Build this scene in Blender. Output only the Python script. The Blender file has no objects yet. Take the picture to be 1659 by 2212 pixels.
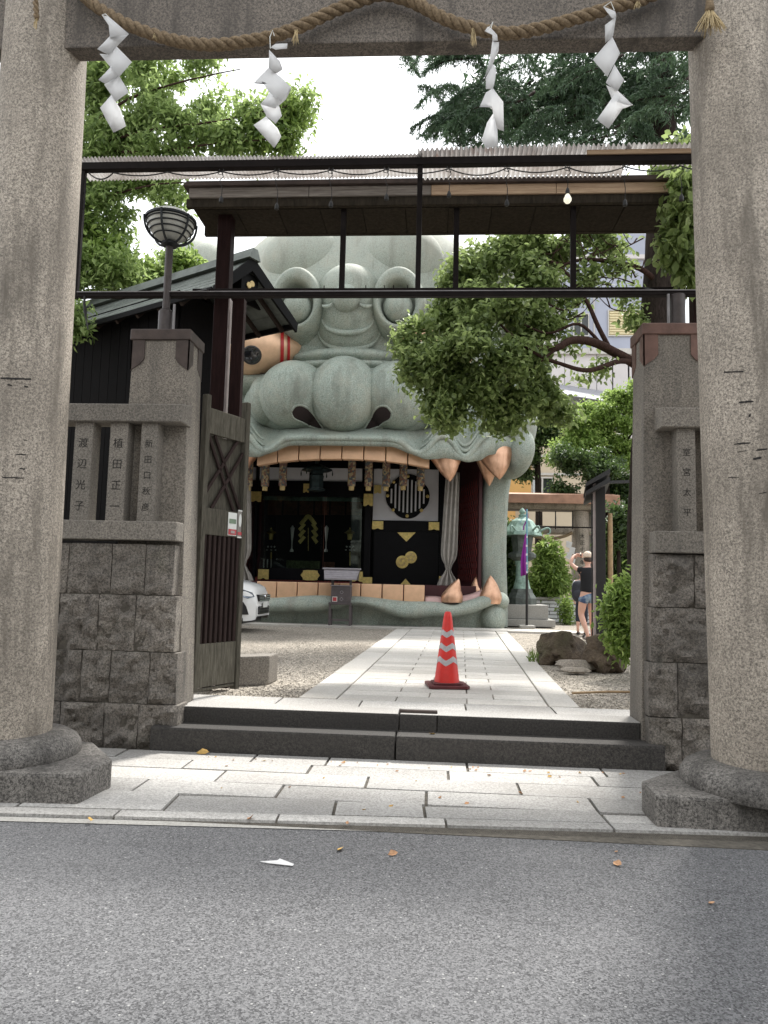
import bpy, bmesh, math, random
import numpy as np
from mathutils import Vector, Matrix, noise as mnoise

SC = bpy.context.scene
COL = SC.collection
R_ = math.radians
random.seed(7)
RNG = np.random.default_rng(7)

# ------------------------------------------------------------------ camera
F_PX, CX, CY, CAM_H = 1597.0, 829.5, 1106.0, 1.36      # photo measured at 1659 x 2212
PSI, PIT, ROL = R_(4.0), R_(5.5), R_(1.4)
FW = Vector((-math.sin(PSI) * math.cos(PIT), math.cos(PSI) * math.cos(PIT), math.sin(PIT)))
_r0 = FW.cross(Vector((0, 0, 1))).normalized()
_u0 = _r0.cross(FW)
RT = _r0 * math.cos(ROL) + _u0 * math.sin(ROL)
UP = -_r0 * math.sin(ROL) + _u0 * math.cos(ROL)
EYE = Vector((0, 0, CAM_H))
cam_data = bpy.data.cameras.new('camera')
cam = bpy.data.objects.new('camera', cam_data)
COL.objects.link(cam)
cam.matrix_world = Matrix(((RT.x, UP.x, -FW.x, EYE.x), (RT.y, UP.y, -FW.y, EYE.y),
                           (RT.z, UP.z, -FW.z, EYE.z), (0, 0, 0, 1)))
cam_data.sensor_fit = 'VERTICAL'
cam_data.sensor_height = 36.0
cam_data.lens = 36.0 * F_PX / 2212.0
cam_data.clip_end = 2000
SC.camera = cam

# ------------------------------------------------------------------ sky, sun, exposure
SUN_EL, SUN_AZ = R_(60), R_(24)        # azimuth: from +Y towards +X (the sun stands behind the shrine, to the right)
world = bpy.data.worlds.new('World')
SC.world = world
world.use_nodes = True
wn, wl = world.node_tree.nodes, world.node_tree.links
bg = wn['Background']
sky = wn.new('ShaderNodeTexSky')
sky.sky_type = 'NISHITA'
sky.sun_disc = False
sky.sun_elevation = SUN_EL
sky.sun_rotation = SUN_AZ
sky.air_density = 1.0
sky.dust_density = 4.0
sky.ozone_density = 1.0
# thin bright overcast: a white cloud veil over the blue
tc = wn.new('ShaderNodeTexCoord')
nz = wn.new('ShaderNodeTexNoise')
nz.inputs['Scale'].default_value = 2.2
nz.inputs['Detail'].default_value = 6
wl.new(tc.outputs['Generated'], nz.inputs['Vector'])
ramp = wn.new('ShaderNodeMapRange')
ramp.inputs[1].default_value = 0.35
ramp.inputs[2].default_value = 0.65
ramp.inputs[3].default_value = 0.75
ramp.inputs[4].default_value = 0.96
wl.new(nz.outputs['Fac'], ramp.inputs[0])
mixw = wn.new('ShaderNodeMix')
mixw.data_type = 'RGBA'
mixw.inputs['B'].default_value = (9.3, 9.5, 9.7, 1)
wl.new(ramp.outputs[0], mixw.inputs['Factor'])
wl.new(sky.outputs['Color'], mixw.inputs['A'])
wl.new(mixw.outputs['Result'], bg.inputs['Color'])
bg.inputs['Strength'].default_value = 0.11

sun_d = bpy.data.lights.new('sun', 'SUN')
sun_d.energy = 3.4
sun_d.angle = R_(7)
sun_d.color = (1.0, 0.97, 0.92)
sun = bpy.data.objects.new('sun', sun_d)
COL.objects.link(sun)
_sd = Vector((math.sin(SUN_AZ) * math.cos(SUN_EL), math.cos(SUN_AZ) * math.cos(SUN_EL), math.sin(SUN_EL)))
sun.rotation_euler = (-_sd).to_track_quat('-Z', 'Y').to_euler()
sun.location = _sd * 60

vs = SC.view_settings
vs.view_transform = 'Standard'
vs.look = 'None'
vs.exposure = 1.0
vs.gamma = 1.0
vs.use_curve_mapping = False
SC.render.engine = 'CYCLES'
SC.cycles.use_denoising = True
SC.cycles.max_bounces = 6
SC.cycles.diffuse_bounces = 4
SC.cycles.glossy_bounces = 3
SC.cycles.transmission_bounces = 4
SC.cycles.transparent_max_bounces = 8
SC.cycles.caustics_reflective = False
SC.cycles.caustics_refractive = False

# ------------------------------------------------------------------ pixel -> place
def ray(x, y):
    return FW + RT * ((x - CX) / F_PX) + UP * ((CY - y) / F_PX)
def gz(x, y, z):                       # where the pixel's ray meets the level z
    d = ray(x, y)
    return EYE + d * ((z - CAM_H) / d.z)
def gy(x, y, Y):                       # where it meets the upright plane at depth Y
    d = ray(x, y)
    return EYE + d * (Y / d.y)
def proj(p):
    v = Vector(p) - EYE
    return CX + F_PX * v.dot(RT) / v.dot(FW), CY - F_PX * v.dot(UP) / v.dot(FW)

ZW = 0.02        # sidewalk level
Z1 = 0.20        # first step
ZC = 0.325       # courtyard level

# ------------------------------------------------------------------ mesh helpers
class MB:
    """collects shapes in world coordinates; build() links them as ONE mesh object"""
    def __init__(self):
        self.v, self.f = [], []
    def add(self, vs_, fs_):
        n = len(self.v)
        self.v += [tuple(p) for p in vs_]
        self.f += [tuple(i + n for i in f) for f in fs_]
        return self
    def box(self, c, s, rz=0.0, M=None):
        c = Vector(c)
        hx, hy, hz = s[0] / 2, s[1] / 2, s[2] / 2
        pts = [Vector((x, y, z)) for x in (-hx, hx) for y in (-hy, hy) for z in (-hz, hz)]
        if M is None:
            M = Matrix.Rotation(rz, 3, 'Z')
        pts = [c + M @ p for p in pts]
        return self.add(pts, [(0, 1, 3, 2), (4, 6, 7, 5), (0, 4, 5, 1), (2, 3, 7, 6), (0, 2, 6, 4), (1, 5, 7, 3)])
    def box2(self, a, b):
        a, b = Vector(a), Vector(b)
        return self.box((a + b) / 2, [abs(b[i] - a[i]) for i in range(3)])
    def hexa(self, lo, hi):
        """lo, hi: 4 points each, same winding"""
        return self.add(list(lo) + list(hi), [(3, 2, 1, 0), (4, 5, 6, 7), (0, 1, 5, 4), (1, 2, 6, 5), (2, 3, 7, 6), (3, 0, 4, 7)])
    def beam(self, a, b, w, h, up=(0, 0, 1)):
        a, b = Vector(a), Vector(b)
        d = (b - a)
        L = d.length
        d.normalize()
        s = d.cross(Vector(up))
        if s.length < 1e-4:
            s = d.cross(Vector((0, 1, 0)))
        s.normalize()
        u = s.cross(d)
        q = [s * (-w / 2) + u * (-h / 2), s * (w / 2) + u * (-h / 2), s * (w / 2) + u * (h / 2), s * (-w / 2) + u * (h / 2)]
        return self.hexa([a + p for p in q], [b + p for p in q])
    def prism(self, poly, off):
        """poly: 3D points of a flat outline, off: thickness vector"""
        n = len(poly)
        poly = [Vector(p) for p in poly]
        off = Vector(off)
        vs_ = poly + [p + off for p in poly]
        fs_ = [tuple(range(n)), tuple(range(2 * n - 1, n - 1, -1))]
        fs_ += [(i, i + n, (i + 1) % n + n, (i + 1) % n) for i in range(n)]
        return self.add(vs_, fs_)
    def lathe(self, base, prof, seg=24, axis=(0, 0, 1), cap=True):
        """prof: list of (radius, height along axis)"""
        base = Vector(base)
        q = Vector((0, 0, 1)).rotation_difference(Vector(axis).normalized())
        n = len(prof)
        vs_, fs_ = [], []
        for r, h in prof:
            for k in range(seg):
                a = 2 * math.pi * k / seg
                vs_.append(base + q @ Vector((r * math.cos(a), r * math.sin(a), h)))
        for i in range(n - 1):
            for k in range(seg):
                k2 = (k + 1) % seg
                fs_.append((i * seg + k, i * seg + k2, (i + 1) * seg + k2, (i + 1) * seg + k))
        if cap:
            fs_.append(tuple(range(seg - 1, -1, -1)))
            fs_.append(tuple((n - 1) * seg + k for k in range(seg)))
        return self.add(vs_, fs_)
    def tube(self, path, rad, seg=8, cap=True):
        path = [Vector(p) for p in path]
        n = len(path)
        if not hasattr(rad, '__len__'):
            rad = [rad] * n
        vs_, fs_ = [], []
        ref = None
        for i, p in enumerate(path):
            t = (path[min(i + 1, n - 1)] - path[max(i - 1, 0)])
            if t.length < 1e-9:
                t = Vector((0, 0, 1))
            t.normalize()
            if ref is None:
                ref = t.orthogonal().normalized()
            ref = (ref - t * ref.dot(t))
            ref = ref.normalized() if ref.length > 1e-6 else t.orthogonal().normalized()
            b = t.cross(ref)
            for k in range(seg):
                a = 2 * math.pi * k / seg
                vs_.append(p + (ref * math.cos(a) + b * math.sin(a)) * rad[i])
        for i in range(n - 1):
            for k in range(seg):
                k2 = (k + 1) % seg
                fs_.append((i * seg + k, i * seg + k2, (i + 1) * seg + k2, (i + 1) * seg + k))
        if cap:
            fs_.append(tuple(range(seg - 1, -1, -1)))
            fs_.append(tuple((n - 1) * seg + k for k in range(seg)))
        return self.add(vs_, fs_)
    def ellipsoid(self, c, r, M=None, seg=24, rings=14, fn=None):
        c = Vector(c)
        vs_, fs_ = [], []
        for i in range(rings + 1):
            th = math.pi * i / rings
            for k in range(seg):
                a = 2 * math.pi * k / seg
                p = Vector((math.sin(th) * math.cos(a), math.sin(th) * math.sin(a), math.cos(th)))
                if fn:
                    p = fn(p)
                p = Vector((p.x * r[0], p.y * r[1], p.z * r[2]))
                if M is not None:
                    p = M @ p
                vs_.append(c + p)
        for i in range(rings):
            for k in range(seg):
                k2 = (k + 1) % seg
                fs_.append((i * seg + k, (i + 1) * seg + k, (i + 1) * seg + k2, i * seg + k2))
        return self.add(vs_, fs_)
    def grid(self, pts):
        """pts: rows of points"""
        nu, nv = len(pts), len(pts[0])
        fs_ = [(i * nv + j, i * nv + j + 1, (i + 1) * nv + j + 1, (i + 1) * nv + j) for i in range(nu - 1) for j in range(nv - 1)]
        return self.add([p for row in pts for p in row], fs_)
    def build(self, name, mat, parent=None, smooth=False, bevel=0.0, solid=0.0, weld=False, sub=0, kind=None, seg=1):
        me = bpy.data.meshes.new(name)
        me.from_pydata([tuple(p) for p in self.v], [], self.f)
        if bevel or weld or smooth:
            bm = bmesh.new()
            bm.from_mesh(me)
            if weld or smooth:
                bmesh.ops.remove_doubles(bm, verts=bm.verts, dist=1e-5)
            if bevel:
                es = [e for e in bm.edges if len(e.link_faces) == 2 and e.calc_face_angle(0) > 0.6]
                if es:
                    bmesh.ops.bevel(bm, geom=es, offset=bevel, segments=seg, affect='EDGES', profile=0.6, clamp_overlap=True)
            bmesh.ops.recalc_face_normals(bm, faces=bm.faces)
            bm.to_mesh(me)
            bm.free()
        if smooth:
            me.polygons.foreach_set('use_smooth', [True] * len(me.polygons))
            if smooth == 'auto':
                me.set_sharp_from_angle(angle=R_(40))
        me.materials.append(mat)
        o = bpy.data.objects.new(name, me)
        COL.objects.link(o)
        if solid:
            m = o.modifiers.new('thickness', 'SOLIDIFY')
            m.thickness = solid
            m.offset = 0
        if sub:
            m = o.modifiers.new('smooth', 'SUBSURF')
            m.levels = m.render_levels = sub
        attach(o, parent)
        if kind:
            o['kind'] = kind
        return o

def attach(o, parent):
    if parent is not None:
        o.parent = parent
        if parent.type == 'EMPTY' and parent.parent is None:
            o.matrix_parent_inverse = Matrix.Translation(parent.location).inverted()
    return o
def thing(name, label, cat, loc=(0, 0, 0), group=None):
    o = bpy.data.objects.new(name, None)
    o.empty_display_size = 0.1
    COL.objects.link(o)
    o.location = loc
    tag(o, label, cat, group)
    return o
def tag(o, label, cat, group=None):
    o['label'] = label
    o['category'] = cat
    if group:
        o['group'] = group
    return o
def struct(o):
    o['kind'] = 'structure'
    return o
def copy_tree(o, loc=None, parent=None, label=None):
    c = o.copy()
    COL.objects.link(c)
    if parent is not None:
        c.parent = parent
        c.matrix_parent_inverse = o.matrix_parent_inverse.copy()
    if loc is not None:
        c.location = loc
    if label:
        c['label'] = label
    for ch in list(o.children):
        copy_tree(ch, None, c)
    return c
def smoothstep(a, b, x):
    t = max(0.0, min(1.0, (x - a) / (b - a)))
    return t * t * (3 - 2 * t)
def lerp(a, b, t):
    return a + (b - a) * t
def catmull(pts, n=8):
    pts = [Vector(p) for p in pts]
    out = []
    for i in range(len(pts) - 1):
        p0, p1, p2, p3 = pts[max(i - 1, 0)], pts[i], pts[i + 1], pts[min(i + 2, len(pts) - 1)]
        for k in range(n):
            t = k / n
            out.append(0.5 * ((2 * p1) + (p2 - p0) * t + (2 * p0 - 5 * p1 + 4 * p2 - p3) * t * t + (3 * p1 - p0 - 3 * p2 + p3) * t ** 3))
    out.append(pts[-1])
    return out
def fbm(p, s, o=4):
    return mnoise.fractal(Vector(p) * s, 1.0, 2.0, o)

# ------------------------------------------------------------------ materials
MATS = {}
class NT:
    def __init__(self, name):
        self.m = bpy.data.materials.new(name)
        self.m.use_nodes = True
        self.n, self.l = self.m.node_tree.nodes, self.m.node_tree.links
        self.b = self.n['Principled BSDF']
        g = self.n.new('ShaderNodeNewGeometry')
        self.pos = g.outputs['Position']
        self.geo = g
    def link(self, a, b):
        self.l.new(a, b)
    def mapping(self, scale=(1, 1, 1), rot=(0, 0, 0), src=None):
        m = self.n.new('ShaderNodeMapping')
        m.inputs['Scale'].default_value = scale
        m.inputs['Rotation'].default_value = rot
        self.link(src or self.pos, m.inputs['Vector'])
        return m.outputs['Vector']
    def noise(self, scale, detail=4, rough=0.55, vec=None, dist=0.0):
        t = self.n.new('ShaderNodeTexNoise')
        t.inputs['Scale'].default_value = scale
        t.inputs['Detail'].default_value = detail
        t.inputs['Roughness'].default_value = rough
        t.inputs['Distortion'].default_value = dist
        self.link(vec or self.pos, t.inputs['Vector'])
        return t.outputs['Fac']
    def voro(self, scale, feat='F1', vec=None, out='Distance'):
        t = self.n.new('ShaderNodeTexVoronoi')
        t.feature = feat
        t.inputs['Scale'].default_value = scale
        self.link(vec or self.pos, t.inputs['Vector'])
        return t.outputs[out]
    def range(self, fac, a, b, c=0.0, d=1.0, smooth=False):
        t = self.n.new('ShaderNodeMapRange')
        if smooth:
            t.interpolation_type = 'SMOOTHSTEP'
        for i, x in enumerate((a, b, c, d)):
            t.inputs[i + 1].default_value = x
        self.link(fac, t.inputs[0])
        return t.outputs[0]
    def mix(self, fac, a, b, mode='MIX'):
        t = self.n.new('ShaderNodeMix')
        t.data_type = 'RGBA'
        t.blend_type = mode
        for s, x in (('Factor', fac), ('A', a), ('B', b)):
            if isinstance(x, (int, float)):
                t.inputs[s].default_value = x
            elif isinstance(x, tuple):
                t.inputs[s].default_value = (*x[:3], 1)
            else:
                self.link(x, t.inputs[s])
        return t.outputs['Result']
    def math(self, op, a, b=0.0):
        t = self.n.new('ShaderNodeMath')
        t.operation = op
        for i, x in enumerate((a, b)):
            if isinstance(x, (int, float)):
                t.inputs[i].default_value = x
            else:
                self.link(x, t.inputs[i])
        return t.outputs[0]
    def rand(self):
        return self.n.new('ShaderNodeObjectInfo').outputs['Random']
    def z(self):
        s = self.n.new('ShaderNodeSeparateXYZ')
        self.link(self.pos, s.inputs[0])
        return s.outputs['Z']
    def attr(self, name, out='Fac'):
        a = self.n.new('ShaderNodeAttribute')
        a.attribute_name = name
        return a.outputs[out]
    def bump(self, h, strength=0.3, dist=0.01):
        t = self.n.new('ShaderNodeBump')
        t.inputs['Strength'].default_value = strength
        t.inputs['Distance'].default_value = dist
        self.link(h, t.inputs['Height'])
        self.link(t.outputs['Normal'], self.b.inputs['Normal'])
    def done(self, col, rough=0.8, metal=0.0, spec=None, coat=None):
        if isinstance(col, tuple):
            self.b.inputs['Base Color'].default_value = (*col[:3], 1)
        else:
            self.link(col, self.b.inputs['Base Color'])
        if isinstance(rough, (int, float)):
            self.b.inputs['Roughness'].default_value = rough
        else:
            self.link(rough, self.b.inputs['Roughness'])
        self.b.inputs['Metallic'].default_value = metal
        if spec is not None:
            self.b.inputs['Specular IOR Level'].default_value = spec
        if coat:
            self.b.inputs['Coat Weight'].default_value = coat
            self.b.inputs['Coat Roughness'].default_value = 0.05
        return self.m

def granite(name, light, dark, grain=95, stain=0.5, stain_col=(0.05, 0.045, 0.04), bump=0.35, piece=0.12, chips=None, moss=0.0, streak=0.5):
    t = NT(name)
    sp = t.noise(grain, 3, 0.75)
    sp2 = t.noise(grain * 2.6, 2, 0.7)
    sm = t.math('ADD', t.math('MULTIPLY', sp, 0.6), t.math('MULTIPLY', sp2, 0.4))
    col = t.mix(t.range(sm, 0.40, 0.60), dark, light)
    big = t.noise(1.1, 5, 0.6)
    st = t.noise(2.2, 6, 0.65, vec=t.mapping((2.4, 2.4, 0.35)))
    both = t.math('MULTIPLY', t.range(big, 0.42, 0.68), stain * 0.7)
    stv = t.math('MULTIPLY', t.range(st, 0.50, 0.72), stain * streak * 1.4)
    col = t.mix(both, col, stain_col)
    col = t.mix(stv, col, stain_col)
    if piece:
        k = t.range(t.rand(), 0, 1, 1 - piece, 1 + piece)
        mul = t.n.new('ShaderNodeMix')
        mul.data_type = 'RGBA'
        mul.blend_type = 'MULTIPLY'
        mul.inputs['Factor'].default_value = 1
        t.link(col, mul.inputs['A'])
        cb = t.n.new('ShaderNodeCombineColor')
        for i in range(3):
            t.link(k, cb.inputs[i])
        t.link(cb.outputs[0], mul.inputs['B'])
        col = mul.outputs['Result']
    if moss:
        mo = t.math('MULTIPLY', t.range(t.noise(3.0, 6, 0.7), 0.55, 0.7), moss)
        col = t.mix(mo, col, (0.04, 0.05, 0.02))
    h = sm
    if chips:
        z0, z1 = chips
        cn = t.noise(1.0, 3, 0.6, vec=t.mapping((4.0, 4.0, 42)))
        zz = t.z()
        band = t.math('MULTIPLY', t.range(zz, z0, z0 + 0.35), t.range(zz, z1, z1 - 0.35))
        cm = t.math('MULTIPLY', t.range(cn, 0.668, 0.685), band)
        col = t.mix(cm, col, (0.03, 0.025, 0.025))
        h = t.math('SUBTRACT', h, t.math('MULTIPLY', cm, 1.5))
    t.bump(h, bump, 0.006)
    return t.done(col, t.range(sm, 0.3, 0.7, 0.72, 0.92))

def plain(name, col, rough=0.6, metal=0.0, var=0.15, scale=8, bump=0.0, bscale=60, spec=None, coat=None, emit=None, stretch=None, piece=0.0):
    t = NT(name)
    vec = t.mapping(stretch) if stretch else None
    n = t.noise(scale, 5, 0.6, vec=vec)
    lo = tuple(c * (1 - var) for c in col)
    hi = tuple(min(1, c * (1 + var)) for c in col)
    c = t.mix(t.range(n, 0.3, 0.7), lo, hi)
    if piece:
        c = t.mix(t.math('MULTIPLY', t.rand(), piece), c, tuple(x * 0.55 for x in col))
    if bump:
        t.bump(t.noise(bscale, 3, 0.6, vec=vec), bump, 0.004)
    if emit:
        t.b.inputs['Emission Color'].default_value = (*emit[0], 1)
        t.b.inputs['Emission Strength'].default_value = emit[1]
    return t.done(c, rough, metal, spec, coat)

M = MATS
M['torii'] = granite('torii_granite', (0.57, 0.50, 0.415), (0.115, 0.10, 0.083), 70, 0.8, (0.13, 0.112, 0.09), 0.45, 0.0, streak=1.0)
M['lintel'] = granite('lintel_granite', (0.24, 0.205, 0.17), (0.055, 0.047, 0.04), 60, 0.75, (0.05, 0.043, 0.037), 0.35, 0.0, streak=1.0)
M['plinth'] = granite('plinth_granite', (0.29, 0.27, 0.245), (0.036, 0.033, 0.030), 60, 0.9, (0.024, 0.022, 0.02), 0.7, 0.0, streak=0.6)
M['wall_stone'] = granite('wall_granite', (0.31, 0.275, 0.235), (0.050, 0.044, 0.037), 60, 0.8, (0.05, 0.046, 0.042), 0.9, 0.12, moss=0.25, streak=0.7)
M['gate_stone'] = granite('gate_pillar_granite', (0.33, 0.293, 0.245), (0.080, 0.071, 0.060), 70, 0.6, (0.07, 0.065, 0.058), 0.35, 0.05, streak=0.7)
M['rail_stone'] = granite('fence_granite', (0.30, 0.27, 0.23), (0.088, 0.079, 0.068), 70, 0.5, (0.08, 0.075, 0.065), 0.3, 0.1, streak=0.4)
M['step_stone'] = granite('step_granite', (0.072, 0.065, 0.058), (0.011, 0.010, 0.009), 60, 0.75, (0.03, 0.028, 0.026), 0.7, 0.1, streak=0.3)
M['slab'] = granite('paving_granite', (0.52, 0.505, 0.48), (0.24, 0.23, 0.215), 70, 0.6, (0.20, 0.185, 0.165), 0.35, 0.2, streak=0.0)
M['path'] = granite('path_granite', (0.60, 0.575, 0.535), (0.40, 0.38, 0.345), 60, 0.5, (0.32, 0.285, 0.24), 0.25, 0.16, streak=0.0)
M['path_joint'] = plain('path_joint', (0.30, 0.27, 0.23), 0.95, var=0.3, scale=30)
M['joint'] = plain('joint_dirt', (0.09, 0.08, 0.065), 0.95, var=0.4, scale=30)
M['concrete'] = granite('concrete', (0.42, 0.41, 0.38), (0.27, 0.26, 0.24), 60, 0.4, (0.18, 0.17, 0.15), 0.2, 0.1)

def asphalt():
    t = NT('asphalt')
    a = t.voro(150, out='Color')
    s = t.n.new('ShaderNodeSeparateColor')
    t.link(a, s.inputs[0])
    f = t.noise(330, 2, 0.85)
    k = t.math('ADD', t.math('MULTIPLY', s.outputs[0], 0.55), t.math('MULTIPLY', f, 0.6))
    col = t.mix(t.range(k, 0.25, 0.92), (0.017, 0.017, 0.019), (0.225, 0.225, 0.23))
    spk = t.voro(75, out='Color')
    s2 = t.n.new('ShaderNodeSeparateColor')
    t.link(spk, s2.inputs[0])
    near = t.math('MULTIPLY', t.range(s2.outputs[1], 0.965, 0.98), t.range(t.voro(75), 0.38, 0.28))
    col = t.mix(near, col, (0.36, 0.36, 0.35))
    wear = t.noise(0.7, 5, 0.6)
    col = t.mix(t.math('MULTIPLY', t.range(wear, 0.35, 0.7), 0.22), col, (0.19, 0.19, 0.195))
    patch = t.noise(2.4, 5, 0.7, vec=t.mapping((0.35, 2.2, 1)))
    col = t.mix(t.math('MULTIPLY', t.range(patch, 0.56, 0.7), 0.3), col, (0.07, 0.07, 0.072))
    t.bump(t.math('ADD', t.math('MULTIPLY', t.voro(190), 0.8), f), 0.8, 0.006)
    return t.done(col, 0.85)
M['asphalt'] = asphalt()

def gravel():
    t = NT('gravel')
    v = t.voro(42, out='Color')
    s = t.n.new('ShaderNodeSeparateColor')
    t.link(v, s.inputs[0])
    col = t.mix(t.range(s.outputs[0], 0, 1), (0.16, 0.14, 0.115), (0.66, 0.59, 0.49))
    edge = t.range(t.voro(42), 0.25, 0.6)
    col = t.mix(t.math('MULTIPLY', edge, 0.55), col, (0.06, 0.052, 0.042))
    damp = t.range(t.noise(0.55, 4, 0.55), 0.52, 0.7)
    col = t.mix(t.math('MULTIPLY', damp, 0.45), col, (0.12, 0.10, 0.08))
    t.bump(t.math('MULTIPLY', t.voro(42), -1.0), 0.8, 0.012)
    return t.done(col, 0.9)
M['gravel'] = gravel()
M['soil'] = plain('soil', (0.08, 0.065, 0.048), 0.95, var=0.5, scale=14, bump=0.6, bscale=50)

def lion_skin():
    t = NT('lion_stucco')
    g = t.noise(38, 3, 0.8)
    g2 = t.noise(9, 4, 0.65)
    col = t.mix(t.range(g, 0.34, 0.66), (0.175, 0.21, 0.18), (0.415, 0.47, 0.41))
    col = t.mix(t.math('MULTIPLY', t.range(g2, 0.45, 0.7), 0.35), col, (0.36, 0.345, 0.29))
    st = t.noise(1.0, 5, 0.6, vec=t.mapping((2.2, 2.2, 0.28)))
    col = t.mix(t.math('MULTIPLY', t.range(st, 0.52, 0.72), 0.65), col, (0.12, 0.125, 0.10))
    st2 = t.noise(1.0, 6, 0.7, vec=t.mapping((9, 9, 0.5)))
    col = t.mix(t.math('MULTIPLY', t.range(st2, 0.58, 0.72), 0.55), col, (0.09, 0.095, 0.075))
    col = t.mix(t.math('MULTIPLY', t.range(t.noise(1.7, 5, 0.6), 0.5, 0.68), 0.3), col, (0.46, 0.43, 0.34))
    # the forehead is bleached to a warmer tone
    zz = t.z()
    col = t.mix(t.math('MULTIPLY', t.range(zz, 7.6, 10.2), 0.35), col, (0.50, 0.48, 0.41))
    t.bump(g, 0.45, 0.02)
    return t.done(col, 0.75)
M['lion'] = lion_skin()
def bronze_gold():
    t = NT('fang_copper')
    n = t.noise(5, 4, 0.6)
    col = t.mix(t.range(n, 0.3, 0.7), (0.52, 0.29, 0.18), (0.74, 0.47, 0.32))
    col = t.mix(t.math('MULTIPLY', t.range(t.noise(1.0, 5, 0.7, vec=t.mapping((14, 14, 1.2))), 0.5, 0.7), 0.5), col, (0.30, 0.15, 0.09))
    t.bump(t.noise(60, 2, 0.5), 0.06, 0.004)
    return t.done(col, t.range(n, 0.3, 0.7, 0.34, 0.5), 0.75)
M['fang'] = bronze_gold()
M['eye_gold'] = plain('eye_copper', (0.70, 0.46, 0.30), 0.42, 0.45, 0.15, 3)
M['tooth'] = plain('tooth_copper', (0.66, 0.41, 0.25), 0.5, 0.15, 0.10, 5, piece=0.1)
M['eye_red'] = plain('eye_red', (0.42, 0.018, 0.02), 0.35, 0, 0.15, 4)
M['nostril'] = plain('nostril_red', (0.014, 0.005, 0.005), 0.7, 0, 0.3, 4)
M['crease'] = plain('crease_dark', (0.10, 0.11, 0.095), 0.9)
M['gum'] = plain('gum_pink', (0.52, 0.34, 0.32), 0.6, 0, 0.12, 5)
M['lens'] = plain('eye_lens', (0.012, 0.012, 0.014), 0.08, 0, 0.1, coat=0.6)
M['lens_rim'] = plain('eye_rim', (0.02, 0.02, 0.02), 0.4)
M['black_lacquer'] = plain('black_lacquer', (0.003, 0.003, 0.004), 0.4, 0, 0.3, 4, spec=0.12)
M['maroon'] = plain('maroon_paint', (0.045, 0.007, 0.009), 0.6, 0, 0.25, 4)
M['red_paint'] = plain('red_paint', (0.20, 0.03, 0.025), 0.55, 0, 0.2, 4)
M['gold'] = plain('gold_fitting', (0.60, 0.47, 0.17), 0.45, 0.7, 0.25, 14, bump=0.25, bscale=50)
M['plaster'] = plain('white_plaster', (0.62, 0.62, 0.64), 0.8, 0, 0.05, 3)
M['curtain'] = plain('curtain_cloth', (0.28, 0.26, 0.235), 0.85, 0, 0.2, 6, bump=0.2, bscale=120)
def brocade():
    t = NT('brocade')
    v = t.voro(20, out='Color')
    s = t.n.new('ShaderNodeSeparateColor')
    t.link(v, s.inputs[0])
    col = t.mix(t.range(s.outputs[0], 0.45, 0.55), (0.10, 0.115, 0.12), (0.42, 0.34, 0.20))
    col = t.mix(t.math('MULTIPLY', t.range(s.outputs[1], 0.6, 0.65), 0.7), col, (0.20, 0.07, 0.05))
    return t.done(col, 0.7)
M['brocade'] = brocade()
M['brocade_end'] = plain('brocade_gold', (0.50, 0.38, 0.17), 0.6, 0.2, 0.3, 40)
M['glass'] = plain('shop_glass', (0.008, 0.012, 0.012), 0.06, 0, 0.2, spec=0.6)
M['dark_bronze'] = plain('dark_bronze', (0.035, 0.055, 0.058), 0.45, 0.5, 0.4, 12)
M['altar_cloth'] = plain('altar_cloth', (0.13, 0.05, 0.03), 0.8, 0, 0.6, 14)
M['altar_green'] = plain('altar_green_cloth', (0.09, 0.11, 0.05), 0.8, 0, 0.6, 22)
M['white_fit'] = plain('white_ceramic', (0.7, 0.7, 0.68), 0.4)
M['patina'] = plain('bronze_patina', (0.25, 0.36, 0.31), 0.7, 0.1, 0.4, 10, bump=0.3)
M['bronze_dark'] = plain('bronze_weathered', (0.10, 0.115, 0.105), 0.65, 0.3, 0.4, 8)

def wood(name, a, b, rough=0.75, sc=(3, 3, 24), bump=0.4, piece=0.3):
    t = NT(name)
    n = t.noise(3.0, 6, 0.7, vec=t.mapping(sc), dist=0.4)
    col = t.mix(t.range(n, 0.3, 0.7), a, b)
    col = t.mix(t.math('MULTIPLY', t.rand(), piece), col, tuple(x * 0.5 for x in a))
    t.bump(n, bump, 0.006)
    return t.done(col, rough, spec=0.06)
M['dark_wood'] = wood('dark_wood', (0.018, 0.014, 0.012), (0.05, 0.036, 0.03), 0.7, (24, 24, 2))
M['black_wood'] = wood('black_boards', (0.002, 0.002, 0.002), (0.007, 0.006, 0.006), 0.8, (30, 30, 1.5))
M['gate_wood'] = wood('gate_weathered_wood', (0.045, 0.041, 0.033), (0.16, 0.148, 0.118), 0.8, (20, 20, 2))
M['gate_slat'] = wood('gate_dark_slat', (0.020, 0.013, 0.012), (0.05, 0.035, 0.032), 0.7, (30, 30, 2))
M['fascia_grey'] = wood('fascia_grey_wood', (0.10, 0.085, 0.072), (0.30, 0.265, 0.23), 0.7, (1.2, 20, 26), 0.5)
M['fascia'] = wood('fascia_wood', (0.30, 0.20, 0.13), (0.62, 0.46, 0.31), 0.7, (1.2, 20, 26), 0.5)
M['soffit'] = wood('soffit_wood', (0.016, 0.013, 0.010), (0.048, 0.039, 0.028), 0.8, (10, 10, 2))
M['red_post'] = wood('maroon_post', (0.011, 0.005, 0.0045), (0.026, 0.012, 0.011), 0.6, (12, 12, 1.2), 0.3, 0.1)
M['frame_steel'] = plain('brown_steel', (0.010, 0.007, 0.0065), 0.6, 0.0, 0.3, 10, spec=0.12)
M['frame_edge'] = plain('grey_steel', (0.20, 0.19, 0.19), 0.45, 0.5, 0.2, 10)
M['cap_red'] = plain('cap_red_copper', (0.125, 0.068, 0.052), 0.55, 0.2, 0.4, 7, bump=0.15)
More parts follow.
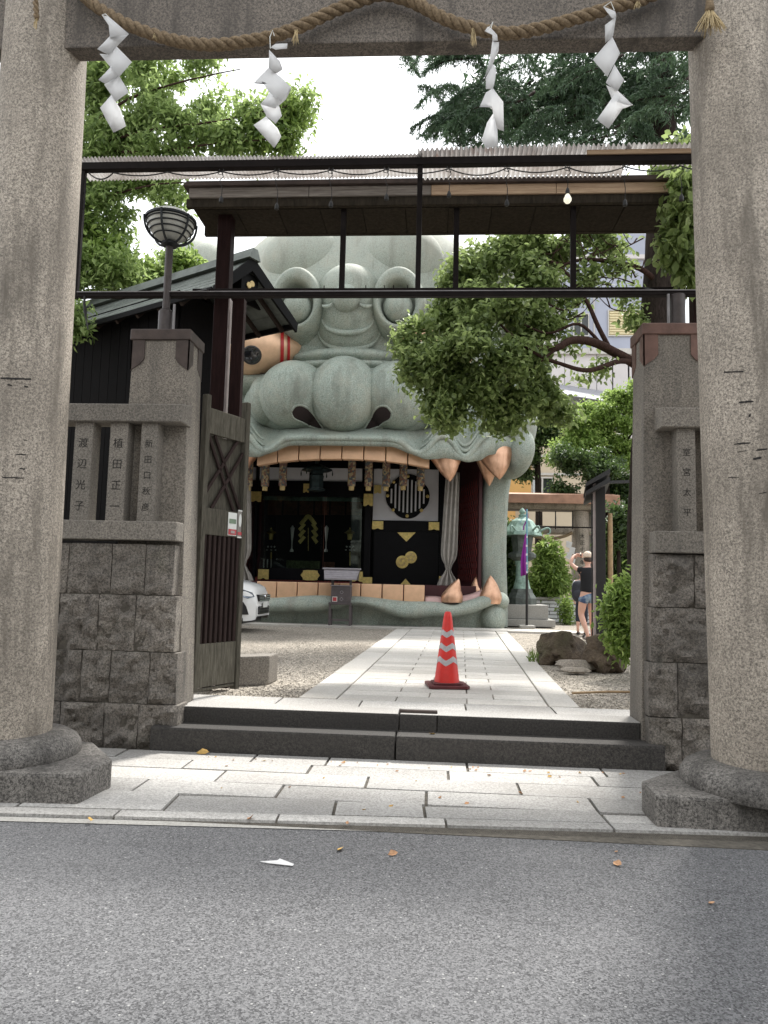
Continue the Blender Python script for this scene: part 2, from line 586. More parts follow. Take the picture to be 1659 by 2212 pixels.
M['cap_copper'] = plain('cap_copper', (0.062, 0.046, 0.040), 0.55, 0.35, 0.4, 7, bump=0.15)
M['pipe'] = plain('pipe_brown', (0.06, 0.05, 0.048), 0.5, 0.4, 0.3, 8)
M['roof_copper'] = plain('roof_plate', (0.105, 0.118, 0.105), 0.5, 0.25, 0.35, 5, bump=0.1)
M['roof_edge'] = plain('roof_edge', (0.005, 0.005, 0.005), 0.7, spec=0.1)
def corrugated():
    t = NT('corrugated_sheet')
    n = t.noise(3, 5, 0.7)
    col = t.mix(t.range(n, 0.35, 0.65), (0.52, 0.49, 0.47), (0.76, 0.75, 0.74))
    col = t.mix(t.range(t.noise(1.1, 5, 0.7), 0.60, 0.68), col, (0.30, 0.17, 0.12))
    t.b.inputs['Transmission Weight'].default_value = 0.0
    m = t.done(col, 0.55)
    tr = t.n.new('ShaderNodeBsdfTranslucent')
    t.link(col, tr.inputs['Color'])
    mx = t.n.new('ShaderNodeMixShader')
    mx.inputs[0].default_value = 0.65
    t.link(t.b.outputs[0], mx.inputs[1])
    t.link(tr.outputs[0], mx.inputs[2])
    t.link(mx.outputs[0], t.n['Material Output'].inputs['Surface'])
    return m
M['corrugated'] = corrugated()
def rope():
    t = NT('straw_rope')
    n = t.noise(60, 4, 0.7)
    col = t.mix(t.range(n, 0.3, 0.7), (0.085, 0.056, 0.031), (0.28, 0.205, 0.122))
    t.bump(n, 0.6, 0.006)
    return t.done(col, 0.9)
M['rope'] = rope()
M['straw'] = plain('straw', (0.46, 0.36, 0.20), 0.85, 0, 0.3, 30)
def paper():
    t = NT('paper')
    col = t.mix(t.range(t.noise(9, 3, 0.5), 0.3, 0.7), (0.82, 0.815, 0.81), (0.90, 0.90, 0.90))
    m = t.done(col, 0.8)
    tr = t.n.new('ShaderNodeBsdfTranslucent')
    tr.inputs['Color'].default_value = (0.8, 0.8, 0.8, 1)
    mx = t.n.new('ShaderNodeMixShader')
    mx.inputs[0].default_value = 0.5
    t.link(t.b.outputs[0], mx.inputs[1])
    t.link(tr.outputs[0], mx.inputs[2])
    t.link(mx.outputs[0], t.n['Material Output'].inputs['Surface'])
    return m
M['paper'] = paper()
M['letter'] = plain('carved_letter', (0.018, 0.016, 0.015), 0.9)
M['lamp_glass'] = plain('lamp_glass', (0.50, 0.51, 0.47), 0.3, 0, 0.12, 5)
M['lamp_metal'] = plain('lamp_metal', (0.02, 0.023, 0.026), 0.45, 0.5)
M['wire'] = plain('black_wire', (0.004, 0.004, 0.004), 0.6)
M['bulb'] = plain('bulb_glass', (0.85, 0.83, 0.72), 0.25, 0, 0.03, emit=((1.0, 0.93, 0.72), 0.35))
M['bulb_dark'] = plain('bulb_socket', (0.004, 0.004, 0.004), 0.5)
M['cone_red'] = plain('cone_red', (0.62, 0.025, 0.018), 0.45, 0, 0.12, 8)
M['cone_dark'] = plain('cone_base', (0.085, 0.012, 0.014), 0.55, 0, 0.3, 10)
M['reflect'] = plain('reflective_tape', (0.42, 0.41, 0.42), 0.45, 0.2, 0.15, 60)
M['car_white'] = plain('car_paint', (0.80, 0.80, 0.79), 0.25, 0, 0.01, coat=0.8)
M['car_black'] = plain('car_black', (0.012, 0.012, 0.014), 0.35)
M['car_glass'] = plain('car_glass', (0.02, 0.025, 0.028), 0.05, 0, 0.1)
M['chrome'] = plain('chrome', (0.75, 0.76, 0.78), 0.12, 1.0, 0.05)
M['lamp_clear'] = plain('headlamp', (0.20, 0.24, 0.30), 0.12, 0.3, 0.6, 40, coat=1.0)
M['copper_roof'] = plain('copper_roof', (0.34, 0.19, 0.125), 0.6, 0.2, 0.25, 3)
M['rubber'] = plain('rubber', (0.02, 0.02, 0.02), 0.8)
M['box_grey'] = plain('box_brown', (0.085, 0.07, 0.072), 0.6, 0, 0.15, 10)
M['box_roof'] = plain('box_roof', (0.30, 0.28, 0.30), 0.5, 0.3, 0.15, 10)
M['sign_red'] = plain('sign_red', (0.42, 0.04, 0.05), 0.5)
M['sign_white'] = plain('sign_white', (0.66, 0.67, 0.64), 0.5, 0, 0.05)
M['sign_green'] = plain('sign_green', (0.14, 0.20, 0.13), 0.5)
M['sign_grey'] = plain('sign_grey', (0.22, 0.20, 0.18), 0.5)
M['purple'] = plain('purple_cloth', (0.20, 0.012, 0.22), 0.7, 0, 0.12, 6)
M['pole_blue'] = plain('pole_blue', (0.16, 0.38, 0.46), 0.4)
M['black_metal'] = plain('black_metal', (0.012, 0.011, 0.011), 0.5)
M['light_edge'] = plain('pale_edge', (0.32, 0.27, 0.26), 0.5)
M['bamboo'] = plain('bamboo', (0.30, 0.20, 0.10), 0.6, 0, 0.4, 9)
def rock():
    t = NT('garden_rock')
    n = t.noise(5, 7, 0.7)
    n2 = t.noise(26, 4, 0.7)
    col = t.mix(t.range(n, 0.35, 0.68), (0.035, 0.025, 0.017), (0.17, 0.125, 0.085))
    col = t.mix(t.math('MULTIPLY', t.range(n2, 0.55, 0.72), 0.35), col, (0.24, 0.18, 0.12))
    col = t.mix(t.math('MULTIPLY', t.range(t.noise(2.5, 5, 0.6), 0.52, 0.66), 0.6), col, (0.045, 0.055, 0.02))
    t.bump(t.math('ADD', n, t.math('MULTIPLY', n2, 0.45)), 1.0, 0.06)
    return t.done(col, 0.9)
M['rock'] = rock()
M['pale_rock'] = granite('pale_rock', (0.34, 0.30, 0.25), (0.17, 0.145, 0.12), 40, 0.5, (0.10, 0.085, 0.065), 0.6, 0.0)
M['skin'] = plain('skin', (0.62, 0.36, 0.27), 0.5, 0, 0.06, 10)
M['tee'] = plain('black_tee', (0.008, 0.008, 0.010), 0.9, 0, 0.3, 8)
def denim():
    t = NT('denim')
    col = t.mix(t.range(t.noise(9, 4, 0.6), 0.4, 0.65), (0.05, 0.085, 0.17), (0.27, 0.34, 0.40))
    return t.done(col, 0.9)
M['denim'] = denim()
M['hat'] = plain('cream_hat', (0.62, 0.50, 0.40), 0.85, 0, 0.06, 20)
M['hair'] = plain('dark_hair', (0.035, 0.018, 0.012), 0.6)
M['white_cloth'] = plain('white_cloth', (0.68, 0.69, 0.74), 0.85, 0, 0.05)
M['pack'] = plain('navy_backpack', (0.016, 0.018, 0.026), 0.75, 0, 0.4, 14)
M['trouser'] = plain('dark_trousers', (0.018, 0.022, 0.035), 0.9, 0, 0.3, 9)
M['phone'] = plain('phone_body', (0.03, 0.03, 0.033), 0.3)
M['sandal'] = plain('sandal', (0.02, 0.017, 0.016), 0.7)
M['sandal_white'] = plain('sandal_strap', (0.62, 0.60, 0.58), 0.7)
M['beige_wall'] = plain('beige_wall', (0.52, 0.44, 0.33), 0.85, 0, 0.05, 2)
M['orange_wall'] = plain('orange_wall', (0.55, 0.32, 0.11), 0.85, 0, 0.05, 2)
M['blue_wall'] = plain('bluegrey_wall', (0.34, 0.36, 0.43), 0.8, 0, 0.05, 1)
M['pale_clad'] = plain('pale_cladding', (0.55, 0.52, 0.51), 0.75, 0, 0.05, 1)
M['slate'] = plain('slate_roof', (0.24, 0.24, 0.26), 0.7, 0, 0.15, 2)
M['window_dark'] = plain('window_glass', (0.03, 0.035, 0.035), 0.08, 0, 0.2)
M['window_frame'] = plain('window_frame', (0.45, 0.43, 0.40), 0.5)
M['net_curtain'] = plain('net_curtain', (0.58, 0.62, 0.64), 0.9)
M['shutter'] = plain('louvre', (0.62, 0.54, 0.33), 0.7)
M['white_brick'] = plain('white_brick', (0.66, 0.67, 0.68), 0.7, 0, 0.06, 10, piece=0.15)
M['mortar'] = plain('mortar', (0.22, 0.21, 0.20), 0.9)

def leaf(name, a, b, c, trans=0.35, rough=0.5):
    t = NT(name)
    r = t.attr('tint')
    col = t.mix(t.range(r, 0.0, 0.55), a, b)
    col = t.mix(t.range(r, 0.55, 1.0), col, c)
    m = t.done(col, rough)
    tr = t.n.new('ShaderNodeBsdfTranslucent')
    bright = t.mix(0.5, col, c)
    t.link(bright, tr.inputs['Color'])
    mx = t.n.new('ShaderNodeMixShader')
    mx.inputs[0].default_value = trans
    t.link(t.b.outputs[0], mx.inputs[1])
    t.link(tr.outputs[0], mx.inputs[2])
    t.link(mx.outputs[0], t.n['Material Output'].inputs['Surface'])
    return m
M['leaf_camphor'] = leaf('camphor_leaf', (0.036, 0.068, 0.016), (0.165, 0.235, 0.062), (0.42, 0.51, 0.21), 0.5, 0.45)
M['leaf_left'] = leaf('maple_leaf', (0.050, 0.095, 0.026), (0.19, 0.28, 0.075), (0.44, 0.55, 0.22), 0.62)
M['leaf_cedar'] = leaf('cedar_needle', (0.014, 0.034, 0.016), (0.045, 0.088, 0.040), (0.11, 0.18, 0.09), 0.3)
M['leaf_bright'] = leaf('bright_leaf', (0.065, 0.12, 0.018), (0.20, 0.31, 0.06), (0.42, 0.54, 0.17), 0.5)
M['leaf_dark'] = leaf('dark_leaf', (0.016, 0.034, 0.010), (0.052, 0.095, 0.024), (0.13, 0.20, 0.06), 0.35)
M['bark'] = wood('bark', (0.012, 0.009, 0.008), (0.05, 0.038, 0.032), 0.9, (14, 14, 3), 1.0, 0.0)
M['bark_brown'] = wood('branch_bark', (0.022, 0.013, 0.011), (0.075, 0.045, 0.036), 0.9, (14, 14, 8), 0.6, 0.0)
M['dead_leaf'] = plain('dead_leaf', (0.52, 0.33, 0.10), 0.8, 0, 0.4, 30)
M['dead_leaf2'] = plain('dead_leaf_brown', (0.42, 0.24, 0.13), 0.8, 0, 0.4, 30)
# ================================================================== THE SETTING
g = MB()
g.add([(-300, -200, -0.05), (300, -200, -0.05), (300, 600, -0.05), (-300, 600, -0.05)], [(0, 1, 2, 3)])
struct(g.build('ground', M['soil']))
# the road: its far edge runs very slightly skew to the gate
E0, E1 = gz(0, 1764, 0), gz(1659, 1809, 0)
def road_y(x):
    return E0.y + (E1.y - E0.y) * (x - E0.x) / (E1.x - E0.x)
g = MB()
g.grid([[(x, y if j < 3 else road_y(x), 0.0) for j, y in enumerate((-60, -10, 1, 4))] for x in (-60, -20, -6, 0, 6, 20, 60)])
struct(g.build('road', M['asphalt']))
# concrete gutter lip between asphalt and kerb
g = MB()
for a in range(-12, 12):
    pass
g.add([(-60, road_y(-60) - 0.085, 0.004), (60, road_y(60) - 0.085, 0.004), (60, road_y(60) - 0.012, 0.004), (-60, road_y(-60) - 0.012, 0.004)], [(0, 1, 2, 3)])
struct(g.build('gutter', M['concrete']))

# sidewalk: dirt bed with granite kerb pieces and slabs lying on it
sw = MB()
sw.box2((-60, 4.2, -0.045), (60, 6.2, 0.004))
sidewalk = struct(sw.build('sidewalk', M['joint']))
unit = {}
def unit_slab(bev):
    if bev not in unit:
        m = MB().box((0, 0, 0), (1, 1, 1))
        o = m.build('slab', M['slab'], bevel=bev)
        me = o.data
        bpy.data.objects.remove(o)
        unit[bev] = me
    return unit[bev]
def slab(name, c, size, mat, parent, rz=0.0, bev=0.012):
    me = unit_slab(bev)
    key = (bev, mat.name)
    if key not in unit:
        m2 = me.copy()
        m2.materials.clear()
        m2.materials.append(mat)
        unit[key] = m2
    o = bpy.data.objects.new(name, unit[key])
    COL.objects.link(o)
    o.location = c
    o.scale = size
    o.rotation_euler = (0, 0, rz)
    o.parent = parent
    return o
# kerb pieces along the road
skew = math.atan2(E1.y - E0.y, E1.x - E0.x)
x = -4.6
while x < 4.6:
    L = 0.95 + random.uniform(-0.04, 0.04)
    xm = x + L / 2
    slab('kerb_stone', (xm, road_y(xm) + 0.058, -0.012), (L - 0.012, 0.115, 0.065), M['slab'], sidewalk, skew)
    x += L
# paving rows from kerb to step
rows = [4.46, 4.68, 4.98, 5.28, 5.54, 5.80]
joints_px = [[(20, 1747), (345, 1752), (725, 1740), (915, 1790), (1290, 1745)],
             [(592, 1725), (920, 1745), (1290, 1750)],
             [(440, 1708), (785, 1712), (1130, 1725)],
             [(655, 1682), (970, 1697), (1305, 1712)],
             [(530, 1655), (705, 1648), (1010, 1660), (1310, 1675)]]
for r in range(5):
    y0, y1 = rows[r], rows[r + 1]
    xs = sorted(gz(p[0], p[1], ZW).x for p in joints_px[r])
    while xs[0] > -4.6:
        xs.insert(0, xs[0] - random.uniform(0.85, 1.2))
    while xs[-1] < 4.6:
        xs.append(xs[-1] + random.uniform(0.85, 1.2))
    for a, b in zip(xs[:-1], xs[1:]):
        if b - a < 0.25:
            continue
        xm = (a + b) / 2
        ya = y0 if r else road_y(xm) + 0.125
        slab('paving_slab', (xm, (ya + y1) / 2, -0.014 + random.uniform(-0.003, 0.003)),
             (b - a - 0.02, y1 - ya - 0.011, 0.068), M['slab'], sidewalk, skew if r == 0 else random.uniform(-0.003, 0.003))

# courtyard: raised ground behind the gate
cy = MB()
cy.box2((-40, 6.6, -0.045), (40, 70, ZC - 0.03))
cy.box2((-40, 6.05, -0.045), (40, 6.6, ZC - 0.06))
courtyard = struct(cy.build('courtyard', M['gravel']))
# loose gravel stones in front, too many to count
def scatter_gravel():
    base = [(1, 0, -.3), (-.5, .87, -.3), (-.5, -.87, -.3), (0, 0, .6)]
    vs_, fs_ = [], []
    n = 0
    for k in range(15000):
        d = 6.75 + 6.5 * (random.random() ** 1.9)
        x = random.uniform(-2.4, 3.2)
        # keep clear of the paved path
        lo, hi = path_edges(d)
        if lo - 0.02 < x < hi + 0.02:
            continue
        s = random.uniform(0.006, 0.014)
        a = random.uniform(0, 6.28)
        ca, sa = math.cos(a) * s, math.sin(a) * s
        hgt = random.uniform(0.5, 0.9)
        for bx_, by_, bz_ in base:
            vs_.append((x + bx_ * ca - by_ * sa, d + bx_ * sa + by_ * ca, ZC - 0.028 + (bz_ + .3) * s * hgt))
        fs_ += [(n, n + 1, n + 3), (n + 1, n + 2, n + 3), (n + 2, n, n + 3)]
        n += 4
    m = MB()
    m.add(vs_, fs_)
    o = m.build('loose_gravel', M['gravel'], kind='stuff')
    tag(o, 'loose grey and tan pebbles lying over the courtyard ground', 'gravel')
PL0, PL1 = gz(655, 1499, ZC), gz(856, 1358, ZC)
PR0, PR1 = gz(1250, 1524, ZC), gz(1090, 1358, ZC)
def path_edges(y):
    return (PL0.x + (PL1.x - PL0.x) * (y - PL0.y) / (PL1.y - PL0.y),
            PR0.x + (PR1.x - PR0.x) * (y - PR0.y) / (PR1.y - PR0.y))
scatter_gravel()

# path: border slabs both sides, three columns of slabs between
pb = MB()
l0, r0 = path_edges(6.6)
l1, r1 = path_edges(17.3)
pb.hexa([(l0, 6.6, ZC - 0.06), (r0, 6.6, ZC - 0.06), (r1, 17.3, ZC - 0.06), (l1, 17.3, ZC - 0.06)],
        [(l0, 6.6, ZC - 0.022), (r0, 6.6, ZC - 0.022), (r1, 17.3, ZC - 0.022), (l1, 17.3, ZC - 0.022)])
path = struct(pb.build('path', M['path_joint']))
def quad_slab(name, pts, zt, zb, mat, parent, gap=0.006):
    c = sum((Vector(p) for p in pts), Vector()) / 4
    q = []
    for p in pts:
        d = Vector(p) - c
        q.append(c + Vector((d.x * (1 - gap / max(abs(d.x), .05)), d.y * (1 - gap / max(abs(d.y), .05)), 0)))
    m = MB().hexa([(p.x, p.y, zb) for p in q], [(p.x, p.y, zt + random.uniform(-0.003, 0.003)) for p in q])
    return m.build(name, mat, parent, bevel=0.006)
def border(side):
    y = 6.66
    while y < 17.2:
        L = random.uniform(0.75, 1.0)
        y2 = min(y + L, 17.25)
        a0, b0 = path_edges(y)
        a1, b1 = path_edges(y2)
        w0 = w1 = 0.34
        if side < 0:
            pts = [(a0, y, 0), (a0 + w0, y, 0), (a1 + w1, y2, 0), (a1, y2, 0)]
        else:
            pts = [(b0 - 0.27, y, 0), (b0, y, 0), (b1, y2, 0), (b1 - 0.27, y2, 0)]
        quad_slab('border_slab', pts, ZC + 0.004, ZC - 0.05, M['path'], path)
        y = y2
border(-1)
border(1)
y = 6.66
k = 0
while y < 17.2:
    dy = 0.30 if y < 12 else 0.36
    y2 = min(y + dy, 17.25)
    a0, b0 = path_edges(y)
    a1, b1 = path_edges(y2)
    a0 += 0.344; a1 += 0.344; b0 -= 0.274; b1 -= 0.274
    off = 0.12 if k % 2 else -0.10
    fr = [0.0, 0.35 + off * 0.7, 0.68 + off * 0.6, 1.0]
    for i in range(3):
        pts = [(lerp(a0, b0, fr[i]), y, 0), (lerp(a0, b0, fr[i + 1]), y, 0), (lerp(a1, b1, fr[i + 1]), y2, 0), (lerp(a1, b1, fr[i]), y2, 0)]
        quad_slab('path_slab', pts, ZC, ZC - 0.05, M['path'], path, 0.005)
    y = y2
    k += 1
# cross strip of pale stone in front of the shrine, and the apron behind the steps
cs = MB().box2((-12, 17.3, ZC - 0.05), (9, 18.3, ZC - 0.012))
terrace = struct(cs.build('forecourt', M['path_joint']))
xx = -11.5
while xx < 8.5:
    slab('forecourt_slab', (xx + 0.6, 17.5, ZC - 0.01), (1.19, 0.46, 0.05), M['path'], terrace)
    xx += 1.2
xx = -11.1
while xx < 8.5:
    slab('forecourt_slab', (xx + 0.6, 17.97, ZC - 0.01), (1.19, 0.46, 0.05), M['path'], terrace)
    xx += 1.2

# steps up to the gate
st = thing('entrance_steps', 'two dark granite entrance steps below the gate opening', 'steps', (-0.2, 5.9, 0))
xs = [-2.2, -0.25, 1.74]
for i, (a, b) in enumerate(((-2.2, -0.28), (-0.27, 1.745))):
    m = MB().box2((a, 5.79, 0.0), (b, 6.03, Z1))
    o = m.build('lower_step_block', M['step_stone'], st, bevel=0.018, seg=2)
for (a, b) in ((-2.03, -0.262), (-0.255, 0.04), (0.045, 1.62)):
    MB().box2((a, 6.0, 0.05), (b, 6.28, ZC - 0.002)).build('upper_step_block', M['step_stone'], st, bevel=0.012, seg=2)
# worn brown patch and little drain bar at the upper step joint
MB().box2((-0.262, 6.06, ZC - 0.01), (0.045, 6.085, ZC + 0.03)).build('door_stop_bar', M['cap_copper'], st, bevel=0.006)
# apron slabs on the top landing
ap = MB().box2((-2.6, 6.285, ZC - 0.06), (2.4, 6.66, ZC - 0.025))
apron = struct(ap.build('landing', M['joint']))
for (a, b) in ((-2.55, -1.33), (-1.32, -0.62), (-0.61, 0.28), (0.29, 1.02), (1.03, 2.35)):
    slab('landing_slab', ((a + b) / 2, 6.47, ZC - 0.026), (b - a - 0.006, 0.365, 0.05), M['slab'], apron, 0, 0.006)
# light granite tops of the upper step
for (a, b) in ((-2.03, -0.27), (-0.25, 1.62)):
    MB().box2((a, 6.006, ZC - 0.0015), (b, 6.28, ZC + 0.004)).build('tread_slab', M['slab'], st, bevel=0.002)

# ================================================================== TORII
YP = 4.78
def torii_pillar(cx0, cx1, name, label):
    t = thing(name, label, 'torii pillar', (cx0, YP, ZW))
    return t
tor = thing('stone_torii', 'large weathered granite torii gate spanning the entrance with round pillars', 'torii', (-0.4, YP, 0))
L_base, L_top = gy(100, 1590, YP), gy(182, 60, YP)
R_base, R_top = gy(1542, 1625, YP), gy(1490, 60, YP)
RB, RTOP = 0.315, 0.275
pil = {}
for side, b, tt, s in (('l', L_base, L_top, -1), ('r', R_base, R_top, 1)):
    cb = Vector((b.x + s * RB, YP, 0.30))
    ct = Vector((tt.x + s * RTOP, YP, tt.z))
    d = (ct - cb) / (ct.z - cb.z)
    top = cb + d * (6.6 - cb.z)
    bot = cb + d * (0.2 - cb.z)
    n = 24
    m = MB().tube([bot.lerp(top, i / n) for i in range(n + 1)], [lerp(RB, RTOP - 0.012, i / n) for i in range(n + 1)], 64)
    m.build('pillar', M['torii'], tor, smooth='auto')
    # rounded base ring
    rr = 0.50
    z0 = 0.175
    m = MB().lathe((bot.x, YP, 0), [(rr - 0.005, z0), (rr + 0.004, z0 + 0.03), (rr, z0 + 0.075), (rr - 0.025, z0 + 0.115), (rr - 0.075, z0 + 0.145), (rr - 0.13, z0 + 0.157), (0.28, z0 + 0.165)], 64)
    m.build('base_ring', M['plinth'], tor, smooth='auto')
    pil[side] = (bot, top)
# old impact scars on the pillars, dark gouges following the round surface
def on_pillar(px, py, side):
    b, tp = pil[side]
    d = ray(px, py)
    Yh = YP
    for _ in range(6):
        p = EYE + d * (Yh / d.y)
        t_ = (p.z - b.z) / (tp.z - b.z)
        c = b.lerp(tp, t_)
        r = lerp(RB, RTOP - 0.012, t_)
        k = max(0.0, r * r - (p.x - c.x) ** 2)
        Yh = c.y - math.sqrt(k)
    return EYE + d * ((Yh - 0.0015) / d.y)
for side, x0_, x1_, y0_, th in (('l', 1, 75, 818, 6), ('l', 95, 108, 817, 8), ('l', 16, 26, 832, 5), ('l', 52, 61, 835, 5), ('l', 70, 80, 808, 4), ('l', 35, 71, 982, 4), ('l', 42, 64, 1013, 5), ('l', 5, 55, 1032, 4), ('l', 68, 92, 1036, 6), ('l', 60, 66, 1059, 5), ('l', 50, 64, 951, 3), ('l', 68, 77, 995, 3),
                                ('r', 1529, 1606, 804, 5), ('r', 1528, 1538, 784, 4), ('r', 1596, 1628, 868, 6), ('r', 1617, 1622, 897, 9), ('r', 1531, 1550, 963, 4), ('r', 1585, 1620, 958, 5), ('r', 1634, 1658, 971, 6), ('r', 1627, 1645, 990, 8), ('r', 1532, 1547, 1033, 5), ('r', 1553, 1597, 1032, 3), ('r', 1526, 1544, 1011, 3), ('r', 1550, 1560, 1066, 5), ('r', 1640, 1656, 1065, 3), ('r', 1545, 1552, 981, 3), ('r', 1592, 1612, 975, 2)):
    n = max(4, int((x1_ - x0_) / 4))
    up_, lo_ = [], []
    sd_ = random.uniform(0, 99)
    for i in range(n + 1):
        u_ = i / n
        px = lerp(x0_, x1_, u_)
        yy = y0_ + (2.0 if side == 'l' else -3.0) * (u_ - .5) + 1.0 * fbm((px * .12, sd_, 0), 1)
        hh = th * .5 * (.55 + .6 * abs(fbm((px * .22, sd_, 5), 1))) * (.45 + .55 * math.sin(math.pi * min(.95, max(.05, u_))) ** .4)
        up_.append(on_pillar(px, yy - hh, side))
        lo_.append(on_pillar(px, yy + hh, side))
    MB().grid([up_, lo_]).build('scar', M['letter'], tor)
# plinths
def plinth(poly, zt):
    m = MB().prism([(x, y, 0.0) for x, y in poly], (0, 0, zt))
    m.build('plinth', M['plinth'], tor, bevel=0.02, seg=2)
plinth([(-3.75, 4.27), (-2.07, 4.36), (-2.035, 4.74), (-2.12, 4.86), (-2.38, 5.2), (-2.9, 5.36), (-3.45, 5.2), (-3.75, 4.8)], 0.195)
plinth([(1.285, 4.45), (3.0, 4.40), (3.02, 4.8), (2.7, 5.2), (2.2, 5.35), (1.7, 5.18), (1.44, 4.93), (1.285, 4.76)], 0.195)
# tie beam: front bottom edge read from the photo
nl, nr = gy(165, 103, 4.62), gy(1489, 79, 4.62)
nz0 = (nl.z + nr.z) / 2
slope = (nr.z - nl.z) / (nr.x - nl.x)
def nzx(x, dz=0):
    return nl.z + slope * (x - nl.x) + dz
xa, xb = -3.9, 3.1
MB().hexa([(xa, 4.62, nzx(xa)), (xb, 4.62, nzx(xb)), (xb, 4.76, nzx(xb)), (xa, 4.76, nzx(xa))],
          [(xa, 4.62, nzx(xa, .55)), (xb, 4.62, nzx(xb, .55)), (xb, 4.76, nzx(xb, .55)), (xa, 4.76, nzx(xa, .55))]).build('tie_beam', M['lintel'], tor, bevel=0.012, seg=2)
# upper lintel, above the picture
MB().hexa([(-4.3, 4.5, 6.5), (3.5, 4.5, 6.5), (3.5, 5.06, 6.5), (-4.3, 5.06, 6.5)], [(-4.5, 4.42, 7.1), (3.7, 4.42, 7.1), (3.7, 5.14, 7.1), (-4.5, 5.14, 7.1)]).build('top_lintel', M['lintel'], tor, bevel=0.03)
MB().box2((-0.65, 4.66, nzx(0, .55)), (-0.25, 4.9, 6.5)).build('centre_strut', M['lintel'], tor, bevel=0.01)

# ---- straw rope: three strands twisted along a hanging line
YR = 4.545
rp = [(150, -45), (190, 0), (240, 34), (300, 63), (380, 88), (460, 97), (540, 88), (590, 78), (650, 57), (720, 24), (775, 2), (822, -12), (862, -6), (900, 8), (960, 40), (1020, 60), (1090, 72), (1150, 65), (1230, 44), (1310, 20), (1390, -3), (1450, -30)]
path3 = catmull([gy(x, y, YR) for x, y in rp], 22)
ropeE = thing('straw_rope', 'thick twisted straw rope slung in two swags across the torii beam', 'rope', tuple(path3[0]))
for s in range(3):
    pts, rad = [], []
    acc = 0.0
    for i, p in enumerate(path3):
        if i:
            acc += (path3[i] - path3[i - 1]).length
        tdir = (path3[min(i + 1, len(path3) - 1)] - path3[max(i - 1, 0)]).normalized()
        n1 = Vector((0, 1, 0))
        n2 = tdir.cross(n1).normalized()
        n1 = n2.cross(tdir)
        a = acc * 2 * math.pi / 0.21 + s * 2 * math.pi / 3
        pts.append(p + (n1 * math.cos(a) + n2 * math.sin(a)) * 0.0205)
        rad.append(0.0215 + 0.0015 * fbm((acc * 9, s * 7, 1), 1))
    MB().tube(pts, rad, 10).build('rope_strand', M['rope'], ropeE, smooth=True)
def tuft(name, base, length, spread, n, label, parent=None, tilt=(0, 0)):
    m = MB()
    for k in range(n):
        a = random.uniform(0, 6.28)
        r = random.random() ** 0.6 * spread
        tip = base + Vector((math.cos(a) * r + tilt[0] * length, math.sin(a) * r * 0.5, -length * random.uniform(0.7, 1.0) + tilt[1]))
        mid = base.lerp(tip, 0.5) + Vector((random.uniform(-.008, .008), random.uniform(-.006, .006), random.uniform(-.006, .006)))
        m.tube([base + Vector((random.uniform(-.012, .012), random.uniform(-.01, .01), 0)), mid, tip], [0.0028, 0.0026, 0.0012], 4)
    return m.build(name, M['straw'], parent)
for (px, py, L, sp) in ((640, 66, 0.10, 0.045), (1022, 62, 0.13, 0.03), (1378, -1, 0.07, 0.03), (338, 72, 0.05, 0.03)):
    tuft('loose_straw', gy(px, py, YR - 0.02), L, sp, 16, None, ropeE)
tas = thing('straw_tassel', 'small frayed straw tassel hanging on the pillar beside the beam end', 'tassel', tuple(gy(1533, 15, 4.45)))
tuft('straw_fringe', gy(1533, 16, 4.44), 0.17, 0.105, 120, None, tas)
MB().lathe(gy(1533, 16, 4.44) - Vector((0, 0, 0.03)), [(0.022, 0), (0.03, 0.02), (0.024, 0.05), (0.02, 0.12)], 14).build('knot', M['rope'], tas, smooth=True)
tas2 = thing('rope_tail', 'thin twisted rope end hanging down the weathered left torii pillar', 'rope', tuple(gy(76, 0, 4.44)))
for s in range(2):
    pts = []
    for i in range(40):
        p = gy(74 + i * 0.12, -60 + i * 2.6, 4.43)
        a = i * 0.62 + s * math.pi
        pts.append(p + Vector((math.cos(a), math.sin(a), 0)) * 0.009)
    MB().tube(pts, 0.0105, 8).build('strand', M['rope'], tas2, smooth=True)
tuft('frayed_end', gy(78, 40, 4.43), 0.08, 0.015, 14, None, tas2)

# ---- folded paper streamers
def shide(pieces, label, ox, stem):
    c = pieces[0][0]
    root = thing('paper_streamer', label, 'streamer', tuple(gy(c[0] * .5 + ox, c[1] * .5, 4.5)), 'folded paper streamers hanging from the rope')
    for i, pc in enumerate(pieces):
        cx_ = sum(p[0] for p in pc) / len(pc)
        cy_ = sum(p[1] for p in pc) / len(pc)
        sgn = 1 if i % 2 else -1
        pts = []
        for (zx, zy) in pc:
            yy = 4.47 + 0.006 * i + sgn * (zx - cx_) * 0.00045 + (zy - cy_) * 0.0002 * sgn
            pts.append(gy(zx * .5 + ox, zy * .5, yy))
        m = MB()
        # fan with a slightly curled centre
        cc = sum(pts, Vector()) / len(pts) + Vector((0, -0.006 * sgn, 0))
        ring = []
        for a, b in zip(pts, pts[1:] + pts[:1]):
            ring += [a, a.lerp(b, 0.5) + Vector((0, 0.002 * sgn, 0))]
        m.add([cc] + ring, [(0, j + 1, (j + 1) % len(ring) + 1) for j in range(len(ring))])
        m.build('paper_fold', M['paper'], root, solid=0.0016, smooth=True)
    MB().tube([gy(x * .5 + ox, y * .5, 4.485) for x, y in stem], 0.003, 6).build('tie_string', M['sign_white'], root)
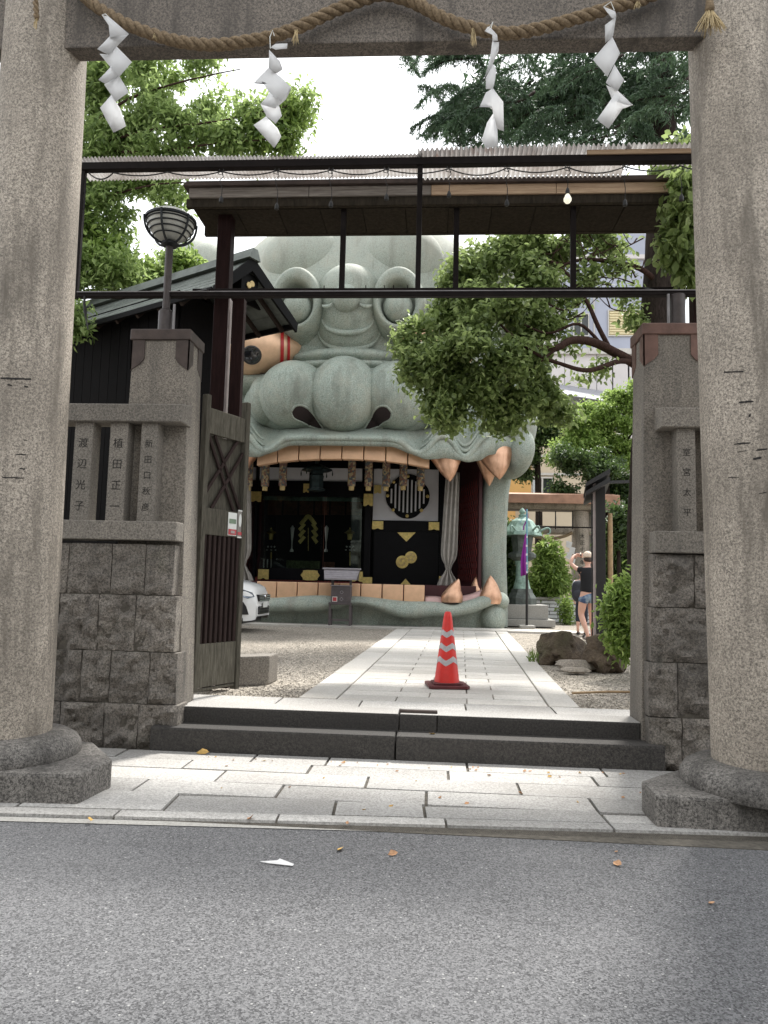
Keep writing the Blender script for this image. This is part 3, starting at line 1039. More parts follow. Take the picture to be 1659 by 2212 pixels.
shide([[(440, 66), (470, 72), (557, 147), (475, 162), (470, 110)],
       [(557, 147), (468, 237), (420, 212), (478, 152)],
       [(500, 197), (570, 268), (515, 332), (468, 280), (430, 232), (470, 237)],
       [(570, 268), (520, 325), (455, 362), (425, 345), (480, 287)],
       [(515, 328), (557, 398), (500, 440), (450, 365)],
       [(480, 410), (520, 470), (545, 545), (490, 573), (460, 520), (432, 465)]],
      'zigzag white paper streamer tied at the beam end by the rope tail', 0, [(440, 66), (455, 60), (470, 74)])
shide([[(1170, 205), (1190, 190), (1242, 188), (1240, 210), (1190, 215)],
       [(1163, 215), (1210, 265), (1222, 300), (1190, 320), (1160, 292)],
       [(1160, 293), (1210, 330), (1258, 378), (1215, 440), (1165, 402), (1130, 352), (1095, 360)],
       [(1165, 400), (1215, 432), (1260, 380), (1235, 430), (1190, 468), (1125, 450)],
       [(1125, 450), (1205, 455), (1218, 500), (1190, 535), (1150, 500)],
       [(1150, 502), (1200, 555), (1215, 590), (1185, 640), (1140, 590), (1095, 540)]],
      'white paper streamer with curled folds and bow knot below a straw tuft', 0, [(1168, 210), (1166, 160), (1178, 130), (1185, 155)])
shide([[(450, 115), (435, 135), (470, 150), (468, 178), (492, 176), (488, 150), (465, 125)],
       [(468, 178), (497, 182), (495, 220), (470, 275), (430, 345), (455, 270)],
       [(470, 275), (485, 300), (480, 345), (470, 385), (440, 385), (440, 335)],
       [(470, 380), (515, 440), (518, 568), (480, 550), (470, 475), (440, 450), (412, 463), (440, 400)],
       [(472, 490), (490, 560), (492, 632), (440, 640), (422, 606), (445, 530)]],
      'narrow edge-turned white paper streamer hanging beside the loose straws', 829.5, [(460, 130), (470, 95), (455, 118)])
shide([[(945, 28), (1000, 50), (1003, 76), (985, 80), (960, 48)],
       [(955, 108), (1003, 70), (990, 155), (956, 186)],
       [(986, 158), (1020, 230), (965, 332), (902, 258)],
       [(996, 278), (1037, 345), (1008, 395), (958, 357)],
       [(960, 368), (1008, 390), (1076, 455), (1040, 452), (985, 430)],
       [(1000, 402), (1076, 453), (1030, 470), (970, 556), (920, 516)]],
      'white paper streamer of diamond folds under the rising rope end by the tassel pillar', 829.5, [(950, 30), (980, 8), (995, 45)])

# ================================================================== GATE WALLS
def rough_block(x0, x1, z0, z1, yf, depth, mat, parent, name='stone_block', amp=0.022):
    nx, nz_ = max(5, int((x1 - x0) / 0.022)), max(5, int((z1 - z0) / 0.022))
    gap = 0.0035
    x0 += gap; x1 -= gap; z0 += gap; z1 -= gap
    rows_ = []
    sd = random.uniform(0, 50)
    for j in range(nz_ + 1):
        row = []
        for i in range(nx + 1):
            u, v = i / nx, j / nz_
            x, z = lerp(x0, x1, u), lerp(z0, z1, v)
            e = min(u, 1 - u, v, 1 - v)
            edge = smoothstep(0.0, 0.10, e)
            d = 0.010 * edge + amp * (0.35 + 0.65 * edge) * (fbm((x + sd, z, sd), 7.5, 6) * 0.8 + 0.35 * fbm((x, z + sd, sd), 22, 3))
            # chipped lower lip
            if v < 0.16:
                d -= 0.07 * max(0, fbm((x * 2.2 + sd, 3.1, sd), 5, 3)) * (1 - v / 0.16)
            row.append((x + 0.004 * fbm((z, x, sd), 9) * (1 - edge), yf - d, z + 0.004 * fbm((x, z, sd + 3), 9) * (1 - edge)))
        rows_.append(row)
    m = MB().grid(rows_)
    # sides back into the wall
    def side(pts):
        m.grid([pts, [(p[0], yf + depth, p[2]) for p in pts]])
    side(rows_[0][::-1])
    side(rows_[-1])
    side([r[0] for r in rows_])
    side([r[-1] for r in rows_][::-1])
    return m.build(name, mat, parent, smooth='auto', weld=True)

def tapered_pillar(px_l, px_r, yf, depth, ztop, parent, name, mat):
    """px_l/px_r: x at bottom and top"""
    (xl0, xl1), (xr0, xr1) = px_l, px_r
    m = MB().hexa([(xl0, yf - 0.02, 0.0), (xr0, yf - 0.02, 0.0), (xr0, yf + depth, 0.0), (xl0, yf + depth, 0.0)],
                  [(xl1, yf, ztop), (xr1, yf, ztop), (xr1, yf + depth, ztop), (xl1, yf + depth, ztop)])
    return m.build(name, mat, parent, bevel=0.008, seg=2)

def text_mesh(name, body, size, loc, mat, parent, rot=(math.pi / 2, 0, 0), ext=0.001):
    cu = bpy.data.curves.new(name, 'FONT')
    cu.body = body
    cu.size = size
    cu.extrude = ext
    cu.align_x = 'CENTER'
    cu.align_y = 'CENTER'
    cu.resolution_u = 3
    o = bpy.data.objects.new(name, cu)
    COL.objects.link(o)
    me = bpy.data.meshes.new_from_object(o)
    bpy.data.objects.remove(o)
    me.name = name
    me.materials.clear()
    me.materials.append(mat)
    o = bpy.data.objects.new(name, me)
    COL.objects.link(o)
    o.rotation_euler = rot
    o.location = loc
    attach(o, parent)
    return o

# ---- left wall
YW = 5.86
WL = thing('stone_wall', 'rough granite block wall with carved post fence left of the steps', 'wall', (-3.5, 6.0, 0))
crs = [gy(250, y, YW).z for y in (1622, 1519, 1406, 1284, 1174)]
crs[0] = 0.0
jl = [[128, 223, 297, 384], [60, 174, 237, 322, 382], [211, 292, 380], [147, 241, 314, 376]]
ymid = [1570, 1462, 1345, 1230]
for r in range(4):
    xs = [gy(px, ymid[r], YW).x for px in jl[r]]
    while xs[0] > -4.6:
        xs.insert(0, xs[0] - random.uniform(0.32, 0.5))
    for a, b in zip(xs[:-1], xs[1:]):
        rough_block(a, b, crs[r], crs[r + 1], YW, 0.22, M['wall_stone'], WL, amp=0.062 if r < 3 else 0.036)
MB().box2((-5, YW + 0.02, 0), (-2.16, YW + 0.3, crs[4] - 0.003)).build('wall_core', M['joint'], WL)
zt0, zt1 = gy(250, 1141, YW).z, gy(250, 1155, YW).z
lr = (gy(380, 1170, YW - 0.05).z, gy(380, 1127, YW - 0.05).z)
ur = (gy(380, 911, YW - 0.05).z, gy(380, 873, YW - 0.05).z)
XRE = gy(380, 1150, YW - 0.05).x
MB().box2((-5, YW - 0.05, lr[0] + 0.006), (XRE, YW + 0.2, lr[1])).build('lower_rail', M['rail_stone'], WL, bevel=0.006)
MB().hexa([(-5, YW - 0.05, ur[0]), (XRE, YW - 0.05, ur[0]), (XRE, YW + 0.19, ur[0]), (-5, YW + 0.19, ur[0])],
          [(-5, YW - 0.05, ur[1]), (XRE, YW - 0.05, ur[1]), (XRE, YW + 0.19, ur[1] + 0.045), (-5, YW + 0.19, ur[1] + 0.045)]).build('upper_rail', M['rail_stone'], WL, bevel=0.006)
names = {178: '渡辺光子', 254: '植田正一', 320: '新田口秋彦'}
for pxc, w in ((178, 0.158), (254, 0.152), (320, 0.140), (100, 0.158), (20, 0.158)):
    xc = gy(pxc, 1015, YW + 0.01).x
    po = MB().box2((xc - w / 2, YW - 0.005, lr[1] - 0.002), (xc + w / 2, YW + 0.14, ur[0] + 0.002)).build('fence_post', M['rail_stone'], WL, bevel=0.005)
    if pxc in names:
        s = names[pxc]
        zA, zB = lerp(ur[0], lr[1], 0.22), lerp(ur[0], lr[1], 0.86)
        for i, ch in enumerate(s):
            z = lerp(zA, zB, i / (len(s) - 1))
            text_mesh('carved_letter', ch, 0.088 if len(s) == 4 else 0.07, (xc, YW - 0.0055, z), M['letter'], po)
# ---- left gate pillar with copper cap
zcap = gy(350, 712, 6.0).z
PLx = [gy(388, 1563, 5.98).x, gy(409, 712, 6.0).x, gy(290, 712, 6.0).x]
gpl = thing('gate_pillar', 'squared granite gate pillar with brown copper cap, carrying the cage lamp', 'gate pillar', (-2.3, 6.15, 0))
tapered_pillar((PLx[2] - 0.06, PLx[2]), (PLx[0], PLx[1]), 6.0, 0.34, zcap - 0.005, gpl, 'shaft', M['gate_stone'])
def cap(parent, xl, xr, yf, dep, zt, mat=None):
    mat = mat or M['cap_copper']
    MB().box2((xl - 0.022, yf - 0.022, zt - 0.095), (xr + 0.022, yf + dep + 0.022, zt)).build('cap_plate', mat, parent, bevel=0.006)
    for (x, sx) in ((xl, 1), (xr, -1)):
        for (yy, sy) in ((yf, 1), (yf + dep, -1)):
            a = 0.105
            o_ = 0.012
            # corner plate: drops further at the corner, cut slantwise
            m = MB().prism([(x - sx * o_, yy - sy * o_, zt - 0.09), (x + sx * a, yy - sy * o_, zt - 0.09), (x + sx * a, yy - sy * o_, zt - 0.26), (x + sx * a * .7, yy - sy * o_, zt - 0.30), (x - sx * o_, yy - sy * o_, zt - 0.36)], (0, sy * 0.01, 0))
            m.prism([(x - sx * o_, yy - sy * o_, zt - 0.09), (x - sx * o_, yy + sy * a, zt - 0.09), (x - sx * o_, yy + sy * a, zt - 0.28), (x - sx * o_, yy - sy * o_, zt - 0.36)], (sx * 0.01, 0, 0))
            m.build('corner_plate', mat, parent)
cap(gpl, PLx[2], PLx[1], 6.0, 0.34, zcap)

# ---- right wall and pillar
WR = thing('stone_wall', 'granite block wall with one carved fence post beside the right torii pillar', 'wall', (2.6, 6.0, 0))
crsR = [0.0] + [gy(1470, y, YW).z for y in (1551, 1432, 1313, 1197)]
jr = [[1402, 1474, 1540], [1400, 1464, 1535], [1405, 1530], [1410, 1500, 1560]]
ymr = [1605, 1490, 1372, 1255]
for r in range(4):
    xs = [gy(px, ymr[r], YW).x for px in jr[r]]
    while xs[-1] < 4.2:
        xs.append(xs[-1] + random.uniform(0.4, 0.6))
    for a, b in zip(xs[:-1], xs[1:]):
        rough_block(a, b, crsR[r], crsR[r + 1], YW, 0.22, M['wall_stone'], WR, amp=0.055)
MB().box2((1.72, YW + 0.02, 0), (4.5, YW + 0.3, crsR[4] - 0.003)).build('wall_core', M['joint'], WR)
lr2 = (gy(1450, 1196, YW - 0.05).z, gy(1450, 1147, YW - 0.05).z)
ur2 = (gy(1450, 922, YW - 0.05).z, gy(1430, 880, YW - 0.05).z)
XLE, XLE2 = gy(1416, 1170, YW - 0.05).x, gy(1429, 900, YW - 0.05).x
MB().box2((XLE, YW - 0.05, lr2[0] + 0.006), (4.5, YW + 0.2, lr2[1])).build('lower_rail', M['rail_stone'], WR, bevel=0.006)
MB().hexa([(XLE2, YW - 0.05, ur2[0]), (4.5, YW - 0.05, ur2[0]), (4.5, YW + 0.19, ur2[0]), (XLE2, YW + 0.19, ur2[0])],
          [(XLE2, YW - 0.05, ur2[1]), (4.5, YW - 0.05, ur2[1]), (4.5, YW + 0.19, ur2[1] + 0.05), (XLE2, YW + 0.19, ur2[1] + 0.05)]).build('upper_rail', M['rail_stone'], WR, bevel=0.006)
for i, pxc in enumerate((1482, 1562, 1640)):
    xc = gy(pxc, 1020, YW + 0.01).x
    po = MB().box2((xc - 0.07, YW - 0.005, lr2[1] - 0.002), (xc + 0.07, YW + 0.14, ur2[0] + 0.002)).build('fence_post', M['rail_stone'], WR, bevel=0.005)
    if i == 0:
        for q, ch in enumerate('室宮太平'):
            text_mesh('carved_letter', ch, 0.066, (xc, YW - 0.0055, lerp(ur2[0], lr2[1], 0.24 + 0.58 * q / 3)), M['letter'], po)
PRx = [gy(1385, 1600, 5.98).x, gy(1392, 712, 6.0).x]
zcapR = gy(1450, 699, 6.0).z
gpr = thing('gate_pillar', 'squared granite gate pillar with reddish copper cap in front of the tree trunk', 'gate pillar', (1.9, 6.15, 0))
tapered_pillar((PRx[0], PRx[1]), (PRx[1] + 0.56, PRx[1] + 0.5), 6.0, 0.34, zcapR - 0.005, gpr, 'shaft', M['gate_stone'])
cap(gpr, PRx[1], PRx[1] + 0.47, 6.0, 0.34, zcapR, M['cap_red'])

# ---- open gate leaf
HL, FL = gy(420, 1500, 6.36), gy(503, 1490, 6.84)
hx = Vector((gy(436, 1100, 6.36).x, 6.36, 0))
fx = Vector((gy(523, 1100, 6.86).x, 6.86, 0))
gl = thing('gate_leaf', 'weathered wooden gate leaf swung open with crossed bars and dark slats', 'gate', (hx.x, hx.y, ZC))
gd = (fx - hx).normalized()
gn = Vector((gd.y, -gd.x, 0))       # towards the opening
GL_ = (fx - hx).length
zb, ztg = ZC + 0.06, gy(523, 886, 6.86).z
def gpt(u, z, off=0.0):
    p = hx + gd * (u * GL_) + gn * off
    return Vector((p.x, p.y, z))
def gbeam(a, b, w, h, name, mat):
    return MB().beam(a, b, w, h, up=gn).build(name, mat, gl, bevel=0.004)
zs = {'t': ztg, 'm1': gy(480, 1130, 6.6).z, 'm0': gy(480, 1105, 6.6).z}
gbeam(gpt(0.0, zb), gpt(0.0, ztg + 0.02), 0.055, 0.06, 'hinge_stile', M['gate_wood'])
gbeam(gpt(1.0, zb - 0.03), gpt(1.0, ztg + 0.07), 0.055, 0.07, 'outer_stile', M['gate_wood'])
zt_hi = gy(480, 895, 6.6).z
zrail = gy(480, 930, 6.6).z
def panel(z0, z1, th, name, mat, off=0.0):
    MB().hexa([gpt(.05, z0, off - th / 2), gpt(.95, z0, off - th / 2), gpt(.95, z0, off + th / 2), gpt(.05, z0, off + th / 2)],
              [gpt(.05, z1, off - th / 2), gpt(.95, z1, off - th / 2), gpt(.95, z1, off + th / 2), gpt(.05, z1, off + th / 2)]).build(name, mat, gl, bevel=0.003)
z_top0, z_top1 = gy(480, 946, 6.6).z, gy(480, 893, 6.6).z
z_mid0, z_mid1 = gy(480, 1158, 6.6).z, gy(480, 1102, 6.6).z
z_low0, z_low1 = gy(460, 1480, 6.6).z, gy(460, 1388, 6.6).z
panel(z_top0, z_top1, 0.04, 'top_rail', M['gate_wood'])
panel(z_mid0, z_mid1, 0.04, 'middle_rail', M['gate_wood'])
panel(z_low0, z_low1, 0.035, 'kick_plate', M['gate_wood'])
panel(zb, z_low0 - 0.01, 0.03, 'bottom_rail', M['gate_wood'])
panel(z_mid1, z_top0, 0.008, 'back_board', M['gate_wood'], -0.028)
for k in range(8):
    u = 0.09 + 0.82 * k / 7
    gbeam(gpt(u, z_low1), gpt(u, z_mid0), 0.036, 0.03, 'slat', M['gate_slat'])
panel(z_low1, z_mid0, 0.006, 'slat_backing', M['gate_slat'], -0.022)
for (u0, za, u1, zb_) in ((0.05, z_top0 - .0, .78, z_mid1), (0.22, z_top0, .96, z_mid1), (0.04, z_mid1 + .12, 0.8, z_top0), (0.22, z_mid1, .96, z_top0 - 0.10)):
    gbeam(gpt(u0, za, 0.0), gpt(u1, zb_, 0.0), 0.03, 0.022, 'cross_bar', M['gate_slat'])
# notices on the middle rail
no = thing('notice', 'small white and red paper notice fixed to the gate rail', 'notice', tuple(gpt(.8, z_mid0, .03)))
def gpanel(u0, u1, z0, z1, off, name, mat, parent):
    MB().hexa([gpt(u0, z0, off), gpt(u1, z0, off), gpt(u1, z0, off + .003), gpt(u0, z0, off + .003)],
              [gpt(u0, z1, off), gpt(u1, z1, off), gpt(u1, z1, off + .003), gpt(u0, z1, off + .003)]).build(name, mat, parent)
dz = z_mid1 - z_mid0
gpanel(.60, .82, z_mid0 + .05 * dz, z_mid0 + .95 * dz, .022, 'sheet', M['sign_white'], no)
gpanel(.61, .81, z_mid0 + .08 * dz, z_mid0 + .30 * dz, .026, 'red_band', M['sign_red'], no)
gpanel(.625, .795, z_mid0 + .52 * dz, z_mid0 + .70 * dz, .026, 'green_lettering', M['sign_green'], no)
gpanel(.66, .76, z_mid0 + .14 * dz, z_mid0 + .24 * dz, .030, 'pale_lettering', M['light_edge'], no)
no2 = thing('notice', 'narrow brown poster with pale oval beside the red notice', 'notice', tuple(gpt(.9, z_mid0, .03)))
gpanel(.84, .96, z_mid0 - .02 * dz, z_mid0 + 1.1 * dz, .022, 'sheet', M['sign_grey'], no2)
gpanel(.845, .955, z_mid0 + 1.04 * dz, z_mid0 + 1.09 * dz, .026, 'edge_strip', M['sign_white'], no2)
gpanel(.845, .955, z_mid0 - .015 * dz, z_mid0 + .04 * dz, .026, 'edge_strip', M['sign_white'], no2)
m = MB()
ov = [gpt(.90 + .035 * math.cos(a), z_mid0 + .68 * dz + .26 * dz * math.sin(a), .0265) for a in [i * 2 * math.pi / 20 for i in range(20)]]
m.prism(ov, gn * 0.002)
m.build('pale_oval', M['sign_white'], no2)
gpanel(.85, .95, z_mid0 + .10 * dz, z_mid0 + .22 * dz, .026, 'red_band', M['sign_red'], no2)

# ---- stone block on the gravel
c0 = gz(508, 1480, ZC)
c1 = gz(584, 1471, ZC)
zbk = gy(545, 1420, c0.y + .1).z
sb = MB().hexa([(c0.x - .2, c0.y, ZC - .03), (c1.x, c1.y - .08, ZC - .03), (c1.x + .02, c1.y + .25, ZC - .03), (c0.x - .2, c0.y + .33, ZC - .03)],
               [(c0.x - .2, c0.y, zbk), (c1.x, c1.y - .08, zbk), (c1.x + .02, c1.y + .25, zbk), (c0.x - .2, c0.y + .33, zbk)])
tag(sb.build('stone_block', M['rail_stone'], bevel=0.015, seg=2), 'low squared stone block on the gravel behind the gate leaf', 'stone block')
# ================================================================== OVERHEAD FRAME AND GATE ROOF
YF = 6.2
fr = thing('overhead_frame', 'brown steel frame carried over the gate pillars below the corrugated sheet', 'frame', (-0.5, YF, 3.8))
tA, tB = gy(172, 357, YF), gy(1510, 343, YF)
tA.x = -3.32
tB.x = 2.75
MB().beam((tA.x, YF, 5.06), (tB.x, YF, 5.06), 0.07, 0.07).build('top_bar', M['frame_steel'], fr, bevel=0.004)
zl = 3.855
MB().beam((-3.22, YF, zl), (2.75, YF, zl), 0.06, 0.04).build('lower_bar', M['frame_steel'], fr, bevel=0.004)
MB().beam((-3.22, YF - .034, zl + .021), (2.75, YF - .034, zl + .021), 0.012, 0.008).build('bar_edge', M['frame_edge'], fr)
MB().beam((-3.25, YF, 3.83), (-3.25, YF, 5.03), 0.045, 0.045).build('end_post', M['frame_steel'], fr, bevel=0.003)
xm = gy(905, 500, YF).x
MB().beam((xm, YF, zl + .02), (xm, YF, 5.03), 0.045, 0.045).build('middle_post', M['frame_steel'], fr, bevel=0.003)
MB().beam((2.5, YF, zl + .02), (2.5, YF, 5.03), 0.045, 0.045).build('end_post', M['frame_steel'], fr, bevel=0.003)
YB = 6.98
z2 = gy(900, 629, YB).z
MB().beam((-2.45, YB, z2), (2.5, YB, z2), 0.05, 0.05).build('rear_bar', M['frame_steel'], fr, bevel=0.003)
for px in (740, 985, 1238):
    x = gy(px, 560, YB).x
    MB().beam((x, YB, z2 + .02), (x, YB, 5.10), 0.052, 0.05).build('rear_post', M['frame_steel'], fr, bevel=0.003)
for px in (790, 700, 850, 880, 945, 830):
    x = gy(px, 625, YB).x
    MB().beam((x, YB, z2 + .02), (x, YB, z2 + .06), 0.008, 0.008).build('pin', M['frame_steel'], fr)
for xs_ in (-2.3, 1.95):
    MB().beam((xs_, YF + .03, zl), (xs_, YB - .02, z2), 0.04, 0.04).build('tie_bar', M['frame_steel'], fr)

# corrugated sheet: ribs run front to back
co = thing('corrugated_roof_sheet', 'rusty translucent corrugated sheet laid along the top of the frame', 'roof sheet', (-0.5, YF, 5.1))
def corr(x0, x1, y0, y1, z0, z1, pitch, amp, name):
    n = int((x1 - x0) / pitch * 8)
    rowsA = [[], [], []]
    for i in range(n + 1):
        x = lerp(x0, x1, i / n)
        ph = math.cos(2 * math.pi * x / pitch)
        bow = 0.012 * math.sin(x * 1.7)
        for j, (y, z) in enumerate(((y0, z0), ((y0 + y1) / 2, (z0 + z1) / 2), (y1, z1))):
            rowsA[j].append((x, y, z + amp * ph + bow * (1 if j == 0 else .4)))
    MB().grid(rowsA).build(name, M['corrugated'], co, solid=0.003, smooth=True)
corr(-3.32, -0.17, YF - 0.045, 6.46, 5.12, 5.085, 0.034, 0.009, 'sheet')
corr(-0.21, 1.62, YF - 0.07, 6.50, 5.145, 5.085, 0.042, 0.016, 'sheet')
corr(1.58, 2.8, YF - 0.09, 6.36, 5.145, 5.10, 0.042, 0.012, 'sheet')
MB().box2((1.25, YF - 0.05, 5.085), (2.4, YF - 0.03, 5.125)).build('edge_board', M['fascia'], co)

# timber gate roof behind
gr = thing('gate_roof', 'timber gate roof with pale fascia boards on two maroon posts', 'gate roof', (0, 7.2, ZC))
zs0 = gy(900, 441, 6.9).z
zf1 = gy(900, 426, 6.9).z
zf2 = gy(900, 404, 6.9).z
zr = gy(900, 394, 6.88).z
xl, xr = gy(404, 435, 6.9).x, 2.62
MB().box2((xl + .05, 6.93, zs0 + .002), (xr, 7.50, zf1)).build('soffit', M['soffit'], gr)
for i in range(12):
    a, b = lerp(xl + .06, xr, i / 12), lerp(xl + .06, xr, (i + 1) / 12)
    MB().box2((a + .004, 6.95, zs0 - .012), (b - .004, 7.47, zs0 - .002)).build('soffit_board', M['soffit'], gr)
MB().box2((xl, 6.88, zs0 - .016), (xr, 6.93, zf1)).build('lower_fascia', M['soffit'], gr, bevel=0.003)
for (a, b, mt) in ((xl + .03, -1.3, 'fascia_grey'), (-1.295, -0.1, 'fascia_grey'), (-0.095, 1.1, 'fascia'), (1.105, xr, 'fascia')):
    MB().box2((a, 6.86, zf1 + .001), (b, 6.93, zf2)).build('upper_fascia', M[mt], gr, bevel=0.003)
MB().hexa([(xl - .02, 6.82, zf2 + .002), (xr + .03, 6.82, zf2 + .002), (xr + .03, 7.58, zf2 + .002), (xl - .02, 7.58, zf2 + .002)],
          [(xl + .02, 6.80, zr), (xr + .02, 6.80, zr), (xr, 7.2, zr + .2), (xl, 7.2, zr + .2)]).build('roof_plate', M['cap_copper'], gr)
MB().hexa([(xl - .02, 7.1, zf2 + .05), (xr + .03, 7.1, zf2 + .05), (xr + .03, 7.2, zr + .19), (xl - .02, 7.2, zr + .19)],
          [(xl - .02, 7.58, zf2 + .002), (xr + .02, 7.58, zf2 + .002), (xr, 7.6, zf2 + .03), (xl, 7.6, zf2 + .03)]).build('rear_plate', M['cap_copper'], gr)
MB().box2((xl, 7.47, zs0 - .016), (xr, 7.52, zf2)).build('rear_fascia', M['soffit'], gr)
c1x = gy(482, 700, 7.1).x
MB().box2((c1x - .085, 7.04, ZC), (c1x + .055, 7.18, zs0)).build('gate_post', M['red_post'], gr, bevel=0.004)
MB().box2((c1x + .056, 7.06, ZC), (c1x + .068, 7.16, z2 - .03)).build('edge_strip', M['light_edge'], gr)
MB().box2((c1x + .098, 7.06, ZC), (c1x + .215, 7.16, z2 - .03)).build('door_jamb', M['red_post'], gr, bevel=0.004)
c2x = gy(1506, 700, 7.1).x
MB().box2((c2x - .05, 7.04, ZC), (c2x + .12, 7.18, zs0)).build('gate_post', M['red_post'], gr, bevel=0.004)

# ---- string of bulbs under the front bar
ws = thing('bulb_string', 'drooping black cable with bare hanging bulb sockets along the frame', 'string lights', (-0.5, 6.12, 4.9))
hx_ = [192, 245, 362, 478, 598, 715, 835, 970, 1095, 1226, 1350, 1472, 1530]
YC = 6.13
pts = []
for a, b in zip(hx_[:-1], hx_[1:]):
    sag = random.uniform(7, 16)
    for k in range(8):
        t = k / 8
        pts.append(gy(lerp(a, b, t), 366 - (lerp(a, b, t) - 829) * 0.012 + sag * 4 * t * (1 - t), YC))
MB().tube(pts, 0.006, 6).build('cable', M['wire'], ws)
for px, py in ((478, 430), (598, 445), (715, 440), (835, 425), (970, 419), (1095, 437), (1226, 412), (1350, 437), (1472, 426)):
    top = gy(px, 366 - (px - 829) * .012, YC)
    bot = gy(px, py, YC)
    x0 = random.uniform(-.01, .01)
    MB().tube([top, top + Vector((.02 + x0, 0, -.05)), top + Vector((-.012, .004, -.085)), Vector((bot.x + .004, YC, lerp(top.z, bot.z, .6))), bot], 0.0035, 5).build('drop_cord', M['wire'], ws)
    MB().tube([top + Vector((-.015, 0, .02)), top + Vector((-.025, -.01, -.03)), top + Vector((.015, -.01, -.04)), top + Vector((.02, 0, .02))], 0.004, 5).build('cord_loop', M['wire'], ws)
    MB().lathe(bot + Vector((0, 0, -.035)), [(.010, 0), (.019, .006), (.019, .03), (.015, .045), (.007, .062)], 12).build('socket', M['bulb_dark'], ws, smooth='auto')
    if px == 1226:
        MB().lathe(bot + Vector((0, 0, -.115)), [(.004, 0), (.02, .006), (.033, .025), (.034, .042), (.024, .064), (.014, .085)], 18).build('bulb', M['bulb'], ws, smooth=True)
cd = thing('cable_plug', 'black plug dangling from a cable at the end of the frame bar', 'cable', tuple(gy(184, 660, YF)))
MB().tube([gy(183, 640, YF - .04), gy(182, 655, YF - .05), gy(184, 670, YF - .05), gy(186, 690, YF - .05), gy(190, 712, YF - .05)], [.008, .012, .016, .007, .005], 8).build('plug', M['wire'], cd)

# ---- cage lamp on its pole
def cage_lamp(base, zl_, r, name, label):
    L = thing(name, label, 'lamp', tuple(base))
    MB().lathe(base, [(.062, 0), (.062, .22), (.05, .235), (.033, .25), (.033, zl_ - base.z - r * 1.02)], 20).build('pole', M['pipe'], L, smooth='auto')
    MB().tube([base + Vector((.085, -.03, 0)), base + Vector((.085, -.03, .28))], .012, 8).build('conduit', M['frame_edge'], L)
    c = Vector((base.x, base.y, zl_))
    MB().lathe(c, [(.05, -r * 1.06), (.075, -r * 1.0), (.075, -r * .92), (.05, -r * .86)], 20).build('collar', M['lamp_metal'], L, smooth='auto')
    gp = [(0.002, r * .42), (r * .35, r * .40), (r * .65, r * .31), (r * .86, r * .17), (r * .93, 0.0), (r * .90, -r * .15), (r * .82, -r * .38), (r * .68, -r * .58), (r * .45, -r * .74), (.04, -r * .82)]
    MB().lathe(c, gp[::-1], 40, cap=False).build('globe', M['lamp_glass'], L, smooth=True)
    MB().lathe(c, [(r * .93, -.012), (r * 1.0, -.008), (r * 1.0, .012), (r * .93, .016)], 40, cap=False).build('rim_ring', M['lamp_metal'], L, smooth='auto')
    for k in range(4):
        zz = -r * (.12 + .19 * k)
        rr_ = r * (.925, .88, .79, .64)[k]
        pr = [(c.x + rr_ * math.cos(a), c.y + rr_ * math.sin(a), c.z + zz) for a in [i * 2 * math.pi / 40 for i in range(41)]]
        MB().tube(pr, .0065, 6).build('cage_ring', M['lamp_metal'], L)
    for k in range(6):
        a = k * math.pi / 3 - math.pi / 2
        prof = [(r * 1.02, .01), (r * 1.0, -r * .2), (r * .93, -r * .45), (r * .78, -r * .68), (r * .55, -r * .86), (.06, -r * .97)]
        pr = catmull([(c.x + q * math.cos(a), c.y + q * math.sin(a), c.z + h) for q, h in prof], 5)
        MB().tube(pr, .011, 6).build('cage_rib', M['lamp_metal'], L)
lb = gy(357, 702, 6.18)
cage_lamp(Vector((lb.x, 6.18, zcap)), gy(365, 478, 6.18).z, 0.225, 'cage_lamp', 'round pale globe lamp in a dark cage on the gate pillar')
rb = gy(1464, 690, 6.18)
MB().lathe((rb.x, 6.18, zcapR), [(.062, 0), (.062, zl - zcapR - .021)], 20).build('support_pipe', M['pipe'], fr, smooth='auto')
MB().tube([(rb.x - .085, 6.15, zcapR), (rb.x - .085, 6.15, zl - .021)], .012, 8).build('conduit', M['frame_edge'], fr)

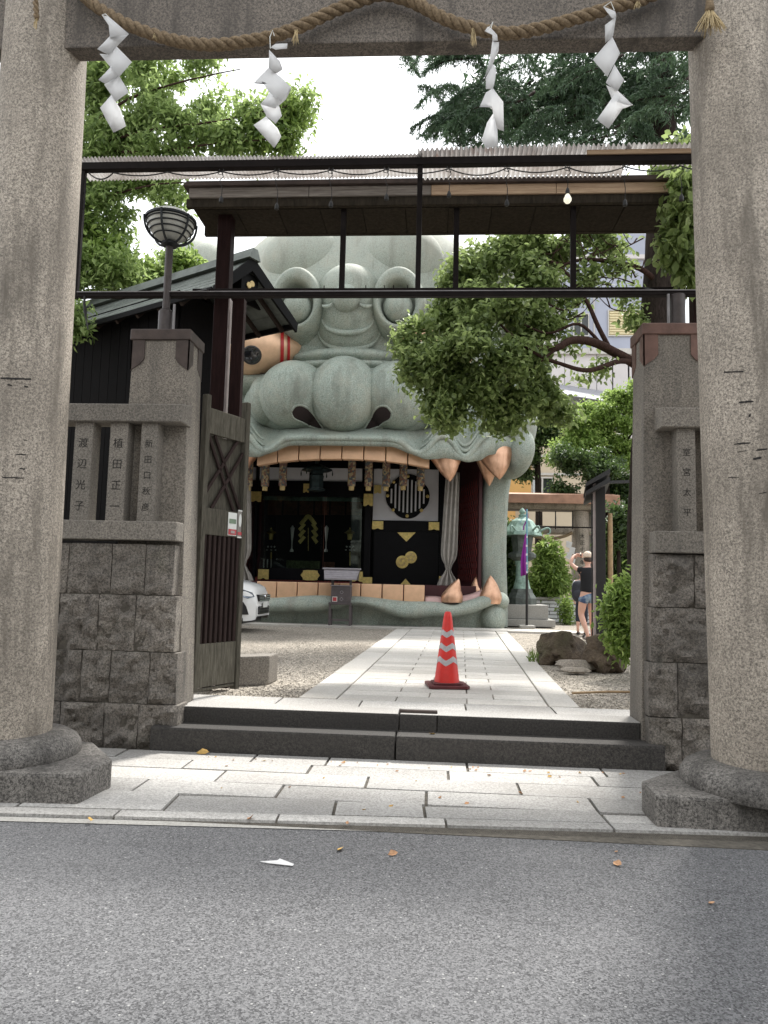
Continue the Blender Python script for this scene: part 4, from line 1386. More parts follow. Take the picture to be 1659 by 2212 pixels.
# ================================================================== DARK BUILDING LEFT BEHIND THE WALL
A = gy(541, 559, 10.5)
ang = R_(30)
rd = Vector((-math.cos(ang), math.sin(ang), 0))       # ridge runs left and away
hn = Vector((math.sin(ang), math.cos(ang), 0))        # away from the camera
DR = 0.66
HWN, HWF = 0.70, 1.02
bd = thing('small_shrine_building', 'dark boarded building with plated gable roof behind the granite fence', 'building', (A.x - 2, A.y, ZC))
LEN = 7.0
def bp(u, w, z):
    p = A + rd * u + hn * w
    return Vector((p.x, p.y, A.z + z))
for s in (-1, 1):
    n = 5
    HW = HWN if s < 0 else HWF
    for i in range(n):
        t0, t1 = i / n, (i + 1) / n + 0.03
        lift = 0.022
        y0, y1 = -DR * t0 ** 0.92 - lift * 0.2, -DR * t1 ** 0.92 + lift
        MB().hexa([bp(-.02, s * HW * t0, y0 - .03), bp(LEN, s * HW * t0, y0 - .03), bp(LEN, s * HW * t1, y1 - .05), bp(-.02, s * HW * t1, y1 - .05)],
                  [bp(-.02, s * HW * t0, y0), bp(LEN, s * HW * t0, y0), bp(LEN, s * HW * t1, y1 - .012), bp(-.02, s * HW * t1, y1 - .012)]).build('roof_plate', M['roof_copper'], bd)
    # barge board along the gable
    MB().hexa([bp(-.06, 0, -.20), bp(-.02, 0, -.20), bp(-.02, s * HW * 1.02, -DR - .17), bp(-.06, s * HW * 1.02, -DR - .17)],
              [bp(-.06, 0, 0.02), bp(-.02, 0, 0.02), bp(-.02, s * HW * 1.04, -DR - .02), bp(-.06, s * HW * 1.04, -DR - .02)]).build('barge_board', M['roof_edge'], bd)
    MB().hexa([bp(0, s * (HW - .02), -DR - .11), bp(LEN, s * (HW - .02), -DR - .11), bp(LEN, s * (HW + .03), -DR - .11), bp(0, s * (HW + .03), -DR - .11)],
              [bp(0, s * (HW - .02), -DR - .03), bp(LEN, s * (HW - .02), -DR - .03), bp(LEN, s * (HW + .03), -DR - .03), bp(0, s * (HW + .03), -DR - .03)]).build('eave_board', M['roof_edge'], bd)
MB().hexa([bp(-.1, -.12, -.03), bp(LEN, -.12, -.03), bp(LEN, .12, -.03), bp(-.1, .12, -.03)],
          [bp(-.1, -.05, .13), bp(LEN, -.05, .13), bp(LEN, .05, .13), bp(-.1, .05, .13)]).build('ridge_cap', M['roof_copper'], bd)
HW = HWN
MB().prism([bp(.28, -HW * .8, -DR * .84), bp(.28, HW * .8, -DR * .84), bp(.28, 0, -.1)], rd * .04).build('gable_board', M['black_wood'], bd)
MB().box(bp(.18, .02, -DR * .60), (.34, .34, .34), 0, Matrix((rd, hn, Vector((0, 0, 1)))).transposed()).build('gable_panel', M['roof_edge'], bd)
for (dx, dzz, r_) in ((-.032, -.018, .046), (.034, .024, .046)):
    MB().lathe(bp(.0, .02 + dx, -DR * .60 + dzz) , [(r_, 0), (r_, .012), (r_ * .7, .016)], 20, axis=-rd).build('gold_crest', M['brocade_end'], bd)
wz = ZC - A.z
for s in (-1,):
    nb = 26
    for i in range(nb):
        u0, u1 = .95 + (LEN - 1.0) * i / nb, .95 + (LEN - 1.0) * (i + 1) / nb
        MB().hexa([bp(u0 + .005, -HW * .72, wz), bp(u1 - .005, -HW * .72, wz), bp(u1 - .005, -HW * .72 + .03, wz), bp(u0 + .005, -HW * .72 + .03, wz)],
                  [bp(u0 + .005, -HW * .72, -DR * .7), bp(u1 - .005, -HW * .72, -DR * .7), bp(u1 - .005, -HW * .72 + .03, -DR * .7), bp(u0 + .005, -HW * .72 + .03, -DR * .7)]).build('wall_board', M['black_wood'], bd)
MB().hexa([bp(.92, -HW * .72 + .035, wz), bp(LEN, -HW * .72 + .035, wz), bp(LEN, HWF * .5, wz), bp(.92, HWF * .5, wz)],
          [bp(.92, -HW * .72 + .035, -DR * .75), bp(LEN, -HW * .72 + .035, -DR * .75), bp(LEN, HWF * .6, -DR * .75), bp(.92, HWF * .5, -DR * .75)]).build('wall', M['black_wood'], bd)
for k in range(14):
    u = .2 + k * .5
    for s in (-1, 1):
        HW = HWN if s < 0 else HWF
        MB().beam(bp(u, s * .1, -.20), bp(u, s * (HW - .03), -DR - .13), .05, .06).build('rafter', M['dark_wood'], bd)

# ================================================================== TRAFFIC CONE
cc = gz(965, 1484, ZC)
cn = thing('traffic_cone', 'red traffic cone with three silver chevron bands on the stone path', 'traffic cone', (cc.x, cc.y, ZC))
hC = gy(968, 1321, cc.y).z - ZC
rz = R_(8)
Mz = Matrix.Rotation(rz, 3, 'Z')
sq = lambda s: [Mz @ Vector((x, y, 0)) for x, y in ((-s, -s + .03), (-s + .03, -s), (s - .03, -s), (s, -s + .03), (s, s - .03), (s - .03, s), (-s + .03, s), (-s, s - .03))]
MB().prism([Vector((cc.x, cc.y, ZC + .004)) + p for p in sq(.205)], (0, 0, .032)).build('weight_base', M['cone_dark'], cn, bevel=.005)
MB().prism([Vector((cc.x, cc.y, ZC + .0365)) + p for p in sq(.15)], (0, 0, .018)).build('cone_foot', M['cone_dark'], cn, bevel=.005)
def cr(z):      # cone radius at height
    return lerp(.128, .036, (z - .05) / (hC - .05))
MB().lathe((cc.x, cc.y, ZC), [(cr(.05), .05), (cr(.3), .3), (cr(.5), .5), (cr(hC - .05), hC - .05), (.034, hC - .015), (.026, hC - .002), (.012, hC)], 40).build('cone_body', M['cone_red'], cn, smooth='auto')
for z0 in (.262, .395, .528):
    rows_ = [[], []]
    for i in range(81):
        a = 2 * math.pi * i / 80
        q = ((a + math.pi / 2 + rz) / (math.pi / 2)) % 1.0
        tri = abs(q - .5) * 2          # 1 at chevron tips
        dz_ = -.045 * tri * (cr(z0) / .1)
        for j, z in enumerate((z0 + .0 + dz_, z0 + .055 + dz_)):
            rr_ = cr(z) + .0018
            rows_[j].append((cc.x + rr_ * math.cos(a), cc.y + rr_ * math.sin(a), ZC + z))
    MB().grid(rows_).build('reflective_band', M['reflect'], cn, smooth=True)

# ================================================================== WHITE CAR
cnp = gy(552, 1340, 14.6)
car = thing('parked_car', 'white car nosing out behind the open gate leaf', 'car', (cnp.x - 2.0, 15.3, ZC))
yaw = R_(-2)
Mc = Matrix.Rotation(yaw, 3, 'Z')
NOSE = Vector((cnp.x - .06, 14.6, ZC))
def cp(l, s, h):          # l: distance back from the nose, s: sideways, h: height
    p = Mc @ Vector((-l, s, h))
    return NOSE + Vector((0, .80, 0)) + p
def half_w(l):
    return .845 * (1 - .30 * math.exp(-l / .32) - .12 * math.exp(-l / .10))
prof = [(-.02, .30, .62), (.0, .24, .78), (.06, .22, .90), (.18, .21, .965), (.40, .21, 1.02), (.7, .21, 1.07), (1.0, .21, 1.12), (1.25, .22, 1.18), (1.9, .22, 1.22), (2.8, .22, 1.24), (3.8, .24, 1.24), (4.35, .3, 1.18), (4.45, .4, 1.0)]
rows_ = []
for (l, zb_, zt_) in prof:
    w = half_w(max(l, 0)) if l < 3.9 else .84
    row = []
    NS = 24
    for k in range(NS + 1):
        a = math.pi * k / NS
        ca, sa = math.cos(a), math.sin(a)
        x = w * (abs(ca) ** .42) * (1 if ca > 0 else -1)
        z = zb_ + (zt_ - zb_) * (sa ** .40)
        bulge = (.03 * math.sin(math.pi * min(1, max(0, (z - .3) / .8))))
        x += bulge * (1 if ca > 0 else -1)
        row.append(cp(l, x, z))
    rows_.append(row)
m = MB().grid(rows_)
n0 = len(rows_[0])
m.f.append(tuple(range(n0)))
m.f.append(tuple(len(m.v) - n0 + i for i in range(n0))[::-1])
m.build('body', M['car_white'], car, smooth='auto')
# cabin
rc = []
for (l, zt_, w) in ((1.0, 1.13, .70), (1.45, 1.5, .66), (1.9, 1.74, .62), (2.6, 1.8, .62), (3.6, 1.76, .62), (4.2, 1.6, .64), (4.35, 1.2, .7)):
    rc.append([cp(l, w * math.copysign(abs(math.cos(math.pi * k / 14)) ** .4, math.cos(math.pi * k / 14)), 1.1 + (zt_ - 1.1) * (math.sin(math.pi * k / 14) ** .5)) for k in range(15)])
MB().grid(rc).build('cabin', M['car_glass'], car, smooth='auto')
MB().ellipsoid(cp(2.75, 0, 1.76), (1.1, .62, .06), Mc).build('roof', M['car_white'], car, smooth=True)
def on_body(l, h, s=-1, off=.006):
    """point on the car's near (-s) side"""
    i = 0
    while i < len(prof) - 2 and prof[i + 1][0] < l:
        i += 1
    t = (l - prof[i][0]) / (prof[i + 1][0] - prof[i][0])
    zb_, zt_ = lerp(prof[i][1], prof[i + 1][1], t), lerp(prof[i][2], prof[i + 1][2], t)
    w = half_w(max(l, 0))
    q = min(.999, max(0.001, (h - zb_) / (zt_ - zb_)))
    sa = q ** 2.5
    ca = math.sqrt(max(0, 1 - sa * sa))
    x = w * ca ** .42 + .03 * math.sin(math.pi * min(1, max(0, (h - .3) / .8))) + off
    return cp(l, s * x, h)
def patch(poly, name, mat, off=.008, s=-1, th=.0):
    pts_ = [on_body(l, h, s, off) for l, h in poly]
    c = sum(pts_, Vector()) / len(pts_)
    mm = MB().add([c] + pts_, [(0, i + 1, (i + 1) % len(pts_) + 1) for i in range(len(pts_))])
    return mm.build(name, mat, car, solid=.006)
for s in (-1, 1):
    patch([(.02, .70), (.12, .66), (.45, .78), (.62, .90), (.50, .90), (.22, .84), (.06, .78)], 'headlight', M['lamp_clear'], .03, s)
    patch([(.10, .20 + .14), (.22, .34), (.26, .42), (.20, .60), (.14, .50)], 'fog_lamp', M['car_black'], .02, s)
# grille on the nose
for k, (z0, z1, w) in enumerate(((.60, .74, .42), (.34, .50, .38))):
    pts_ = [cp(-.045, x, z) for x, z in ((-w, z0), (w, z0), (w * 1.1, z1), (-w * 1.1, z1))]
    MB().prism(pts_, Mc @ Vector((-.08, 0, 0))).build('grille', M['car_black'], car, bevel=.01)
    for q in range(3):
        zz = lerp(z0, z1, (q + .5) / 3)
        MB().beam(cp(-.052, -w, zz), cp(-.052, w, zz), .012, .018).build('grille_bar', M['chrome'], car)
MB().ellipsoid(cp(-.065, 0, .70), (.02, .07, .05), Mc).build('nose_badge', M['chrome'], car, smooth=True)
MB().box(cp(-.06, 0, .53), (.012, .33, .11), 0, Mc).build('number_plate', M['sign_white'], car)
for s in (-1, 1):
    for l in (.92, 3.55):
        c = cp(l, s * .74, .315)
        ax = Mc @ Vector((0, s, 0))
        wh = MB().lathe(c - ax * .10, [(.20, 0), (.315, .01), (.325, .05), (.325, .15), (.31, .19), (.21, .2)], 32, axis=ax).build('wheel', M['rubber'], car, smooth='auto')
        MB().lathe(c + ax * .06, [(.21, 0), (.2, .035), (.05, .03), (.03, .045), (0.001, .045)], 24, axis=ax).build('rim', M['chrome'], wh, smooth='auto')
MB().box(cp(2.2, 0, .22), (4.0, 1.4, .12), 0, Mc).build('underbody', M['car_black'], car)

# ================================================================== OFFERING BOX ON ITS STAND
YO = 17.62
bx = thing('offering_box', 'small brown box with ribbed roof on a four-legged stand before the lower jaw', 'offering box', tuple(gy(738, 1350, YO)))
def q3(px, py, Y=YO):
    return gy(px, py, Y)
xa_, xb_ = q3(712, 1300).x, q3(761, 1300).x
za_, zb2 = ZC + .006, q3(738, 1304).z
for (x, y) in ((xa_ + .03, YO - .15), (xb_ - .03, YO - .15), (xa_ + .03, YO + .15), (xb_ - .03, YO + .15)):
    MB().box2((x - .025, y - .025, za_), (x + .025, y + .025, zb2 - .02)).build('leg', M['box_grey'], bx)
MB().box2((xa_, YO - .19, zb2 - .02), (xb_, YO + .19, zb2 + .03)).build('stand_top', M['box_grey'], bx, bevel=.005)
MB().box2((xa_ + .05, YO - .165, za_ + .12), (xb_ - .05, YO - .14, za_ + .16)).build('stretcher', M['box_grey'], bx)
zt2 = q3(738, 1266).z
MB().box2((xa_ + .05, YO - .16, zb2 + .032), (xb_ - .03, YO + .16, zt2)).build('coin_chest', M['box_grey'], bx, bevel=.006)
MB().box2((xa_ + .03, YO - .18, zt2 + .001), (xb_ - .01, YO + .18, zt2 + .02)).build('chest_lid', M['box_roof'], bx)
p = q3(725, 1294)
MB().box2((p.x - .06, YO - .168, p.z - .06), (p.x + .06, YO - .162, p.z + .06)).build('label', M['sign_white'], bx)
MB().box2((p.x - .045, YO - .172, p.z - .045), (p.x + .045, YO - .169, p.z + .045)).build('red_label', M['sign_red'], bx)
text_mesh('crest_mark', '○', .10, (p.x + .16, YO - .1615, p.z + .16), M['box_roof'], bx)
text_mesh('crest_mark', '◇', .10, (p.x + .16, YO - .1615, p.z), M['box_roof'], bx)
zr0, zr1 = q3(738, 1250).z, q3(738, 1230).z
for (x, y) in ((xa_ + .06, YO - .12), (xb_ - .05, YO - .12), (xa_ + .06, YO + .12), (xb_ - .05, YO + .12)):
    MB().box2((x - .015, y - .015, zt2 + .02), (x + .015, y + .015, zr0)).build('roof_post', M['box_grey'], bx)
xm2 = (xa_ + xb_) / 2
for s in (-1, 1):
    for k in range(5):
        t0, t1 = k / 5, (k + 1) / 5
        a_ = .36 - .0 * t0
        MB().hexa([(xm2 - .43 + .05 * t0, YO + s * .26 * t0, zr1 - (zr1 - zr0) * t0 - .02), (xm2 + .43 - .05 * t0, YO + s * .26 * t0, zr1 - (zr1 - zr0) * t0 - .02), (xm2 + .43 - .05 * t1, YO + s * .26 * t1, zr1 - (zr1 - zr0) * t1 - .03), (xm2 - .43 + .05 * t1, YO + s * .26 * t1, zr1 - (zr1 - zr0) * t1 - .03)],
                  [(xm2 - .43 + .05 * t0, YO + s * .26 * t0, zr1 - (zr1 - zr0) * t0), (xm2 + .43 - .05 * t0, YO + s * .26 * t0, zr1 - (zr1 - zr0) * t0), (xm2 + .43 - .05 * t1, YO + s * .26 * t1, zr1 - (zr1 - zr0) * t1 + .008), (xm2 - .43 + .05 * t1, YO + s * .26 * t1, zr1 - (zr1 - zr0) * t1 + .008)]).build('roof_strip', M['box_roof'], bx)
MB().box((xm2, YO, zr1 + .012), (.92, .09, .04)).build('ridge', M['box_roof'], bx, bevel=.01)

# ================================================================== ROCKS
def boulder(c, r, name, label, mat, seed, rough=.35, group=None, flat=0.0):
    m = MB()
    def fn(p):
        d = 1 + rough * fbm(p + Vector((seed, seed * 2, 0)), 1.1, 5) + .17 * fbm(p * 1 + Vector((0, seed, 3)), 3.5, 5)
        q = p * d
        # squared-off faces
        for a in (Vector((.8, -.5, .3)), Vector((-.7, -.6, .4)), Vector((.1, -.9, .42)), Vector((0, .2, 1))):
            a = a.normalized()
            k = q.dot(a) - .68
            if k > 0:
                q = q - a * k * .85
        return q
    m.ellipsoid(c, r, None, 72, 44, fn)
    o = m.build(name, mat, None, smooth=True)
    tag(o, label, 'rock', group)
    return o
def rk(px0, px1, py0, py1, Yb, label, seed, mat=M['rock'], dep=.8, rough=.35):
    b = gz((px0 + px1) / 2, py1, ZC)
    Yc = b.y + .18
    lo, hi = gy(px0, (py0 + py1) / 2, Yc), gy(px1, (py0 + py1) / 2, Yc)
    zt_ = gy((px0 + px1) / 2, py0, Yc).z
    w = (hi.x - lo.x) / 2
    h = (zt_ - ZC)
    return boulder(((lo.x + hi.x) / 2, Yc + w * dep * .3, ZC + h * .42), (w * 1.08, w * dep, h * .66), 'garden_rock', label, mat, seed, rough)
rk(1172, 1262, 1360, 1436, 0, 'large brown squared boulder beside the path with grass at its foot', 3.3, rough=.5)
rk(1266, 1352, 1366, 1452, 0, 'large dark boulder leaning beside the leafy green bush', 8.1, rough=.5)
rk(1210, 1276, 1404, 1438, 0, 'small grey-brown rock wedged between the two large boulders', 5.2)
rk(1206, 1290, 1424, 1450, 0, 'low rounded pale stone lying before the boulders', 11.7, M['pale_rock'], .7, .15)
rk(1214, 1276, 1441, 1456, 0, 'flat pale stone sunk in the gravel below the rounded stone', 14.2, M['pale_rock'], .6, .12)

# thin stick on the gravel
a, b = gz(1236, 1497, ZC), gz(1388, 1494, ZC)
tag(MB().tube([(a.x, a.y, ZC + .0), ((a.x + b.x) / 2, (a.y + b.y) / 2 + .01, ZC + .004), (b.x + .3, b.y, ZC + .002)], .012, 8).build('bamboo_stick', M['bamboo']), 'thin pale stick lying across the gravel beside the path', 'stick')

# ================================================================== NOTICE POST, BAMBOO, BANNER, LANTERN
YN = 13.2
n0_, n1_ = gy(1281, 1200, YN), gy(1306, 1200, YN)
nb = thing('notice_board', 'tall dark notice board seen edge-on with a small slanted roof', 'notice board', ((n0_.x + n1_.x) / 2, YN, ZC))
ztn = gy(1292, 1040, YN).z
xw = n1_.x - n0_.x
vdir = Vector((n0_.x, YN, 0)).normalized()        # the board stands in line with our view of it
vs_ = Vector((vdir.y, -vdir.x, 0))
o_ = Vector((n0_.x, YN, 0))
def nbox(s0, s1, d0, d1, z0, z1, name, mat):
    q = [o_ + vs_ * s + vdir * d for s, d in ((s0, d0), (s1, d0), (s1, d1), (s0, d1))]
    MB().hexa([(p.x, p.y, z0) for p in q], [(p.x, p.y, z1) for p in q]).build(name, mat, nb, bevel=.004)
nbox(0, .05, -.05, .05, ZC - .03, ztn, 'pale_edge', M['light_edge'])
nbox(.053, xw + .01, -.07, 1.3, ZC - .03, ztn - .02, 'board', M['black_metal'])
nbox(-.03, -.003, -.04, .06, ZC - .03, ztn - .03, 'post', M['black_metal'])
ra, rb_, rcn = gy(1258, 1052, YN), gy(1306, 1022, YN), gy(1306, 1042, YN)
for dz_ in (0, -.15):
    MB().hexa([ra + Vector((0, -.3, dz_ - .03)), rb_ + Vector((.03, -.3, dz_ - .05)), rb_ + Vector((.03, 0, dz_ - .05)) + vdir * 1.5, ra + Vector((0, 0, dz_ - .03)) + vdir * 1.5],
              [ra + Vector((0, -.3, dz_ + .04)), rb_ + Vector((.03, -.3, dz_ + .04)), rb_ + Vector((.03, 0, dz_ + .04)) + vdir * 1.5, ra + Vector((0, 0, dz_ + .04)) + vdir * 1.5]).build('roof_slab', M['black_metal'], nb)
MB().beam(gy(1306, 1042, YN + .02), gy(1368, 1040, YN + .1), .05, .05).build('cross_arm', M['black_metal'], nb)
MB().lathe((n1_.x + .085, YN - .05, ZC), [(.05, 0), (.045, 2.1), (.04, 2.35)], 12).build('bamboo_pole', M['bamboo'], nb, smooth='auto')

YBn = 19.0
bb = gy(1138, 1352, YBn)
bn = thing('banner', 'purple banner furled on a blue and black pole beside the bronze lantern', 'banner', (bb.x, YBn, ZC))
bt = gy(1138, 1100, YBn)
MB().tube([(bb.x, YBn, ZC + .04), (bb.x - .005, YBn, gy(1138, 1238, YBn).z)], .034, 10).build('lower_pole', M['black_metal'], bn)
MB().tube([(bb.x - .005, YBn, gy(1138, 1238, YBn).z), (bt.x, YBn, bt.z)], .022, 8).build('upper_pole', M['pole_blue'], bn)
MB().box2((bb.x - .19, YBn - .2, ZC - .0), (bb.x + .19, YBn + .2, ZC + .07)).build('base_block', M['concrete'], bn, bevel=.01)
rows_ = []
for j in range(13):
    v = j / 12
    py = lerp(1152, 1242, v)
    wpx = lerp(3, 13, min(1, v * 1.6))
    row = []
    for i in range(9):
        u = i / 8
        p = gy(1137.5 - wpx * u - 1.0, py + 3 * u, YBn)
        row.append(Vector((p.x, YBn - .05 + .05 * math.sin(u * 9 + v * 3) * v - .04 * u, p.z)))
    rows_.append(row)
fl = MB().grid(rows_).build('banner_cloth', M['purple'], bn, smooth=True, solid=.006)
MB().beam((bt.x, YBn, bt.z - .1), (bt.x - .18, YBn - .02, bt.z - .35), .012, .012).build('arm', M['pole_blue'], bn)
rows_ = [[gy(1137 + 5 * math.sin(k) - 3 * j, 1100 + k * 9, YBn) for j in range(2)] for k in range(6)]
MB().grid(rows_).build('ribbon', M['purple'], bn, solid=.006)
for k in range(5):
    p = gy(1137.5, 1160 + k * 19, YBn - .03)
    MB().box(p, (.04, .03, .05)).build('clip', M['sign_white'], bn)

# bronze lantern
YL = 20.4
lc = gy(1127, 1300, YL)
def lz(py):
    return gy(1127, py, YL).z
ln = thing('bronze_lantern', 'tall green bronze lantern with scrolled roof corners on stone steps', 'lantern', (lc.x, YL, ZC))
for (hw, z0, z1) in ((.78, ZC, lz(1335)), (.62, lz(1335), lz(1305))):
    MB().box2((lc.x - hw, YL - hw, z0), (lc.x + hw, YL + hw, z1 - .002)).build('stone_step', M['concrete'], ln, bevel=.012)
def hexprof(prof, name, mat, seg=6):
    MB().lathe((lc.x, YL, 0), prof, seg).build(name, mat, ln)
hexprof([(.40, lz(1305)), (.40, lz(1292)), (.30, lz(1280)), (.27, lz(1272))], 'foot', M['bronze_dark'])
MB().lathe((lc.x, YL, 0), [(.24, lz(1272)), (.17, lz(1250)), (.16, lz(1225)), (.2, lz(1212))], 24).build('shaft', M['patina'], ln, smooth='auto')
hexprof([(.2, lz(1212)), (.38, lz(1204)), (.38, lz(1197)), (.27, lz(1192))], 'platform', M['bronze_dark'])
hexprof([(.25, lz(1192)), (.30, lz(1160)), (.33, lz(1156))], 'fire_box', M['bronze_dark'])
hexprof([(.55, lz(1157)), (.52, lz(1150)), (.40, lz(1138)), (.30, lz(1126)), (.18, lz(1120)), (.10, lz(1117))], 'lantern_roof', M['patina'])
for k in range(6):
    a = k * math.pi / 3
    d = Vector((math.cos(a), math.sin(a), 0))
    pts_ = [Vector((lc.x, YL, lz(1152))) + d * (.48 + .17 * (1 - math.exp(-t * 1.1)) * math.cos(t * .0) + .09 * (math.cos(t + math.pi) + 1) * math.exp(-t * .15)) + Vector((0, 0, .11 * math.sin(t) * math.exp(-t * .1) + .06)) for t in [i * .33 for i in range(17)]]
    MB().tube(pts_, [.03 - .0011 * i for i in range(17)], 7).build('roof_scroll', M['patina'], ln, smooth=True)
MB().lathe((lc.x, YL, 0), [(.08, lz(1118)), (.11, lz(1113)), (.05, lz(1110)), (.09, lz(1106)), (.06, lz(1101)), (.01, lz(1097))], 16).build('finial', M['patina'], ln, smooth='auto')

# ================================================================== INNER TORII AND LOW WALLS
YT = 24.5
t2 = thing('stone_torii', 'smaller stone torii with plated roof ridge and thin rope beyond the lantern', 'torii', tuple(gy(1253, 1330, YT)))
def t2p(px, py, Y=YT):
    return gy(px, py, Y)
for px in (1254, 1010):
    b_, t_ = t2p(px, 1335), t2p(px, 1100)
    MB().lathe((b_.x, YT, ZC - .05), [(.30, 0), (.27, t_.z - ZC)], 24).build('pillar', M['torii'], t2, smooth='auto')
za, zb3 = t2p(1200, 1155).z, t2p(1200, 1136).z
MB().tube([(t2p(960, 1145).x, YT, (za + zb3) / 2), (t2p(1290, 1145).x, YT, (za + zb3) / 2)], (zb3 - za) / 2, 16).build('tie_beam', M['torii'], t2, smooth='auto')
k0, k1 = t2p(1200, 1104).z, t2p(1200, 1085).z
MB().box2((t2p(950, 1090).x, YT - .3, k0), (t2p(1330, 1090).x, YT + .3, k1)).build('lintel', M['lintel'], t2, bevel=.02)
MB().tube([(t2p(950, 1090).x, YT - .32, k0 + .18), (t2p(1342, 1090).x, YT - .32, k0 + .18)], .16, 16).build('lintel_log', M['torii'], t2, smooth='auto')
MB().hexa([(t2p(940, 1085).x, YT - .8, k1 - .12), (t2p(1326, 1085).x, YT - .8, k1 - .12), (t2p(1326, 1085).x, YT + .6, k1 + .0), (t2p(940, 1085).x, YT + .6, k1)],
          [(t2p(940, 1085).x, YT - .8, k1 + .16), (t2p(1326, 1085).x, YT - .8, k1 + .16), (t2p(1322, 1085).x, YT, k1 + .30), (t2p(940, 1085).x, YT, k1 + .30)]).build('roof_plate', M['copper_roof'], t2)
for px in (1125, 1165, 1200, 1237):
    MB().beam(t2p(px, 1104, YT - .5), t2p(px, 1143, YT - .5), .03, .03).build('hanger_bar', M['frame_steel'], t2)
MB().beam(t2p(960, 1136, YT - .5), t2p(1300, 1140, YT - .5), .04, .04).build('hanger_rail', M['frame_steel'], t2)
rpts = catmull([t2p(1135, 1150, YT - .35), t2p(1160, 1160, YT - .35), t2p(1190, 1164, YT - .35), t2p(1220, 1158, YT - .35), t2p(1236, 1150, YT - .35)], 6)
tag(MB().tube(rpts, .05, 8).build('straw_rope', M['rope'], smooth=True), 'thin dark rope sagging below the smaller torii beam', 'rope')
p = t2p(1232, 1168, YT - .4)
pm = MB()
for k in range(4):
    x0 = p.x + (.06 if k % 2 else -.04)
    pm.add([(x0 - .08, YT - .4, p.z - .18 * k), (x0 + .1, YT - .42, p.z - .05 - .18 * k), (x0 + .06, YT - .41, p.z - .26 - .18 * k), (x0 - .1, YT - .39, p.z - .2 - .18 * k)], [(0, 1, 2, 3)])
tag(pm.build('paper_streamer', M['paper'], solid=.004), 'tiny white paper streamer on the rope of the smaller torii', 'streamer')
for i, ch in enumerate('大正十五年奉納'):
    text_mesh('carved_letter', ch, .16, (t2p(1254, 1160 + i * 14).x, YT - .30, t2p(1254, 1160 + i * 14).z), M['letter'], t2)
# stone panel wall beside the inner torii pillar
pw = thing('stone_wall', 'pale stone slab wall behind the person photographing', 'wall', tuple(t2p(1280, 1330, 25.5)))
for i in range(6):
    x0 = t2p(1262, 1200, 25.5).x + i * 1.0
    for j in range(5):
        MB().box2((x0 + .01, 25.5, ZC + j * .75), (x0 + .99, 25.7, ZC + j * .75 + .735)).build('stone_panel', M['concrete'], pw, bevel=.01)
# white block wall under the shrubs
YWB = 22.6
bw = thing('block_wall', 'low wall of white painted bricks below the round shrub', 'wall', tuple(gy(1190, 1345, YWB)))
x0, x1 = gy(1150, 1330, YWB).x, gy(1232, 1330, YWB).x
zt_ = gy(1190, 1294, YWB).z
MB().box2((x0, YWB, ZC - .05), (x1 + 1.5, YWB + .25, zt_ - .01)).build('wall_core', M['mortar'], bw)
rows_n = 6
for j in range(rows_n):
    bh = (zt_ - .04 - ZC) / rows_n
    xx = x0 - (.25 if j % 2 else 0)
    while xx < x1 + 1.4:
        a_, b_ = max(xx, x0) + .012, min(xx + .5, x1 + 1.4) - .012
        if b_ - a_ > .06:
            MB().box2((a_, YWB - .02, ZC + j * bh + .012), (b_, YWB + .05, ZC + (j + 1) * bh - .012)).build('brick', M['white_brick'], bw, bevel=.006)
        xx += .5
MB().box2((x0 - .3, YWB - .06, zt_ - .03), (x1 + 3, YWB + .3, zt_ + .05)).build('coping', M['concrete'], bw, bevel=.01)
# ================================================================== THE LION HEAD HALL
X0 = -2.30
YM = 17.7
LH = thing('lion_head_hall', 'giant grey-green lion head hall with open mouth, copper teeth and eyes', 'shrine hall', (X0, 19.5, ZC))
def U(px, py, Y=YM):
    p = gy(px, py, Y)
    return p.x - X0, p.z
SURF = []                                   # front surfaces, for laying marks on them
def ell(c, r, name, mat=None, rot=None, keep=True, seg=40, rings=26, fn=None, mirror=False):
    cs = [c] if not mirror else [c, (-c[0], c[1], c[2])]
    for i, q in enumerate(cs):
        Mx = None
        if rot is not None:
            e = rot if i == 0 else (rot[0], -rot[1], -rot[2])
            Mx = Matrix.Rotation(e[2], 3, 'Z') @ Matrix.Rotation(e[1], 3, 'Y') @ Matrix.Rotation(e[0], 3, 'X')
        MB().ellipsoid((X0 + q[0], q[1], q[2]), r, Mx, seg, rings, fn).build(name, mat or M['lion'], LH, smooth=True)
        if keep:
            SURF.append((q, r))
def front(u, z):
    best = 30.0
    for (c, r) in SURF:
        k = 1 - ((u - c[0]) / r[0]) ** 2 - ((z - c[2]) / r[2]) ** 2
        if k > 0:
            best = min(best, c[1] - r[1] * math.sqrt(k))
    return best

# big masses
ell((0, 20.7, 8.6), (4.1, 2.95, 3.4), 'skull', seg=64, rings=40)
ell((0, 20.5, 7.15), (4.5, 2.5, 2.3), 'cheek', seg=64, rings=40)
# forehead bosses
u1, z1_ = U(640, 520)
u2, z2_ = U(833, 523)
ell((-1.18, 18.75, 9.75), (1.25, .95, 1.0), 'forehead_boss', mirror=True)
# ears and mane curls far out
ell((4.85, 20.5, 10.3), (.95, .75, 1.0), 'ear', mirror=True, rot=(0, .35, 0))
ell((4.15, 19.6, 10.0), (.62, .6, .75), 'mane_curl', mirror=True)
ell((4.55, 21.0, 9.2), (.9, .9, 1.2), 'mane_curl', mirror=True)
ell((4.7, 21.3, 7.6), (.9, .9, 1.2), 'mane_curl', mirror=True)
# brow wings
ell((2.45, 18.7, 8.95), (1.15, .55, .42), 'brow_wing', mirror=True, rot=(.2, .38, -.25))
ell((2.3, 18.35, 8.35), (.95, .6, .34), 'brow_wing', mirror=True, rot=(.1, .28, -.2))
